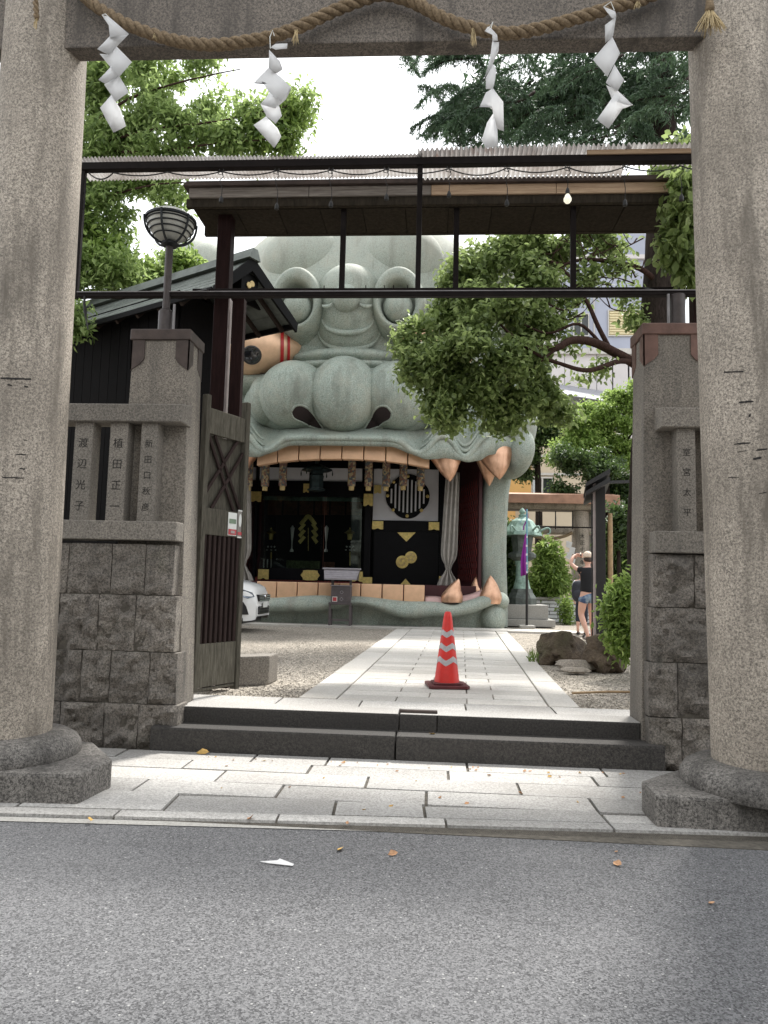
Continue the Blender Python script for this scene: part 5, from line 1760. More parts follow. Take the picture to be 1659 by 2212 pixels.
# brow rings with a ball inside
for s in (-1, 1):
    bc = Vector((X0 + s * 1.25 + .05, 17.22, 8.20))
    ell((s * 1.25 + .05, 18.55, 8.10), (.84, 1.02, .88), 'brow_base')
    # a deep cup, thick-lipped at the top, opening towards us
    prof = [(.80, .95), (.76, .60), (.71, .32), (.665, .12), (.62, .03), (.575, .0), (.52, .02), (.475, .07), (.45, .16), (.44, .32), (.40, .50), (.2, .56)]
    rows__ = []
    for k, (r, dep) in enumerate(prof):
        row = []
        for q in range(49):
            a = 2 * math.pi * q / 48
            thick = .05 * max(0, math.sin(a)) if k < 6 else 0.0
            row.append(bc + Vector((math.cos(a) * r * .93, dep - .12 * math.sin(a) * (1 - dep), math.sin(a) * (r + thick) * 1.10 - (.05 if k >= 6 else 0) + (.02 if k < 5 else 0))))
        rows__.append(row)
    MB().grid(rows__).build('brow_cup', M['lion'], LH, smooth=True)
    MB().ellipsoid(bc + Vector((0, .33, -.12)), (.37, .42, .37), None, 32, 20).build('brow_ball', M['lion'], LH, smooth=True)
# bulb between the brows with stepped crescents under it
ell((.06, 17.85, 8.48), (.80, .85, .80), 'bridge_bulb')
ell((.06, 17.25, 8.22), (.36, .36, .36), 'bridge_knob')
ell((.06, 18.02, 8.30), (.84, .86, 1.0), 'bridge_crescent')
ell((.06, 18.28, 8.12), (1.0, .95, 1.10), 'bridge_crescent')
for (w, zt_, drop) in ((.66, 7.95, .50), (.80, 7.80, .66)):
    pts = []
    for i in range(29):
        a = math.pi * (.06 + .88 * i / 28)
        u, z = .06 + w * math.cos(a), zt_ - drop * math.sin(a) ** .8
        pts.append(Vector((X0 + u, front(u, z) - .005, z)))
    MB().tube(pts, [.02 + .055 * math.sin(math.pi * i / 28) for i in range(29)], 10).build('crescent_ridge', M['lion'], LH, smooth=True)
for s in (-1, 1):
    pts = catmull([(X0 + .06 + s * .62, 17.38, 8.10), (X0 + .06 + s * .52, 17.22, 8.00), (X0 + .06 + s * .40, 17.16, 7.99), (X0 + .06 + s * .33, 17.14, 8.06)], 5)
    MB().tube(pts, [.015 + .035 * math.sin(math.pi * i / (len(pts) - 1)) for i in range(len(pts))], 8).build('cheek_fold', M['lion'], LH, smooth=True)
# ledge under the eyes
ell((.02, 18.75, 7.02), (1.75, 1.1, .30), 'eye_ledge')
ell((.02, 18.95, 6.80), (2.2, 1.2, .26), 'eye_ledge')
# muzzle lobes
ell((0, 17.80, 5.98), (.88, .82, .95), 'muzzle_centre')
ell((1.28, 17.98, 6.00), (.90, .86, .86), 'muzzle_lobe', mirror=True)
ell((2.05, 18.3, 5.95), (.45, .7, .66), 'muzzle_side', mirror=True)
ell((0, 18.35, 5.92), (2.65, .75, 1.0), 'muzzle_base', seg=56)
# nostrils laid on the muzzle
for s in (-1, 1):
    prof = [(gy(px, py, 17.15).x - X0 - .03, gy(px, py, 17.15).z) for px, py in ((628, 886), (639, 875), (655, 873), (669, 881), (682, 898), (691, 914), (672, 910), (651, 903), (632, 897))]
    ring = catmull([Vector((s * -u, 0, z)) for u, z in prof + prof[:1]], 4)[:-1]
    pts = [Vector((X0 + p.x, front(p.x, p.z) - .012, p.z)) for p in ring]
    cu_, cz_ = sum(p.x for p in ring) / len(ring), sum(p.z for p in ring) / len(ring)
    n = len(ring)
    lv = [1.0, .85, .7, .55, .4, .25, .1]
    allp = [Vector((X0 + cu_ + (p.x - cu_) * k, front(cu_ + (p.x - cu_) * k, cz_ + (p.z - cz_) * k) - .022, cz_ + (p.z - cz_) * k)) for k in lv for p in ring]
    m = MB().add(allp, [(a * n + i, a * n + (i + 1) % n, (a + 1) * n + (i + 1) % n, (a + 1) * n + i) for a in range(len(lv) - 1) for i in range(n)] + [tuple((len(lv) - 1) * n + i for i in range(n))])
    m.build('nostril', M['nostril'], LH, smooth=True)
    MB().tube(pts + pts[:1], .028, 8).build('nostril_rim', M['lion'], LH, smooth=True)
# eyes: egg shapes with red bands, pointing to the nose
for s in (-1, 1):
    inner = Vector((X0 + s * 1.02, 18.35, 7.34))
    outer = Vector((X0 + s * 3.2, 17.80, 7.24))
    ax = inner - outer
    L = ax.length
    P = [(0.0, .02), (.03, .31), (.10, .55), (.2, .70), (.32, .755), (.45, .725), (.57, .65), (.68, .54), (.80, .39), (.90, .22), (1.0, .03)]
    fine = catmull([Vector((h, r, 0)) for h, r in P], 4)
    ey = MB().lathe(outer, [(max(p.y, .005), p.x * L) for p in fine], 48, axis=ax).build('eye', M['eye_gold'], LH, smooth=True)
    def er(t):
        for a_, b_ in zip(fine[:-1], fine[1:]):
            if a_.x <= t <= b_.x:
                return lerp(a_.y, b_.y, (t - a_.x) / (b_.x - a_.x + 1e-9))
        return .03
    for (t0, t1) in ((.668, .705), (.745, .775)):
        MB().lathe(outer, [(er(t) + .016, t * L) for t in (t0, (t0 + t1) / 2, t1)], 48, axis=ax, cap=False).build('red_band', M['eye_red'], ey, smooth=True)
    # pupil: glass lens facing the viewer on the lower outer side
    axn = ax.normalized()
    pu, pz = U(543, 772, 17.2)
    pc = Vector((X0 + (pu if s < 0 else -pu), 17.23, pz))
    c_on = outer + axn * (pc - outer).dot(axn)
    nrm = (pc - c_on).normalized()
    tt = (pc - outer).dot(axn) / L
    surf = c_on + nrm * (er(tt) - .02)
    MB().lathe(surf, [(.235, 0), (.245, .03), (.225, .05), (.20, .052)], 32, axis=nrm).build('pupil_rim', M['lens_rim'], ey, smooth='auto')
    MB().lathe(surf, [(.20, .045), (.14, .075), (.07, .09), (.002, .095)], 32, axis=nrm, cap=False).build('pupil', M['lens'], ey, smooth=True)
    ell((s * 2.15, 18.45, 7.93), (1.35, .85, .27), 'eye_lid', rot=(0, s * .10, 0))
    ell((s * 2.35, 18.7, 6.42), (1.2, .75, .30), 'eye_bag', rot=(0, -s * .15, 0))

# upper lip: a flaring sheet with a waved, rolled rim
RIM = [(0, 4.80), (.6, 4.80), (1.15, 4.80), (1.42, 4.74), (1.68, 4.56), (1.90, 4.50), (2.08, 4.62), (2.28, 4.86), (2.46, 4.93), (2.66, 4.80), (2.84, 4.54), (2.98, 4.46), (3.14, 4.56), (3.36, 4.88), (3.62, 5.12), (3.88, 5.2), (4.15, 5.10), (4.45, 4.95)]
def rim_z(u):
    u = abs(u)
    for i in range(len(RIM) - 1):
        a, b = RIM[i], RIM[i + 1]
        if a[0] <= u <= b[0]:
            t = (u - a[0]) / (b[0] - a[0])
            p0, p3 = RIM[max(i - 1, 0)], RIM[min(i + 2, len(RIM) - 1)]
            return .5 * (2 * a[1] + (b[1] - p0[1]) * t + (2 * p0[1] - 5 * a[1] + 4 * b[1] - p3[1]) * t * t + (3 * a[1] - p0[1] - 3 * b[1] + p3[1]) * t ** 3)
    return RIM[-1][1]
def lip_y(u):
    return 17.42 + .040 * u * u + .012 * max(0, abs(u) - 3.2) ** 2 * 14
n = 150
rows_ = []
for j in range(15):
    v = j / 14
    row = []
    for i in range(n + 1):
        u = lerp(-4.45, 4.45, i / n)
        zr_ = rim_z(u)
        z = lerp(zr_, 6.3, v)
        wave = (rim_z(u) - 4.8) * .35 * (1 - v) ** 2
        y = lip_y(u) + 1.25 * (1 - (1 - v) ** 2.2) + wave * -.4 - .0
        row.append((X0 + u, y, z))
    rows_.append(row)
MB().grid(rows_).build('upper_lip', M['lion'], LH, smooth=True, solid=.10)
for k, (dz_, dy_, r_, lo_) in enumerate(((.0, -.02, .075, 0), (.15, .015, .05, 1.9), (.29, .06, .045, 1.95))):
    for s in ((1,) if k == 0 else (-1, 1)):
        pts = []
        for i in range(121):
            u = lerp(-4.45, 4.45, i / 120) if k == 0 else s * lerp(lo_, 4.2, i / 120)
            pts.append((X0 + u, lip_y(u) + dy_ - .4 * .35 * (rim_z(u) - 4.8), rim_z(u) + dz_))
        MB().tube(pts, [r_ * (.35 + .65 * math.sin(math.pi * min(1, max(0.02, i / 120)) ** .8)) if k else r_ for i in range(121)], 10).build('lip_ridge', M['lion'], LH, smooth=True)
# gum strip between rim and teeth
GUM = [(0, 4.64), (1.2, 4.64), (1.7, 4.50), (2.05, 4.36), (2.2, 4.36), (2.5, 4.40), (2.85, 4.38), (3.05, 4.34), (3.3, 4.38), (3.6, 4.55), (3.95, 4.66), (4.15, 4.68), (4.45, 4.7)]
def gum_z(u):
    u = abs(u)
    for a, b in zip(GUM[:-1], GUM[1:]):
        if a[0] <= u <= b[0]:
            return lerp(a[1], b[1], smoothstep(0, 1, (u - a[0]) / (b[0] - a[0])))
    return GUM[-1][1]
rows_ = [[], [], []]
for i in range(121):
    u = lerp(-4.3, 4.3, i / 120)
    zr_ = rim_z(u)
    zg = min(gum_z(u), zr_ - .05)
    for j, (z, dy_) in enumerate(((zr_ + .05, .02), ((zr_ + zg) / 2, .0), (zg, .04))):
        rows_[j].append((X0 + u, lip_y(u) + dy_, z))
MB().grid(rows_).build('upper_gum', M['lion'], LH, smooth=True, solid=.08)
# teeth
def tooth(u0, u1, z0, z1, yfn, name='tooth', dz0=0.0, dz1=0.0):
    g_ = .012
    a, b = u0 + g_, u1 - g_
    ya, yb = yfn(a), yfn(b)
    MB().hexa([(X0 + a, ya - .0, z0 + dz0), (X0 + b, yb, z0 + dz1), (X0 + b, yb + .22, z0 + dz1), (X0 + a, ya + .22, z0 + dz0)],
              [(X0 + a, ya + .03, z1 + dz0), (X0 + b, yb + .03, z1 + dz1), (X0 + b, yb + .25, z1 + dz1), (X0 + a, ya + .25, z1 + dz0)]).build(name, M['tooth'], LH, bevel=.022, seg=3, smooth='auto')
tw = 2.14 / 4
for k in range(8):
    u0 = -2.14 + k * tw
    def dzf(u):
        return -.16 * (abs(u) / 2.14) ** 2.4
    tooth(u0, u0 + tw, 4.335, 4.80, lambda u: lip_y(u) + .22, 'upper_tooth', dzf(u0), dzf(u0 + tw))
def fang(base, tip, rx, ry, name, bend=(0, 0, 0)):
    base, tip = Vector(base), Vector(tip)
    n = 14
    m = MB()
    rows__ = []
    for i in range(n + 1):
        t = i / n
        r = max(.012, (1 - t ** 1.9) ** .85) * (.94 + .10 * math.sin(math.pi * min(1, t * 2)))
        c = base.lerp(tip, t) + Vector(bend) * math.sin(math.pi * t)
        rows__.append([c + Vector((rx * r * math.cos(a), ry * r * math.sin(a), 0)) for a in [2 * math.pi * k / 28 for k in range(29)]])
    m.grid(rows__)
    return m.build(name, M['fang'], LH, smooth=True)
def pU(px, py, Y):
    p = gy(px, py, Y)
    return p.x - X0, p.z
for s in (-1, 1):
    ub, zb_ = pU(959, 978, 17.85)
    ut, zt_ = pU(972, 1039, 17.75)
    fang((X0 + s * ub, 18.08, zb_ + .12), (X0 + s * ut, 17.85, zt_), .40, .32, 'upper_fang', (s * .0, -.02, 0))
    ub, zb_ = pU(1061, 965, 18.1)
    ut, zt_ = pU(1080, 1034, 18.0)
    fang((X0 + s * ub, 18.50, zb_ + .2), (X0 + s * ut, 18.15, zt_), .52, .36, 'upper_fang', (s * .02, -.03, 0))
    ub, zb_ = pU(1052, 1000, 18.9)
    ut, zt_ = pU(1057, 1050, 18.9)
    fang((X0 + s * ub, 18.95, zb_ + .3), (X0 + s * ut, 18.9, zt_), .30, .26, 'upper_fang')
# cheek flaps and jaw columns
ell((4.30, 18.85, 4.74), (.38, .95, .66), 'cheek_flap', mirror=True, rot=(0, .12, .25))
ell((4.30, 19.3, 5.6), (.6, 1.3, 1.0), 'cheek_flap', mirror=True)
for s in (-1, 1):
    rows_ = []
    for j in range(13):
        z = lerp(ZC, 4.9, j / 12)
        wid = .36 + .05 * smoothstep(3.6, 4.9, z) + .02 * smoothstep(1.2, .4, z)
        cx_ = 3.83 + .02 * math.sin(z * 2)
        if z > 3.5:
            cx_ += .12 * smoothstep(3.5, 4.9, z)
        row = []
        for k in range(33):
            a = 2 * math.pi * k / 32
            ca, sa = math.cos(a), math.sin(a)
            row.append((X0 + s * (cx_ + wid * math.copysign(abs(ca) ** .5, ca)), 20.05 + .95 * math.copysign(abs(sa) ** .4, sa), z))
        rows_.append(row)
    MB().grid(rows_).build('jaw_column', M['lion'], LH, smooth='auto')

# lower jaw
def low_y(u):
    return 17.75 + .035 * u * u + .10 * max(0, abs(u) - 3.0) ** 2 + 2.6 * max(0, abs(u) - 3.6) ** 2
def low_z(u):
    u = abs(u)
    return .93 + .045 * math.sin(u * 2.3 + .6) + .22 * smoothstep(3.1, 3.85, u) - .10 * math.exp(-((u - 2.75) / .35) ** 2)
rows_ = []
n = 130
for j in range(13):
    v = j / 12
    row = []
    for i in range(n + 1):
        u = lerp(-4.15, 4.15, i / n)
        zt_ = low_z(u)
        # profile: from the inner top edge over the roll, into the recess, down to the ground
        prof = [(.36, .03), (.16, .055), (-.02, .03), (-.13, -.05), (-.17, -.13), (-.15, -.20), (-.08, -.25), (.06, -.27), (.22, -.29), (.30, -.36), (.32, -.46), (.33, -.56), (.33, -.66)]
        dy_, dz_ = prof[j]
        wv = .055 * math.sin(u * 1.75 + .8) + .05 * math.sin(u * 3.1)
        if 4 <= j <= 9:
            dz_ += wv
        z = zt_ + dz_ if j < 12 else ZC - .03
        row.append((X0 + u, low_y(u) + dy_, max(z, ZC - .03)))
    rows_.append(row)
MB().grid(rows_).build('lower_lip', M['lion'], LH, smooth=True)
ell((3.93, 18.95, .98), (.26, .62, .24), 'lip_corner', mirror=True)
ell((3.75, 18.9, .55), (.36, .75, .5), 'lip_corner', mirror=True)
for k in range(8):
    u0 = -2.08 + k * .52
    tooth(u0, u0 + .52, .90, 1.335, lambda u: low_y(u) + .17, 'lower_tooth', 0, 0)
for s in (-1, 1):
    rows_ = [[(X0 + s * u, low_y(u) + dy_, low_z(u) + dz_) for u in [lerp(2.09, 3.9, i / 20) for i in range(21)]] for dy_, dz_ in ((.12, .0), (.2, .13), (.5, .17))]
    MB().grid(rows_).build('lower_gum', M['gum'], LH, smooth=True, solid=.03)
    ub, zb_ = pU(976, 1297, 18.05)
    ut, zt_ = pU(991, 1250, 18.0)
    fang((X0 + s * ub, 18.15, zb_ - .05), (X0 + s * ut, 18.1, zt_), .27, .24, 'lower_fang', (-s * .05, 0, 0))
    ub, zb_ = pU(1057, 1300, 18.3)
    ut, zt_ = pU(1060, 1243, 18.3)
    fang((X0 + s * ub, 18.38, zb_ - .05), (X0 + s * ut, 18.38, zt_), .29, .26, 'lower_fang', (s * .03, 0, 0))
    ub, zb_ = pU(1030, 1290, 19.2)
    ut, zt_ = pU(1028, 1246, 19.2)
    fang((X0 + s * ub, 19.25, zb_ - .05), (X0 + s * ut, 19.2, zt_), .2, .2, 'lower_fang')

# ---------------- the stage inside the mouth
YI = 20.5
SI = YI
ST = LH
def iq(px, py, Y=None):
    return gy(px, py, Y or SI)
def ibox(px0, py0, px1, py1, y0, y1, name, mat, parent=LH, bevel=0.0):
    a, b = iq(px0, py1, y0), iq(px1, py0, y0)
    return MB().box2((a.x, y0, a.z), (b.x, y1, b.z)).build(name, mat, parent, bevel=bevel)
FLZ = 1.36
MB().box2((X0 - 3.35, 18.75, ZC), (X0 + 3.35, 21.9, FLZ - .02)).build('stage_floor', M['maroon'], LH)
MB().box2((X0 - 3.9, 18.55, 4.93), (X0 + 3.9, 22.6, 5.0)).build('mouth_ceiling', M['black_lacquer'], LH)
for s in (-1, 1):
    wq = [(X0 + s * 3.42, 19.1), (X0 + s * 3.50, 19.1), (X0 + s * 2.86, 21.6), (X0 + s * 2.78, 21.6)]
    MB().hexa([(x, y, ZC) for x, y in wq], [(x, y, 4.93) for x, y in wq]).build('side_wall', M['maroon'], LH)
    # honeycomb lattice on the side walls
    m = MB()
    xs_ = X0 + s * 3.44
    for j in range(16):
        for i in range(9):
            cy_, cz_ = 19.25 + i * .19 + (j % 2) * .095, 1.55 + j * .165
            xs_ = X0 + s * (3.41 - .256 * (cy_ - 19.1))
            hexp = [Vector((xs_, cy_ + .095 * math.cos(a), cz_ + .105 * math.sin(a))) for a in [math.pi / 2 + k * math.pi / 3 for k in range(4)]]
            m.tube(hexp, .008, 4, cap=False)
    m.build('honeycomb_lattice', M['red_paint'], LH, kind='stuff')
MB().box2((X0 - 4.4, 22.45, ZC), (X0 + 4.4, 22.6, 5.0)).build('back_wall', M['black_lacquer'], LH)
# upper white wall panels
for (a, b) in ((520, 534), (541, 571), (577, 668), (698, 783)):
    ibox(a, 1008, b, 1041, YI, YI + .08, 'plaster_panel', M['plaster'])
ibox(510, 985, 960, 1008, YI - .06, YI + .1, 'upper_beam', M['black_lacquer'])
ibox(510, 1041, 786, 1069, YI - .08, YI + .1, 'head_beam', M['black_lacquer'])
ibox(544, 1008, 560, 1255, YI - .1, YI + .12, 'stage_post', M['black_lacquer'])
ibox(784, 1008, 805, 1262, YI - .1, YI + .12, 'stage_post', M['black_lacquer'])
ibox(948, 1008, 963, 1265, YI - .1, YI + .12, 'stage_post', M['black_lacquer'])
rp_ = ibox(805, 1012, 948, 1126, YI, YI + .08, 'plaster_panel', M['plaster'])
ibox(520, 1062, 540, 1117, YI, YI + .08, 'plaster_panel', M['plaster'])
ibox(805, 1126, 948, 1146, YI - .06, YI + .1, 'door_head', M['black_lacquer'])
dp = ibox(805, 1146, 948, 1268, YI - .02, YI + .08, 'door_panel', M['black_lacquer'])
ibox(560, 1231, 784, 1251, YI - .08, YI + .1, 'sill_beam', M['black_lacquer'])
ibox(505, 1251, 784, 1268, YI - .04, YI + .06, 'red_sill', M['red_paint'])
m = MB()
for k in range(30):
    p0 = iq(560 + k * 7.5, 1257, YI - .05)
    m.tube([p0 + Vector((.042 * math.cos(a), 0, .05 * math.sin(a))) for a in [math.pi * i / 6 for i in range(7)]], .008, 4)
m.build('sill_pattern', M['maroon'], LH, kind='stuff')
for (a, b, c, d) in ((540, 1062, 565, 1084), (530, 1000, 543, 1030), (655, 1045, 668, 1064), (808, 1048, 824, 1066), (785, 1067, 806, 1093), (804, 1126, 828, 1143), (926, 1128, 949, 1145), (783, 1247, 804, 1266), (557, 1230, 581, 1251), (760, 1235, 784, 1256), (522, 1117, 540, 1134), (948, 1245, 956, 1268)):
    # notched gold corner plates
    p0, p1 = iq(a, d, YI - .12), iq(c, b, YI - .12)
    w_, h_ = p1.x - p0.x, p1.z - p0.z
    poly = [(0, 0), (.25, .0), (.5, .14), (.75, .0), (1, 0), (1, 1), (0, 1)]
    MB().prism([(p0.x + w_ * x, YI - .135, p0.z + h_ * z) for x, z in poly], (0, .02, 0)).build('gold_plate', M['gold'], LH)
p0, p1 = iq(649, 1253, YI - .12), iq(691, 1232, YI - .12)
w_, h_ = p1.x - p0.x, p1.z - p0.z
MB().prism([(p0.x + w_ * x, YI - .12, p0.z + h_ * z) for x, z in ((0, .5), (.12, .2), (.12, .05), (.3, 0), (.7, 0), (.88, .05), (.88, .2), (1, .5), (.88, .8), (.88, .95), (.7, 1), (.3, 1), (.12, .95), (.12, .8))], (0, .03, 0)).build('gold_plate', M['gold'], LH)
for tri in (((858, 1150), (898, 1150), (878, 1170)), ((862, 1266), (890, 1266), (876, 1250))):
    MB().prism([iq(x, y, YI - .04) for x, y in tri], (0, .012, 0)).build('gold_triangle', M['gold'], LH)
# two overlapping round crests on the door
for (px, py, r_) in ((869, 1214, .175), (887.5, 1204, .165)):
    c = iq(px, py, YI - .03 - (.02 if px > 880 else 0))
    cr_ = MB().lathe(c, [(r_, 0), (r_, .012), (r_ * .86, .016), (r_ * .86, .010), (.002, .010)], 32, axis=(0, -1, 0)).build('gold_crest', M['gold'], LH)
    if px < 880:
        for k in range(2):
            a0 = k * math.pi
            pts = [c + Vector((r_ * .75 * (1 - i / 14 * .8) * math.cos(a0 + i * .28), -.016, r_ * .75 * (1 - i / 14 * .8) * math.sin(a0 + i * .28))) for i in range(12)]
            MB().tube(pts, [.012 + .022 * i / 11 for i in range(12)], 6).build('comma', M['brocade_end'], cr_)
    else:
        for k in range(5):
            a = math.pi / 2 + k * 2 * math.pi / 5
            MB().lathe(c + Vector((r_ * .5 * math.cos(a), -.008, r_ * .5 * math.sin(a))), [(.045, 0), (.04, .012), (.01, .014)], 12, axis=(0, -1, 0)).build('petal', M['brocade_end'], cr_)
# round lattice window
wc = iq(880.5, 1072, YI - .03)
wr = .545
ring = []
for i in range(64):
    a = 2 * math.pi * i / 64
    lob = 1 + .075 * abs(math.cos(2 * a)) ** .5 - .05 * (abs(math.sin(2 * a)) ** 6)
    ring.append(wc + Vector((wr * .98 * lob * math.cos(a), 0, wr * lob * math.sin(a))))
wnd = MB().prism([p + Vector((0, .01, 0)) for p in ring], (0, .03, 0)).build('lattice_window', M['black_lacquer'], LH)
MB().tube(ring + ring[:1], .042, 8).build('window_rim', M['black_lacquer'], wnd)
for k in range(9):
    x = wc.x + (k - 4) * .113
    hh = math.sqrt(max(.02, (wr * .92) ** 2 - (x - wc.x) ** 2)) * .93
    MB().box2((x - .022, YI - .05, wc.z - hh), (x + .022, YI - .03, wc.z + hh)).build('lattice_slat', M['plaster'], wnd)
for (a, q) in ((0, 1), (90, 1), (180, 1), (270, 1), (45, .9), (135, .9), (225, .9), (315, .9)):
    p = wc + Vector((wr * 1.02 * math.cos(R_(a)), -.05, wr * 1.02 * math.sin(R_(a))))
    MB().lathe(p, [(.05, 0), (.045, .02), (.01, .03)], 8, axis=(0, -1, 0)).build('rim_boss', M['gold'], wnd)
# glazed altar front and what stands behind it
def glass_mat():
    t = NT('altar_glass')
    gl_ = t.n.new('ShaderNodeBsdfGlossy')
    gl_.inputs['Roughness'].default_value = .03
    gl_.inputs['Color'].default_value = (.75, .85, .8, 1)
    tp = t.n.new('ShaderNodeBsdfTransparent')
    tp.inputs['Color'].default_value = (.72, .76, .74, 1)
    fr_ = t.n.new('ShaderNodeFresnel')
    fr_.inputs['IOR'].default_value = 1.5
    mx = t.n.new('ShaderNodeMixShader')
    t.link(fr_.outputs[0], mx.inputs[0])
    t.link(tp.outputs[0], mx.inputs[1])
    t.link(gl_.outputs[0], mx.inputs[2])
    t.link(mx.outputs[0], t.n['Material Output'].inputs['Surface'])
    return t.m
M['altar_glass'] = glass_mat()
for (a, b) in ((561, 697), (702, 783)):
    ibox(a, 1069, b, 1231, YI + .0, YI + .012, 'glass_pane', M['altar_glass'])
ibox(697, 1069, 702, 1231, YI - .04, YI + .03, 'door_stile', M['altar_cloth'])
def alt(name, label, cat, px, py):
    p = iq(px, py, 21.0)
    return thing(name, label, cat, tuple(p))
ac = MB()
for k in range(6):
    a, b = iq(578 + k * 34, 1112, 21.6), iq(578 + k * 34 + 31, 1078, 21.6)
    ac.box2((a.x, 21.6, a.z), (b.x, 21.63, b.z))
ac.build('altar_valance', M['altar_cloth'], LH)
vg = MB()
a, b = iq(562, 1080, 21.5), iq(783, 1069, 21.5)
vg.box2((a.x, 21.5, a.z), (b.x, 21.53, b.z)).build('green_valance', M['patina'], LH)
go = alt('golden_streamer', 'golden folded streamer stand gleaming behind the altar glass', 'altar ornament', 666, 1184)
for s in (-1, 1):
    top = iq(666, 1111, 20.9)
    MB().prism([top + Vector((s * .0, 0, .0)), top + Vector((s * .07, 0, -.02)), top + Vector((s * .26, 0, -.26)), top + Vector((s * .18, -.02, -.34)), top + Vector((s * .0, 0, -.12))], (0, .01, 0)).build('gold_fold', M['gold'], go)
    for k in range(3):
        c = iq(666 + s * 13, 1141 + k * 13.5, 20.9)
        MB().prism([c + Vector((s * -.10, 0, .10)), c + Vector((s * .02, 0, .10)) * .0 + Vector((s * -.02, 0, .15)), c + Vector((s * .12, -.02, -.02)), c + Vector((s * .05, -.02, -.10))], (0, .01, 0)).build('gold_fold', M['gold'], go)
MB().beam(iq(666, 1140, 20.92), iq(666, 1190, 20.92), .02, .02).build('gold_rod', M['gold'], go)
for (px, lab) in ((630, 'white slender vase left of the golden altar streamer'), (704, 'white slender vase by the brown door stile of the altar')):
    v = alt('altar_vase', lab, 'vase', px, 1190)
    b_ = iq(px, 1192, 21.0)
    h_ = iq(px, 1135, 21.0).z - b_.z
    MB().lathe(b_, [(.05, 0), (.055, .04), (.02, .1), (.016, h_ * .35), (.03, h_ * .5), (.055, h_ * .85), (.06, h_ * .9), (.01, h_)], 14).build('vase_body', M['white_fit'], v, smooth='auto')
for (px, lab) in ((586, 'small gilt hanging altar lamp by the dark post'), (756, 'small gilt altar lamp beside the roofed coin box')):
    v = alt('altar_lamp', lab, 'lamp', px, 1215)
    t_ = iq(px, 1140, 20.9)
    MB().lathe(t_ + Vector((0, 0, -.34)), [(.06, 0), (.075, .16), (.16, .19), (.02, .30), (.015, .34)], 6).build('lamp_body', M['gold'], v)
    for k in range(3):
        MB().ellipsoid(iq(px - 7 + 7 * k, 1181, 20.88), (.028, .028, .028), None, 10, 6).build('white_bead', M['white_fit'], v)
        MB().ellipsoid(iq(px - 9 + 9 * k, 1188, 20.88), (.03, .02, .018), None, 10, 6).build('white_bead', M['white_fit'], v)
    MB().beam(iq(px, 1192, 20.9), iq(px, 1222, 20.9), .03, .03).build('lamp_stem', M['gold'], v)
ibox(618, 1212, 690, 1230, 20.75, 20.9, 'altar_front_cloth', M['altar_green'])
ibox(700, 1214, 722, 1230, 20.75, 20.9, 'altar_front_cloth', M['altar_cloth'])
for px in (568, 576, 584):
    ibox(px, 1208, px + 3, 1230, 20.8, 20.82, 'rail_post', M['white_fit'])
# hanging brocade cylinders
first = None
for i, px in enumerate((536.5, 572, 610, 759, 795.5, 833.5, 870.5, 908)):
    Yh = 18.95
    tp, bt_ = iq(px, 985, Yh), iq(px, 1060, Yh)
    h_ = tp.z - bt_.z
    if first is None:
        first = thing('brocade_cylinder', 'hanging patterned brocade cylinder with gold end in the lion mouth', 'hanging ornament', (bt_.x, Yh, bt_.z), 'brocade cylinders hanging in the mouth')
        MB().lathe(bt_, [(.065, 0), (.07, .02), (.07, .10), (.06, .11)], 18).build('gold_end', M['brocade_end'], first, smooth='auto')
        MB().lathe(bt_, [(.10, .11), (.105, .13), (.105, .27), (.098, .285), (.104, .30), (.104, .56), (.096, .575), (.102, .59), (.102, h_ - .1), (.09, h_ - .08)], 20).build('brocade_tube', M['brocade'], first, smooth='auto')
        MB().lathe(bt_, [(.05, h_ - .08), (.045, h_ + .3)], 10).build('hanging_cord', M['brocade_end'], first)
        ref = bt_.copy()
    else:
        copy_tree(first, (bt_.x, Yh, bt_.z + random.uniform(-.02, .02)))
# hanging bronze lantern
hl = thing('hanging_lantern', 'dark bronze lantern hanging in the middle of the lion mouth', 'lantern', tuple(iq(683, 1060, 19.3)))
b_ = iq(683, 1062, 19.3)
MB().lathe(b_, [(.10, 0), (.24, .03), (.24, .07), (.19, .09), (.18, .33), (.2, .42), (.15, .46), (.14, .55)], 6).build('lantern_body', M['dark_bronze'], hl)
MB().lathe(b_, [(.42, .56), (.40, .60), (.2, .70), (.06, .74), (.04, .95)], 6).build('lantern_roof', M['dark_bronze'], hl)
for k in range(6):
    a = k * math.pi / 3
    p = b_ + Vector((.42 * math.cos(a), .42 * math.sin(a), .56))
    MB().tube([p, p + Vector((0, 0, -.09)), p + Vector((0, 0, -.14))], [.006, .02, .012], 6).build('bell', M['dark_bronze'], hl)
# curtain tied back at the right, its twin at the left
for s in (-1, 1):
    rows_ = []
    for j in range(25):
        v = j / 24
        py = lerp(1020, 1272, v)
        z = iq(975, py, 18.9).z
        cxp = lerp(978, 966, v)
        w_ = (.17 + .05 * v) * (1 - .72 * math.exp(-((v - .83) / .07) ** 2)) + .05 * smoothstep(.85, 1, v)
        uc = iq(cxp, py, 18.9).x - X0
        row = []
        for i in range(25):
            q = i / 24
            row.append((X0 + s * (uc + (q - .5) * 2 * w_), 18.9 + .05 * math.sin(q * 22 + v * 1.5) * (.5 + w_ * 3), z))
        rows_.append(row)
    MB().grid(rows_).build('curtain', M['curtain'], LH, smooth=True, solid=.01)
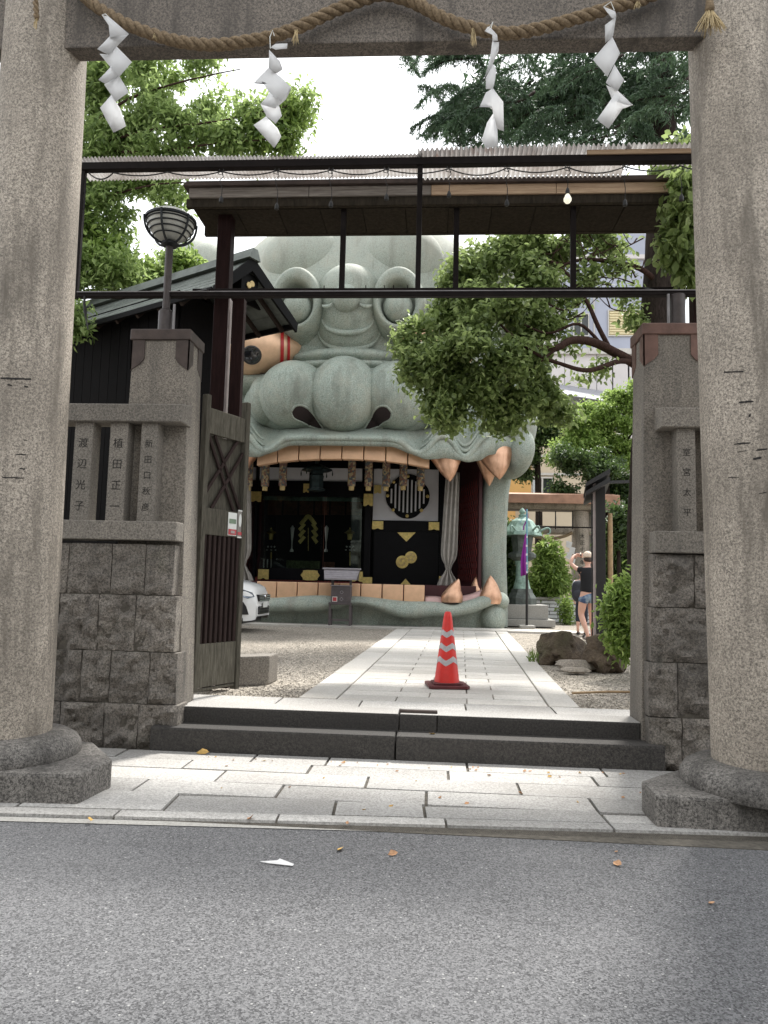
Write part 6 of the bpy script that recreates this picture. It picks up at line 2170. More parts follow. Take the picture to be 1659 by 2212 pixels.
# ================================================================== TREES AND SHRUBS
def leaf_mesh(name, centers, n, size, mat, parent, shape='leaf', droop=0.3, seed=1, aspect=0.55, shell=0.55, cluster=5, csize=0.10, light=0.25):
    """many leaf-sized faces spread through ellipsoidal clumps: (centre, radii, weight)"""
    rng = np.random.default_rng(seed)
    w = np.array([c[2] for c in centers], float)
    w /= w.sum()
    nc = n // cluster
    idx = rng.choice(len(centers), nc, p=w)
    C = np.array([tuple(c[0]) for c in centers])[idx]
    Rr = np.array([tuple(c[1]) for c in centers])[idx]
    d = rng.normal(size=(nc, 3))
    d /= np.linalg.norm(d, axis=1)[:, None]
    r = shell + (1 - shell) * rng.random(nc) ** 0.7
    r *= 0.75 + 0.35 * rng.random(nc)
    twig = C + d * Rr * r[:, None]
    tone = rng.random(nc)
    P = np.repeat(twig, cluster, 0) + rng.normal(size=(nc * cluster, 3)) * csize
    D = np.repeat(d, cluster, 0)
    tn = np.repeat(tone, cluster)
    N = len(P)
    # leaf axis: outward, drooping
    ax = D * 0.6 + rng.normal(size=(N, 3)) * 0.6
    ax[:, 2] -= droop
    ax /= np.linalg.norm(ax, axis=1)[:, None]
    nr = rng.normal(size=(N, 3)) * 0.55
    nr[:, 2] += 0.9
    sd = np.cross(ax, nr)
    sd /= np.linalg.norm(sd, axis=1)[:, None] + 1e-9
    up_ = np.cross(sd, ax)
    s = size * (0.65 + 0.7 * rng.random(N))
    a = s[:, None] * ax
    b = s[:, None] * sd * aspect
    f = s[:, None] * up_ * 0.12
    if shape == 'leaf':       # pointed leaf folded along its rib: 2 quads
        V = np.stack([P - a * .5, P - a * .1 + b * .5 + f, P + a * .25 + b * .36 + f, P + a * .6, P + a * .25 - b * .36 + f, P - a * .1 - b * .5 + f], 1)
        nv = 6
        F = np.array([[0, 1, 2, 3], [0, 3, 4, 5]])
    else:
        V = np.stack([P - a * .5 - b * .5, P + a * .5 - b * .15, P + a * .5 + b * .15, P - a * .5 + b * .5], 1)
        nv = 4
        F = np.array([[0, 1, 2, 3]])
    V = V.reshape(-1, 3)
    faces = (np.arange(N)[:, None, None] * nv + F[None]).reshape(-1, 4)
    me = bpy.data.meshes.new(name)
    me.vertices.add(len(V))
    me.vertices.foreach_set('co', V.astype(np.float32).ravel())
    me.loops.add(len(faces) * 4)
    me.loops.foreach_set('vertex_index', faces.astype(np.int32).ravel())
    me.polygons.add(len(faces))
    me.polygons.foreach_set('loop_start', np.arange(len(faces), dtype=np.int32) * 4)
    me.update(calc_edges=True)
    at = me.attributes.new('tint', 'FLOAT', 'POINT')
    tv = np.clip(0.62 * tn + 0.38 * rng.random(N) + light * (rng.random(N) - .5), 0, 1)
    at.data.foreach_set('value', np.repeat(tv, nv).astype(np.float32))
    me.materials.append(mat)
    o = bpy.data.objects.new(name, me)
    COL.objects.link(o)
    attach(o, parent)
    return o
def branch(parent, pts, r0, r1, name='branch', mat=None, seg=9):
    c = catmull(pts, 5)
    n = len(c)
    return MB().tube([p + Vector((fbm(p, 2.1, 2), fbm(p + Vector((9, 0, 0)), 2.1, 2), 0)) * .02 for p in c], [lerp(r0, r1, i / (n - 1)) for i in range(n)], seg).build(name, mat or M['bark_brown'], parent, smooth=True)
def clump(px, py, Y, rpx, rpy=None, w=1.0, dy=0.8):
    c = gy(px, py, Y)
    k = Y / F_PX
    rpy = rpy or rpx
    return (c, (rpx * k, max(rpx, rpy) * k * dy, rpy * k), w * rpx * rpy)

def subclump(cl, k, f, seed):
    """break each clump into smaller ones so that gaps and light and dark tufts appear"""
    rg = random.Random(seed)
    out = []
    for c, r, w in cl:
        for _ in range(k):
            d = Vector((rg.gauss(0, 1), rg.gauss(0, 1), rg.gauss(0, 1))).normalized() * rg.random() ** .45
            q = rg.uniform(.7, 1.25) * f
            out.append((c + Vector((d.x * r[0], d.y * r[1], d.z * r[2])), (r[0] * q, r[1] * q, r[2] * q * .62), w * q * q))
    return out
# ---- camphor tree behind the right pillar
YK = 9.6
kt = thing('camphor_tree', 'leafy camphor tree with dark trunk behind the right gate pillar, its bough before the lion', 'tree', (2.9, YK + .3, ZC))
tb = gy(1418, 1200, YK + .2)
branch(kt, [gy(1415, 1330, YK + .3), gy(1413, 1100, YK + .3), gy(1425, 800, YK + .3), gy(1436, 560, YK + .3), gy(1445, 380, YK + .3)], .36, .24, 'trunk', M['bark'], 18)
branch(kt, [gy(1395, 800, YK + .2), gy(1345, 770, YK), gy(1290, 742, YK - .2), gy(1235, 735, YK - .4), gy(1190, 755, YK - .5), gy(1120, 748, YK - .5), gy(1060, 770, YK - .4), gy(1000, 800, YK - .3)], 0.071, 0.021)
branch(kt, [gy(1398, 790, YK + .2), gy(1340, 780, YK - .1), gy(1270, 800, YK - .4), gy(1210, 785, YK - .6), gy(1150, 760, YK - .7), gy(1080, 700, YK - .6)], 0.041, 0.013)
branch(kt, [gy(1320, 757, YK - .1), gy(1285, 690, YK - .1), gy(1255, 630, YK - .1), gy(1225, 590, YK - .1), gy(1180, 560, YK - .1), gy(1100, 560, YK)], 0.034, 0.010)
branch(kt, [gy(1420, 610, YK + .2), gy(1380, 580, YK), gy(1320, 565, YK), gy(1250, 562, YK), gy(1190, 585, YK), gy(1130, 610, YK)], 0.041, 0.010)
branch(kt, [gy(1260, 650, YK), gy(1215, 670, YK - .2), gy(1170, 650, YK - .3), gy(1120, 640, YK - .3)], 0.015, 0.007)
branch(kt, [gy(1200, 755, YK - .5), gy(1140, 800, YK - .6), gy(1090, 840, YK - .6), gy(1030, 880, YK - .6)], 0.020, 0.007)
branch(kt, [gy(1300, 745, YK - .2), gy(1250, 700, YK - .3), gy(1180, 720, YK - .4), gy(1110, 690, YK - .4), gy(1020, 660, YK - .3)], 0.024, 0.007)
for k in range(30):
    x, y = random.uniform(1180, 1395), random.uniform(500, 690)
    branch(kt, [gy(x, y, YK), gy(x - random.uniform(15, 45), y - random.uniform(-25, 35), YK - .1), gy(x - random.uniform(40, 90), y - random.uniform(-30, 60), YK - .1)], .011, .003, 'twig', None, 5)
cl = [clump(*a) for a in ((1000, 610, YK, 60), (950, 690, YK, 55, 50), (900, 735, YK - .3, 42), (930, 800, YK - .4, 58), (905, 790, YK - .4, 40), (965, 862, YK - .5, 62, 52), (1010, 760, YK - .6, 75), (1050, 850, YK - .5, 62), (1100, 790, YK - .6, 60), (1120, 862, YK - .4, 52, 44), (1060, 680, YK - .4, 75), (1130, 700, YK - .3, 55), (1040, 590, YK, 62, 50), (1090, 545, YK + .1, 52, 44), (1140, 610, YK, 56), (1150, 530, YK + .2, 50, 36), (1210, 545, YK + .2, 44, 34), (1175, 850, YK - .3, 45, 40), (1200, 890, YK - .1, 42, 32), (970, 905, YK - .5, 46, 22), (1080, 905, YK - .5, 50, 24), (1215, 690, YK, 30, 22, .5), (1180, 640, YK, 30, 24, .6))]
cl += [clump(*a) for a in ((1250, 505, YK + .2, 55, 26, .7), (1300, 590, YK, 35, 18, .4), (1240, 745, YK - .2, 30, 20, .4), (1290, 800, YK - .1, 38, 16, .5), (1240, 815, YK - .1, 22, 12, .4), (1350, 640, YK + .1, 26, 20, .4), (1370, 690, YK + .2, 22, 30, .7), (1320, 530, YK + .1, 50, 30, .6), (1260, 600, YK, 40, 24, .6), (1230, 650, YK, 34, 22, .6), (1340, 575, YK, 30, 22, .5), (1180, 700, YK - .2, 34, 24, .8), (1160, 770, YK - .4, 40, 26, .8))]
leaf_mesh('crown', subclump(cl, 13, .33, 4), 38000, .078, M['leaf_camphor'], kt, seed=11, csize=.07, shell=.12, droop=.35, aspect=.58, cluster=3)
branch(kt, [gy(1436, 380, YK), gy(1475, 360, 8.4), gy(1490, 400, 7.0), gy(1485, 480, 6.8), gy(1470, 560, 6.75)], .03, .006)
cl = [clump(*a) for a in ((1482, 400, 6.75, 26, 34), (1484, 460, 6.75, 34, 46), (1470, 530, 6.75, 36, 46), (1490, 590, 6.75, 26, 36), (1462, 450, 6.8, 22, 30, .7), (1448, 540, 6.8, 16, 36, .6), (1470, 330, 8.6, 50, 26), (1420, 372, 8.6, 40, 14, .6))]
leaf_mesh('near_leaves', cl, 3000, .085, M['leaf_camphor'], kt, seed=12, csize=.06, shell=.3, droop=.8, aspect=.62)

# ---- tree at the left behind the dark building
lt = thing('maple_tree', 'tall spreading leafy tree rising behind the dark building at the left', 'tree', tuple(gz(60, 1420, ZC)))
YLt = 12.5
branch(lt, [gy(60, 1300, YLt), gy(70, 900, YLt), gy(95, 600, YLt), gy(120, 350, YLt)], .28, .16, 'trunk', M['bark'], 14)
for pts in (((110, 480), (220, 430), (330, 400), (420, 395)), ((110, 400), (200, 320), (330, 280), (480, 260), (620, 230)), ((120, 350), (250, 230), (380, 180), (520, 150)), ((100, 560), (200, 560), (300, 600)), ((120, 350), (180, 200), (260, 100)), ((200, 320), (320, 330), (460, 310), (600, 300))):
    branch(lt, [gy(x, y, YLt - .1 * i) for i, (x, y) in enumerate(pts)], .034, .008)
cl = [clump(*a) for a in ((230, 180, YLt, 70, 55), (330, 150, YLt + .4, 70, 35), (430, 140, YLt + .5, 60, 26, .6), (270, 290, YLt, 80, 55), (390, 270, YLt, 75, 40), (470, 300, YLt, 65, 34), (560, 260, YLt, 65, 44, .8), (630, 235, YLt, 55, 40, .7), (620, 300, YLt, 50, 28, .8), (470, 230, YLt + .3, 60, 26, .55), (520, 330, YLt, 70, 18, .9), (210, 330, YLt, 60, 60), (210, 420, YLt, 65, 50), (300, 390, YLt, 60, 34), (370, 420, YLt, 55, 26, .7), (210, 520, YLt, 60, 50), (250, 590, YLt - .2, 55, 36), (170, 590, YLt - .2, 60, 60), (310, 600, YLt + .6, 55, 30), (390, 575, YLt + 1, 45, 28), (150, 690, YLt - 1.5, 40, 40), (190, 240, YLt, 40, 60), (250, 470, YLt, 40, 26, .6), (330, 210, YLt, 60, 40, .7), (360, 330, YLt, 70, 26))]
leaf_mesh('crown', subclump(cl, 12, .30, 6), 30000, .115, M['leaf_left'], lt, seed=21, csize=.11, shell=.25, droop=.35, aspect=.42)
cl = [clump(*a) for a in ((300, 610, YLt + .6, 70, 40), (400, 585, YLt + 1, 50, 34), (230, 560, YLt, 60, 50), (180, 500, YLt, 30, 60), (620, 250, YLt, 60, 44, .4), (580, 300, YLt, 80, 34, .5))]
leaf_mesh('bright_leaves', cl, 6500, .13, M['leaf_bright'], lt, seed=22, csize=.10, shell=.25, droop=.35, aspect=.42)

# ---- drooping cedar beyond the roof
YCd = 16.5
cd_ = thing('cedar_tree', 'dark drooping cedar with fine needle sprays beyond the corrugated sheet', 'tree', (gy(1432, 1330, YCd + 1).x, YCd + 1, ZC))
branch(cd_, [gy(1432, 1330, YCd + 1), gy(1436, 600, YCd + 1), gy(1430, 100, YCd + 1), gy(1420, -200, YCd + 1)], .4, .2, 'trunk', M['bark'], 14)
def cedar_sprays():
    rng = random.Random(5)
    P, AX, L, T = [], [], [], []
    specs = []
    for k in range(150):
        # bough tips: most over the whole area, some reaching out to the left against the sky
        tx = rng.uniform(955, 1500)
        ty = rng.uniform(95, 345)
        if rng.random() < .16:
            tx = rng.uniform(885, 985)
            ty = rng.choice((rng.uniform(120, 160), rng.uniform(225, 300)))
        yy = YCd + rng.uniform(-1.4, 1.2)
        ox = tx + rng.uniform(50, 150) * (1 if rng.random() < .75 else -.6)
        oy = ty - rng.uniform(15, 60)
        specs.append((ox, oy, tx, ty, yy))
    for (ox, oy, tx, ty, yy) in specs:
        a, b = gy(ox, oy, yy), gy(tx, ty, yy - .3)
        tone = rng.random()
        n = 40
        for i in range(n):
            t = i / (n - 1)
            c = a.lerp(b, t) + Vector((0, 0, .22 * math.sin(math.pi * t)))
            for s in range(2):
                dr = Vector((rng.uniform(-1, 1), rng.uniform(-1, 1), rng.uniform(-1.0, .1)))
                dr = (dr.normalized() + (b - a).normalized() * .8).normalized()
                ln_ = rng.uniform(.16, .42) * (1.05 - .5 * t)
                for q in range(6):
                    P.append(c + dr * ln_ * (q + .5) / 6 + Vector((rng.uniform(-.02, .02), rng.uniform(-.02, .02), -.05 * (q / 6) ** 2)))
                    nd = (dr + Vector((rng.uniform(-1, 1), rng.uniform(-1, 1), rng.uniform(-.9, .5))) * .75).normalized()
                    AX.append(nd)
                    L.append(rng.uniform(.09, .17))
                    T.append(min(1, max(0, .55 * tone + .45 * rng.random() + .12 * (t - .5))))
    P, AX, L, T = np.array(P), np.array(AX), np.array(L), np.array(T)
    N = len(P)
    rg = np.random.default_rng(3)
    sd = np.cross(AX, rg.normal(size=(N, 3)))
    sd /= np.linalg.norm(sd, axis=1)[:, None] + 1e-9
    a, b = AX * L[:, None], sd * .013
    V = np.stack([P - a * .5 - b, P + a * .5, P - a * .5 + b], 1).reshape(-1, 3)
    faces = np.arange(N * 3).reshape(-1, 3)
    me = bpy.data.meshes.new('needle_sprays')
    me.vertices.add(len(V))
    me.vertices.foreach_set('co', V.astype(np.float32).ravel())
    me.loops.add(N * 3)
    me.loops.foreach_set('vertex_index', faces.astype(np.int32).ravel())
    me.polygons.add(N)
    me.polygons.foreach_set('loop_start', np.arange(N, dtype=np.int32) * 3)
    me.update(calc_edges=True)
    at = me.attributes.new('tint', 'FLOAT', 'POINT')
    at.data.foreach_set('value', np.repeat(T, 3).astype(np.float32))
    me.materials.append(M['leaf_cedar'])
    o = bpy.data.objects.new('crown', me)
    COL.objects.link(o)
    attach(o, cd_)
    for (ox, oy, tx, ty, yy) in specs[::4]:
        branch(cd_, [gy(ox + 30, oy - 20, yy + .3), gy(ox, oy, yy), gy((ox + tx) / 2, (oy + ty) / 2 - 8, yy - .1), gy(tx, ty, yy - .3)], .035, .006, 'branch', M['bark'], 6)
cedar_sprays()
cl = [clump(*a) for a in ((1250, 200, YCd + 1.6, 160, 90), (1400, 230, YCd + 1.6, 110, 110), (1120, 250, YCd + 1.6, 110, 70), (1060, 180, YCd + 1.8, 70, 50, .7))]
leaf_mesh('inner_crown', cl, 9000, .20, M['leaf_cedar'], cd_, shape='quad', seed=33, csize=.12, shell=.1, droop=.6, aspect=.3)

# ---- trees at middle distance to the right
def mid_tree(name, label, px, py_base, Y, clumps, n, size, mat, seed, trunk=.18):
    t = thing(name, label, 'tree', (gy(px, 1300, Y).x, Y, ZC))
    b_ = gy(px, 1330, Y)
    branch(t, [(b_.x, Y, ZC - .05), gy(px + 4, (1330 + py_base) / 2, Y), gy(px, py_base, Y)], trunk, trunk * .5, 'trunk', M['bark'], 10)
    for c in clumps[::2]:
        branch(t, [gy(px, py_base + 30, Y), gy((px + c[0]) / 2, (py_base + c[1]) / 2 + 15, Y), gy(c[0], c[1], Y)], trunk * .35, .015, 'branch', M['bark'], 6)
    leaf_mesh('crown', subclump([clump(*((c[0], c[1], Y + (c[4] if len(c) > 4 else 0), c[2], c[3]))) for c in clumps], 9, .42, seed), n, size, mat, t, seed=seed, csize=size * 1.0, shell=.3)
    return t
mid_tree('broadleaf_tree', 'bright green rounded tree in front of the pale clad building', 1330, 960, 27, [(1290, 910, 55, 45), (1345, 880, 45, 45), (1240, 930, 50, 40), (1320, 960, 60, 45), (1370, 930, 30, 60), (1270, 970, 50, 35), (1225, 975, 42, 30), (1350, 1010, 40, 40), (1385, 850, 20, 40)], 34000, .12, M['leaf_bright'], 41, .28)
mid_tree('broadleaf_tree', 'darker green tree behind the notice board roof', 1310, 1050, 25, [(1300, 1010, 50, 34), (1250, 1000, 45, 26), (1350, 1060, 40, 40), (1330, 1100, 50, 40), (1370, 1110, 30, 60), (1230, 985, 40, 20), (1215, 1060, 26, 18), (1350, 1160, 40, 40)], 20000, .11, M['leaf_dark'], 42, .2)
mid_tree('broadleaf_tree', 'dark shady tree seen under the camphor bough above the orange wall', 1160, 960, 29, [(1150, 960, 50, 30), (1195, 940, 40, 34), (1125, 990, 34, 26), (1130, 1020, 26, 16), (1170, 920, 40, 30)], 13000, .12, M['leaf_dark'], 43, .2)
mid_tree('slender_tree', 'thin dark trunk tree beside the bamboo pole', 1333, 1150, 19, [(1335, 1150, 30, 26), (1320, 1180, 26, 22), (1350, 1120, 30, 26)], 2500, .12, M['leaf_dark'], 44, .07)
def shrub(name, label, clumps, n, size, mat, seed, px, Y, zb=None):
    t = thing(name, label, 'shrub', (gy(px, 1300, Y).x, Y, zb if zb is not None else ZC))
    zb = zb if zb is not None else ZC
    x = gy(px, 1300, Y).x
    for k in range(4):
        c = clumps[k % len(clumps)]
        q = gy(c[0], c[1], Y)
        MB().tube([(x + random.uniform(-.06, .06), Y, zb - .03), (lerp(x, q.x, .5), Y, lerp(zb, q.z, .5)), q], [.025, .018, .006], 6).build('stem', M['bark_brown'], t)
    leaf_mesh('foliage', [clump(*((c[0], c[1], Y, c[2], c[3]))) for c in clumps], n, size, mat, t, seed=seed, csize=size * .8, shell=.3, aspect=.4)
zwb = gy(1190, 1294, 22.6).z
shrub('conical_shrub', 'light green willow-leaved cone-shaped shrub above the white brick wall', [(1186, 1190, 22, 22), (1184, 1215, 36, 28), (1188, 1245, 42, 32), (1190, 1270, 46, 22), (1160, 1265, 24, 24)], 5500, .15, M['leaf_bright'], 51, 1187, 22.9, zwb)
shrub('dark_shrub', 'dark evergreen shrub between the jaw column and the bronze lantern', [(1100, 1200, 20, 30), (1104, 1240, 24, 32), (1098, 1150, 18, 26), (1106, 1275, 24, 18), (1112, 1170, 16, 20)], 3500, .13, M['leaf_dark'], 52, 1103, 21.2)
shrub('trimmed_shrub', 'round clipped dark shrub beyond the notice board', [(1335, 1195, 34, 28), (1335, 1225, 36, 26), (1330, 1255, 30, 20)], 3500, .12, M['leaf_dark'], 53, 1335, 20)
shrub('leafy_bush', 'lush bright green bush growing beside the boulders and gate pillar', [(1350, 1290, 34, 26), (1375, 1265, 24, 22), (1340, 1325, 30, 30), (1370, 1310, 36, 40), (1345, 1365, 36, 30), (1378, 1375, 34, 40), (1350, 1400, 26, 22), (1325, 1300, 14, 12)], 5200, .085, M['leaf_bright'], 54, 1378, 9.0)
shrub('weedy_shrub', 'small green shrub at the foot of the white brick wall', [(1222, 1310, 14, 20), (1224, 1335, 14, 18)], 700, .10, M['leaf_bright'], 55, 1223, 21.8)
# grass tufts at the boulder foot
gt = MB()
for k in range(90):
    p = gz(random.choice((1168, 1172, 1180, 1150, 1160)) + random.uniform(-8, 10), random.uniform(1418, 1432), ZC)
    t_ = p + Vector((random.uniform(-.06, .06), random.uniform(-.03, .03), random.uniform(.06, .22)))
    s_ = Vector((.006, 0, 0))
    gt.add([p - s_, p + s_, p.lerp(t_, .6) + s_ * .7 + Vector((0, 0, .02)), t_], [(0, 1, 2, 3)])
o = gt.build('grass', M['leaf_bright'], kind='stuff')
tag(o, 'thin green grass blades at the foot of the boulder by the path', 'grass')

# ================================================================== BUILDINGS BEHIND
def bbox(Y, px0, py0, px1, py1, dep, name, mat, parent, off=0.0, bevel=0.0):
    a, b = gy(px0, py1, Y), gy(px1, py0, Y)
    return MB().box2((a.x, Y + off, a.z), (b.x, Y + off + dep, b.z)).build(name, mat, parent, bevel=bevel)
def window(Y, px0, py0, px1, py1, parent, mat=None, mull=True, curtain=None):
    w = bbox(Y, px0, py0, px1, py1, .1, 'window', mat or M['window_dark'], parent, -.02)
    a, b = gy(px0, py1, Y), gy(px1, py0, Y)
    fw = .07
    m = MB()
    m.box2((a.x - fw, Y - .10, a.z - fw), (b.x + fw, Y - .03, a.z)).box2((a.x - fw, Y - .10, b.z), (b.x + fw, Y - .03, b.z + fw))
    m.box2((a.x - fw, Y - .10, a.z), (a.x, Y - .03, b.z)).box2((b.x, Y - .10, a.z), (b.x + fw, Y - .03, b.z))
    if mull:
        xm_ = (a.x + b.x) / 2
        m.box2((xm_ - .04, Y - .09, a.z), (xm_ + .04, Y - .035, b.z))
    m.build('window_frame', M['window_frame'], w)
    if curtain:
        c0, c1 = gy(curtain[0], py1, Y), gy(curtain[1], py0, Y)
        MB().box2((c0.x, Y - .028, c0.z), (c1.x, Y - .022, c1.z)).build('curtain', M['net_curtain'], w)
    return w
YA = 36
B1 = thing('apartment_building', 'beige and orange walled apartment block behind the inner torii', 'building', (gy(1170, 1300, YA).x, YA, 0))
bbox(YA, 1030, 930, 1330, 1335, 8, 'beige_wall', M['beige_wall'], B1, .0)
bbox(YA, 1020, 960, 1146, 1080, .3, 'orange_wall', M['orange_wall'], B1, -.31)
bbox(YA, 1092, 1100, 1112, 1335, .3, 'orange_wall', M['orange_wall'], B1, -.31)
bbox(YA, 1296, 1105, 1330, 1335, .3, 'orange_wall', M['shutter'], B1, -.31)
window(YA, 1150, 1034, 1192, 1072, B1, curtain=(1151, 1166))
for (y0, y1) in ((1024, 1026.5), (985, 987), (1094, 1097)):
    bbox(YA, 1146, y0, 1330, y1, .08, 'floor_band', M['window_frame'], B1, -.08)
for px in (1200, 1265):
    bbox(YA, px, 1115, px + 1.5, 1335, .05, 'panel_joint', M['window_frame'], B1, -.05)
bbox(YA, 1020, 918, 1335, 930, 8.5, 'parapet', M['window_frame'], B1, -.2)
YG = 48
B2 = thing('office_building', 'blue-grey rendered building with louvred window behind the camphor bough', 'building', (gy(1300, 1300, YG).x, YG, 0))
bbox(YG, 1215, 560, 1420, 1300, 9, 'wall', M['blue_wall'], B2, 0)
bbox(YG, 1270, 500, 1420, 562, 9, 'upper_wall', M['blue_wall'], B2, .3)
bbox(YG, 1205, 552, 1425, 562, 9.4, 'cornice', M['pale_clad'], B2, -.2)
bbox(YG, 1180, 610, 1216, 1300, 9, 'side_wall', M['pale_clad'], B2, .6)
window(YG, 1240, 680, 1270, 725, B2, mull=True)
w_ = window(YG, 1315, 672, 1390, 725, B2, M['shutter'], mull=False)
for k in range(9):
    bbox(YG, 1316, 674 + k * 5.6, 1390, 677.5 + k * 5.6, .05, 'louvre', M['shutter'], w_, -.08)
bbox(YG, 1224, 702, 1231, 716, .1, 'vent_box', M['white_fit'], B2, -.1)
bbox(YG, 1282, 640, 1284, 780, .08, 'downpipe', M['window_frame'], B2, -.08)
YH = 42
B3 = thing('clad_building', 'low pale panelled building with sloping grey roof above the bright tree', 'building', (gy(1280, 1300, YH).x, YH, 0))
for k in range(8):
    bbox(YH, 1150 + k * 35, 765, 1150 + (k + 1) * 35 - .6, 1300, 7, 'cladding_panel', M['pale_clad'], B3, 0)
bbox(YH, 1150, 755, 1440, 766, 7.4, 'eave', M['window_frame'], B3, -.2)
a, b = gy(1225, 835, YH - .6), gy(1390, 860, YH - .6)
MB().hexa([gy(1210, 852, YH - 3), gy(1400, 882, YH - 3), gy(1400, 862, YH - .05), gy(1210, 832, YH - .05)],
          [gy(1210, 850, YH - 3), gy(1400, 880, YH - 3), gy(1400, 860, YH - .05), gy(1210, 830, YH - .05)]).build('lean_to_roof', M['slate'], B3)
bbox(YH - 3, 1200, 875, 1420, 1300, 2.5, 'lean_to_wall', M['pale_clad'], B3, .1)

# unseen building across the street, added to darken the glass and cut front skylight
OP = thing('unseen_street_building', 'plain grey unseen building added across the street facing the torii', 'building', (0, -11, 0))
MB().box2((-26, -18, 0), (24, -11, 8.4)).build('wall', M['concrete'], OP)
for i in range(14):
    for j in range(2):
        x = -24 + i * 3.4
        wdw = MB().box2((x, -11.05, 1.2 + j * 3.1), (x + 1.7, -10.98, 2.7 + j * 3.1)).build('window', M['window_dark'], OP)
        MB().box2((x - .08, -11.04, 1.1 + j * 3.1), (x + 1.78, -10.93, 1.19 + j * 3.1)).build('sill', M['window_frame'], wdw)

# ================================================================== FALLEN LEAVES AND LITTER
def litter(px, py, z, size, mat, label, cat='leaf', group=None, rot=None):
    p = gz(px, py, z)
    a = random.uniform(0, 6.28) if rot is None else rot
    d, s = Vector((math.cos(a), math.sin(a), 0)), Vector((-math.sin(a), math.cos(a), 0))
    h = Vector((0, 0, 1))
    L_ = size
    curl = random.uniform(.15, .4)
    pts = [p - d * L_ * .5 + h * .003, p - d * .12 * L_ + s * L_ * .28 + h * (.003 + L_ * curl), p + d * L_ * .28 + s * L_ * .2 + h * (.003 + L_ * curl * .8), p + d * L_ * .55 + h * (.006 + L_ * .1), p + d * L_ * .28 - s * L_ * .2 + h * .004, p - d * .12 * L_ - s * L_ * .28 + h * .003]
    mid = [p + h * .002 - d * L_ * .1, p + d * L_ * .25 + h * .003]
    m = MB().add(pts + mid, [(0, 1, 6), (1, 2, 7, 6), (2, 3, 7), (3, 4, 7), (4, 5, 6, 7), (5, 0, 6)])
    o = m.build('fallen_leaf', mat, solid=.0012)
    tag(o, label, cat, group)
    return o
for (px, py, s, l, mt) in ((735, 1836, .055, 'upright yellow fallen leaf on the asphalt near the white paper scrap', 0), (848, 1847, .05, 'thin brown curled leaf on the asphalt right of the yellow leaf', 1), (1333, 1868, .06, 'tan leaf on the asphalt below the right plinth', 1), (1331, 1841, .03, 'tiny leaf scrap on the asphalt above the tan leaf', 1), (1537, 1952, .045, 'lone tan leaf on the open asphalt', 1), (195, 1772, .05, 'yellow leaf in the gutter below the left plinth', 0), (540, 1769, .06, 'pinkish tan leaf lying on the kerb edge', 1), (750, 1779, .035, 'small orange leaf in the gutter line', 1)):
    litter(px, py, .004 if py > 1800 else .022, s, M['dead_leaf2'] if mt else M['dead_leaf'], l)
litter(437, 1628, ZW, .10, M['dead_leaf'], 'large yellow-brown leaf at the foot of the lower step')
litter(934, 1586, Z1, .05, M['dead_leaf'], 'yellow leaf resting on the lower step tread')
for k in range(46):
    px = random.uniform(420, 1390)
    py = random.choice((1632 + (px - 400) * .04 + random.uniform(0, 8), random.uniform(1650, 1760)))
    litter(px, py, ZW, random.uniform(.014, .035), M['dead_leaf2'] if k % 3 else M['dead_leaf'], 'tiny dry leaf crumb scattered on the pale paving below the steps', 'leaf', 'leaf crumbs on the paving')
p = gz(598, 1866, .004)
sc_ = MB()
sc_.add([p + Vector((-.085, .012, .002)), p + Vector((-.0, .012, .012)), p + Vector((.01, .02, .018)), p + Vector((.085, -.008, .006)), p + Vector((.08, -.022, .003)), p + Vector((-.03, -.006, .003))], [(0, 1, 5), (1, 2, 3), (1, 3, 4, 5)])
tag(sc_.build('paper_scrap', M['paper'], solid=.002), 'narrow torn white paper scrap lying on the asphalt', 'litter')
# ================================================================== PEOPLE
def skin_body(name, verts, edges, mat, parent, sub=2, root=0):
    me = bpy.data.meshes.new(name)
    me.from_pydata([v[0] for v in verts], edges, [])
    me.materials.append(mat)
    o = bpy.data.objects.new(name, me)
    COL.objects.link(o)
    o.modifiers.new('skin', 'SKIN')
    if not me.skin_vertices:
        me.attributes.new if False else None
    bm = bmesh.new()
    bm.from_mesh(me)
    lay = bm.verts.layers.skin.verify()
    bm.verts.ensure_lookup_table()
    for i, v in enumerate(bm.verts):
        r = verts[i][1]
        v[lay].radius = r if hasattr(r, '__len__') else (r, r)
        v[lay].use_root = (i == root)
    bm.to_mesh(me)
    bm.free()
    m = o.modifiers['skin']
    m.use_smooth_shade = True
    m.branch_smoothing = .4
    s = o.modifiers.new('sub', 'SUBSURF')
    s.levels = s.render_levels = sub
    attach(o, parent)
    return o
def person_frame(base, yaw, scale):
    Mz_ = Matrix.Rotation(yaw, 3, 'Z')
    base = Vector(base)
    return lambda x, y, z: base + Mz_ @ (Vector((x, y, z)) * scale)
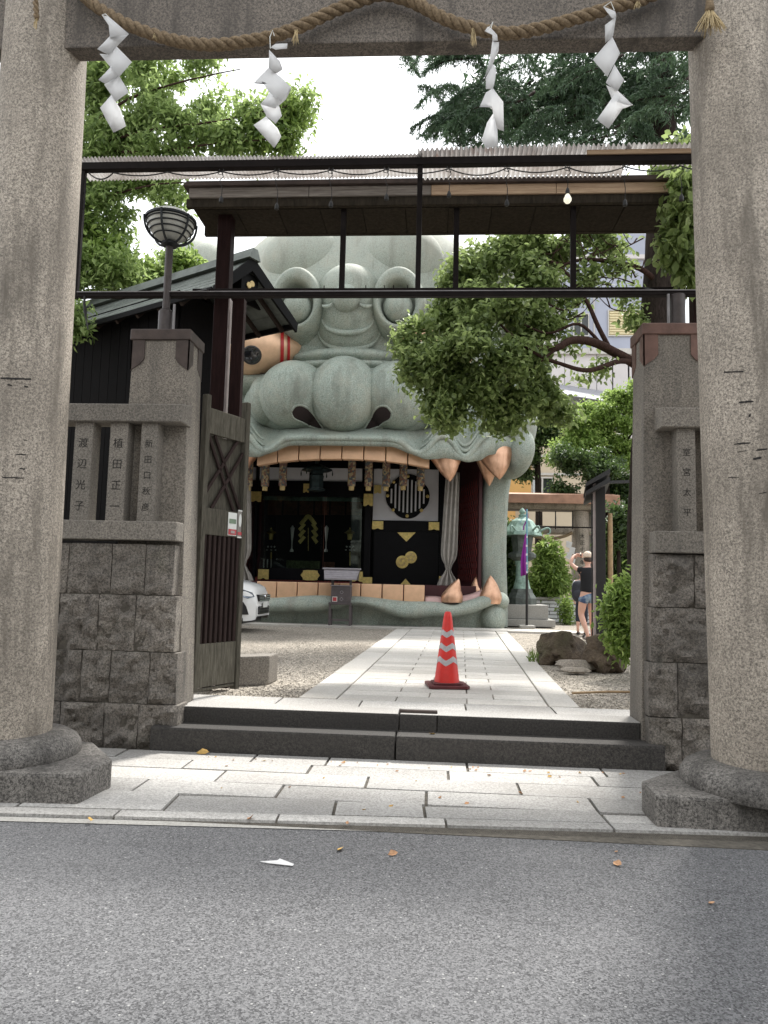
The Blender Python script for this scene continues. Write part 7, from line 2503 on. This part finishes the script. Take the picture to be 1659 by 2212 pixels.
def hand(body_v, body_e, wrist_i, W, direction, side, scale):
    """palm and five bent fingers grown from the wrist"""
    d = Vector(direction).normalized()
    sd = Vector(side).normalized()
    nrm = d.cross(sd)
    n = len(body_v)
    palm = W + d * .05 * scale
    body_v.append((palm, .030 * scale)); body_e.append((wrist_i, n))
    pi = n
    for k, (off, L_) in enumerate(((-.028, .065), (-.010, .075), (.010, .072), (.028, .056))):
        i0 = len(body_v)
        b0 = palm + d * .028 * scale + sd * off * scale
        body_v.append((b0, .0105 * scale)); body_e.append((pi, i0))
        body_v.append((b0 + d * L_ * .5 * scale + nrm * .012 * scale, .0095 * scale)); body_e.append((i0, i0 + 1))
        body_v.append((b0 + d * L_ * .72 * scale + nrm * .045 * scale, .0085 * scale)); body_e.append((i0 + 1, i0 + 2))
    i0 = len(body_v)
    body_v.append((palm - d * .012 * scale - sd * .042 * scale + nrm * .01 * scale, .0115 * scale)); body_e.append((pi, i0))
    body_v.append((palm + d * .022 * scale - sd * .058 * scale + nrm * .03 * scale, .0095 * scale)); body_e.append((i0, i0 + 1))

# ---- the woman taking a photograph, seen from behind
pb_ = gy(1270, 1372, 15.4)
PX = thing('person', 'person in black tee, denim shorts and cream cap raising a phone, back turned', 'person', (pb_.x, 15.4, ZC))
S_ = (gy(1268, 1196, 15.4).z - ZC) / 1.72
W = person_frame((pb_.x, 15.4, ZC), R_(14), S_)
# faces +Y (away); x: right
V_, E_ = [], []
def av(p, r):
    V_.append((W(*p), (r[0] * S_, r[1] * S_) if hasattr(r, '__len__') else r * S_))
    return len(V_) - 1
def chain(i0, pts):
    for p, r in pts:
        j = av(p, r)
        E_.append((i0, j))
        i0 = j
    return i0
pel = av((0, 0, .93), (.155, .12))
ch_ = chain(pel, [((0, .0, 1.08), (.125, .10)), ((0, .0, 1.25), (.15, .105)), ((0, -.005, 1.37), (.13, .09)), ((.01, .005, 1.45), .058), ((.01, .025, 1.50), .052)])
head = chain(ch_, [((.01, .03, 1.57), (.075, .088)), ((.01, .035, 1.66), (.07, .082))])
# left leg: forward lean with the heel lifted behind; right leg straight
la = chain(pel, [((-.09, .0, .84), .098), ((-.105, .03, .68), .090), ((-.12, .06, .50), .062), ((-.10, -.01, .34), .060), ((-.06, -.09, .14), .038), ((-.05, -.11, .075), .036), ((-.04, -.0, .028), .034), ((-.035, .09, .022), .028)])
ra_ = chain(pel, [((.09, -.0, .84), .095), ((.085, .0, .66), .082), ((.085, .01, .48), .060), ((.085, -.02, .33), .058), ((.085, -.03, .12), .037), ((.085, -.035, .06), .036), ((.09, .05, .028), .034), ((.09, .14, .022), .028)])
# arms raised in front, hands at the phone
sh = 3
al_ = chain(sh, [((-.16, .0, 1.40), .056), ((-.225, .05, 1.41), .048), ((-.30, .15, 1.52), .040), ((-.265, .17, 1.60), .036), ((-.20, .22, 1.685), .029)])
ar_ = chain(sh, [((.16, .0, 1.40), .056), ((.235, .08, 1.39), .048), ((.27, .22, 1.48), .040), ((.20, .27, 1.58), .034), ((.06, .29, 1.67), .028)])
hand(V_, E_, al_, W(-.20, .22, 1.685), W(1, .35, .15) - W(0, 0, 0), W(0, -.25, 1) - W(0, 0, 0), S_)
hand(V_, E_, ar_, W(.06, .29, 1.67), W(-1, .15, .25) - W(0, 0, 0), W(0, .2, -1) - W(0, 0, 0), S_)
skin_body('body', V_, E_, M['skin'], PX, 2, pel)
# clothes follow the body
V_, E_ = [], []
pel = av((0, 0, .90), (.185, .145))
c1 = chain(pel, [((0, .0, 1.05), (.165, .13)), ((0, .0, 1.22), (.172, .126)), ((0, -.005, 1.36), (.15, .108)), ((.005, -.002, 1.425), (.085, .075))])
chain(3, [((-.15, .0, 1.395), .076), ((-.225, .045, 1.405), .070)])
chain(3, [((.15, .0, 1.395), .076), ((.235, .07, 1.39), .070)])
skin_body('tee_shirt', V_, E_, M['tee'], PX, 2, 0)
V_, E_ = [], []
pel = av((0, 0, .985), (.20, .16))
chain(pel, [((0, 0, .90), (.20, .16))])
chain(1, [((-.095, .003, .82), .135), ((-.105, .02, .70), .135)])
chain(1, [((.095, .0, .82), .135), ((.092, .0, .70), .13)])
skin_body('denim_shorts', V_, E_, M['denim'], PX, 2, 0)
hc = W(.012, .03, 1.645)
MB().ellipsoid(hc + Vector((0, 0, .025 * S_)), (.098 * S_, .112 * S_, .105 * S_), None, 28, 16, lambda p: Vector((p.x, p.y, max(p.z, -.25)))).build('cap', M['hat'], PX, smooth=True)
MB().ellipsoid(W(.03, .15, 1.645), (.08 * S_, .09 * S_, .012 * S_)).build('cap_brim', M['hat'], PX, smooth=True)
MB().ellipsoid(hc + Vector((0, -.012, -.045 * S_)), (.086 * S_, .088 * S_, .062 * S_), None, 24, 14).build('hair', M['hair'], PX, smooth=True)
# small face and ears, turned away from us
MB().ellipsoid(W(.012, .125, 1.585), (.016 * S_, .022 * S_, .022 * S_)).build('nose', M['skin'], PX, smooth=True)
for s in (-1, 1):
    MB().ellipsoid(W(.012 + s * .077, .03, 1.585), (.012 * S_, .02 * S_, .03 * S_)).build('ear', M['skin'], PX, smooth=True)
    MB().ellipsoid(W(.012 + s * .03, .108, 1.61), (.012 * S_, .008 * S_, .007 * S_)).build('eye', M['hair'], PX, smooth=True)
MB().ellipsoid(W(.012, .108, 1.545), (.024 * S_, .008 * S_, .007 * S_)).build('mouth', M['eye_red'], PX, smooth=True)
for (p0, d) in (((-.042, -.04, 0), -.03), ((.088, .05, 0), 0)):
    MB().box(W(p0[0], p0[1], .008), (.085 * S_, .25 * S_, .022 * S_), R_(14)).build('sandal_sole', M['sandal'], PX, bevel=.008)
    for q, mt in ((.04, 'sandal'), (-.02, 'sandal_white'), (.09, 'sandal')):
        a = W(p0[0], p0[1] + q, .03)
        MB().tube([a + Matrix.Rotation(R_(14), 3, 'Z') @ Vector((.05 * S_ * math.cos(t), 0, .055 * S_ * math.sin(t))) for t in [math.pi * i / 8 for i in range(9)]], .013 * S_, 6).build('sandal_strap', M[mt], PX)
ph = thing('phone', 'dark phone held up beside the cream cap', 'phone', tuple(W(-.08, .25, 1.70)))
MB().box(W(-.085, .262, 1.715), (.15 * S_, .010, .075 * S_), R_(14)).build('phone_body', M['phone'], ph, bevel=.003)
MB().box(W(-.04, .255, 1.735), (.03 * S_, .012, .03 * S_), R_(14)).build('camera_bump', M['chrome'], ph)

# ---- companion standing just behind, mostly hidden
qb = gy(1245, 1362, 17.2)
PQ = thing('person', 'person in pale top and dark trousers beside the shrub, wearing a backpack', 'person', (qb.x, 17.2, ZC))
S2 = (gy(1250, 1228, 17.2).z - ZC) / 1.78
W = person_frame((qb.x + .12, 17.2, ZC), R_(-18), S2)
S_ = S2
V_, E_ = [], []
pel = av((0, 0, .95), (.14, .11))
ch_ = chain(pel, [((0, .0, 1.10), (.13, .10)), ((0, .0, 1.28), (.155, .105)), ((0, -.005, 1.40), (.13, .09)), ((.0, .005, 1.49), .056), ((.0, .02, 1.54), .05)])
chain(ch_, [((.0, .03, 1.60), (.073, .085)), ((.0, .03, 1.68), (.068, .08))])
la = chain(pel, [((-.08, .0, .85), .09), ((-.09, .0, .50), .06), ((-.095, -.02, .32), .054), ((-.1, -.03, .10), .036), ((-.1, .05, .03), .034), ((-.1, .13, .024), .028)])
ra_ = chain(pel, [((.08, .0, .85), .09), ((.09, .01, .50), .06), ((.09, -.01, .32), .054), ((.09, -.02, .10), .036), ((.09, .06, .03), .034), ((.09, .14, .024), .028)])
al_ = chain(3, [((-.18, .0, 1.42), .055), ((-.23, .0, 1.16), .042), ((-.21, .08, .93), .030)])
ar_ = chain(3, [((.18, .0, 1.42), .055), ((.23, .02, 1.16), .042), ((.2, .12, .95), .030)])
hand(V_, E_, al_, W(-.21, .08, .93), W(0, .25, -1) - W(0, 0, 0), W(0, 1, 0.2) - W(0, 0, 0), S_)
hand(V_, E_, ar_, W(.2, .12, .95), W(0, .25, -1) - W(0, 0, 0), W(0, -1, 0.2) - W(0, 0, 0), S_)
skin_body('body', V_, E_, M['skin'], PQ, 2, pel)
V_, E_ = [], []
pel = av((0, 0, 1.0), (.15, .12))
chain(pel, [((0, .0, 1.10), (.148, .115)), ((0, .0, 1.26), (.17, .12)), ((0, -.005, 1.40), (.15, .105)), ((0, 0, 1.46), (.08, .07))])
chain(3, [((-.17, .0, 1.41), .075), ((-.22, .0, 1.24), .068)])
chain(3, [((.17, .0, 1.41), .075), ((.22, .01, 1.24), .068)])
skin_body('shirt', V_, E_, M['white_cloth'], PQ, 2, 0)
V_, E_ = [], []
pel = av((0, 0, .99), (.15, .12))
chain(pel, [((0, 0, .92), (.155, .12))])
chain(1, [((-.082, .0, .82), .102), ((-.09, .0, .5), .082), ((-.095, -.01, .30), .075)])
chain(1, [((.082, .0, .82), .102), ((.09, .0, .5), .082), ((.09, -.0, .30), .075)])
skin_body('trousers', V_, E_, M['trouser'], PQ, 2, 0)
MB().ellipsoid(W(0, .018, 1.68), (.088 * S_, .098 * S_, .09 * S_), None, 24, 14).build('hair', M['hair'], PQ, smooth=True)
MB().ellipsoid(W(0, .12, 1.62), (.015 * S_, .02 * S_, .02 * S_)).build('nose', M['skin'], PQ, smooth=True)
for s in (-1, 1):
    MB().box(W(s * .095, .03, .018), (.09 * S_, .25 * S_, .05 * S_), R_(-18)).build('shoe', M['sandal'], PQ, bevel=.015)
    MB().ellipsoid(W(s * .074, .03, 1.62), (.012 * S_, .02 * S_, .03 * S_)).build('ear', M['skin'], PQ, smooth=True)
bk = thing('backpack', 'bulky navy backpack hanging on the hidden companion', 'backpack', tuple(W(-.05, -.2, 1.0)))
MB().ellipsoid(W(-.03, -.21, 1.16), (.21 * S_, .15 * S_, .30 * S_), None, 28, 20, lambda p: Vector((math.copysign(abs(p.x) ** .7, p.x), math.copysign(abs(p.y) ** .8, p.y), math.copysign(abs(p.z) ** .75, p.z)))).build('pack_body', M['pack'], bk, smooth=True)
MB().ellipsoid(W(-.03, -.34, 1.06), (.16 * S_, .06 * S_, .15 * S_), None, 20, 12).build('front_pocket', M['pack'], bk, smooth=True)
MB().tube([W(-.18, -.22, 1.3), W(-.19, -.33, 1.15), W(-.15, -.36, .98)], .012, 6).build('strap', M['trouser'], bk)
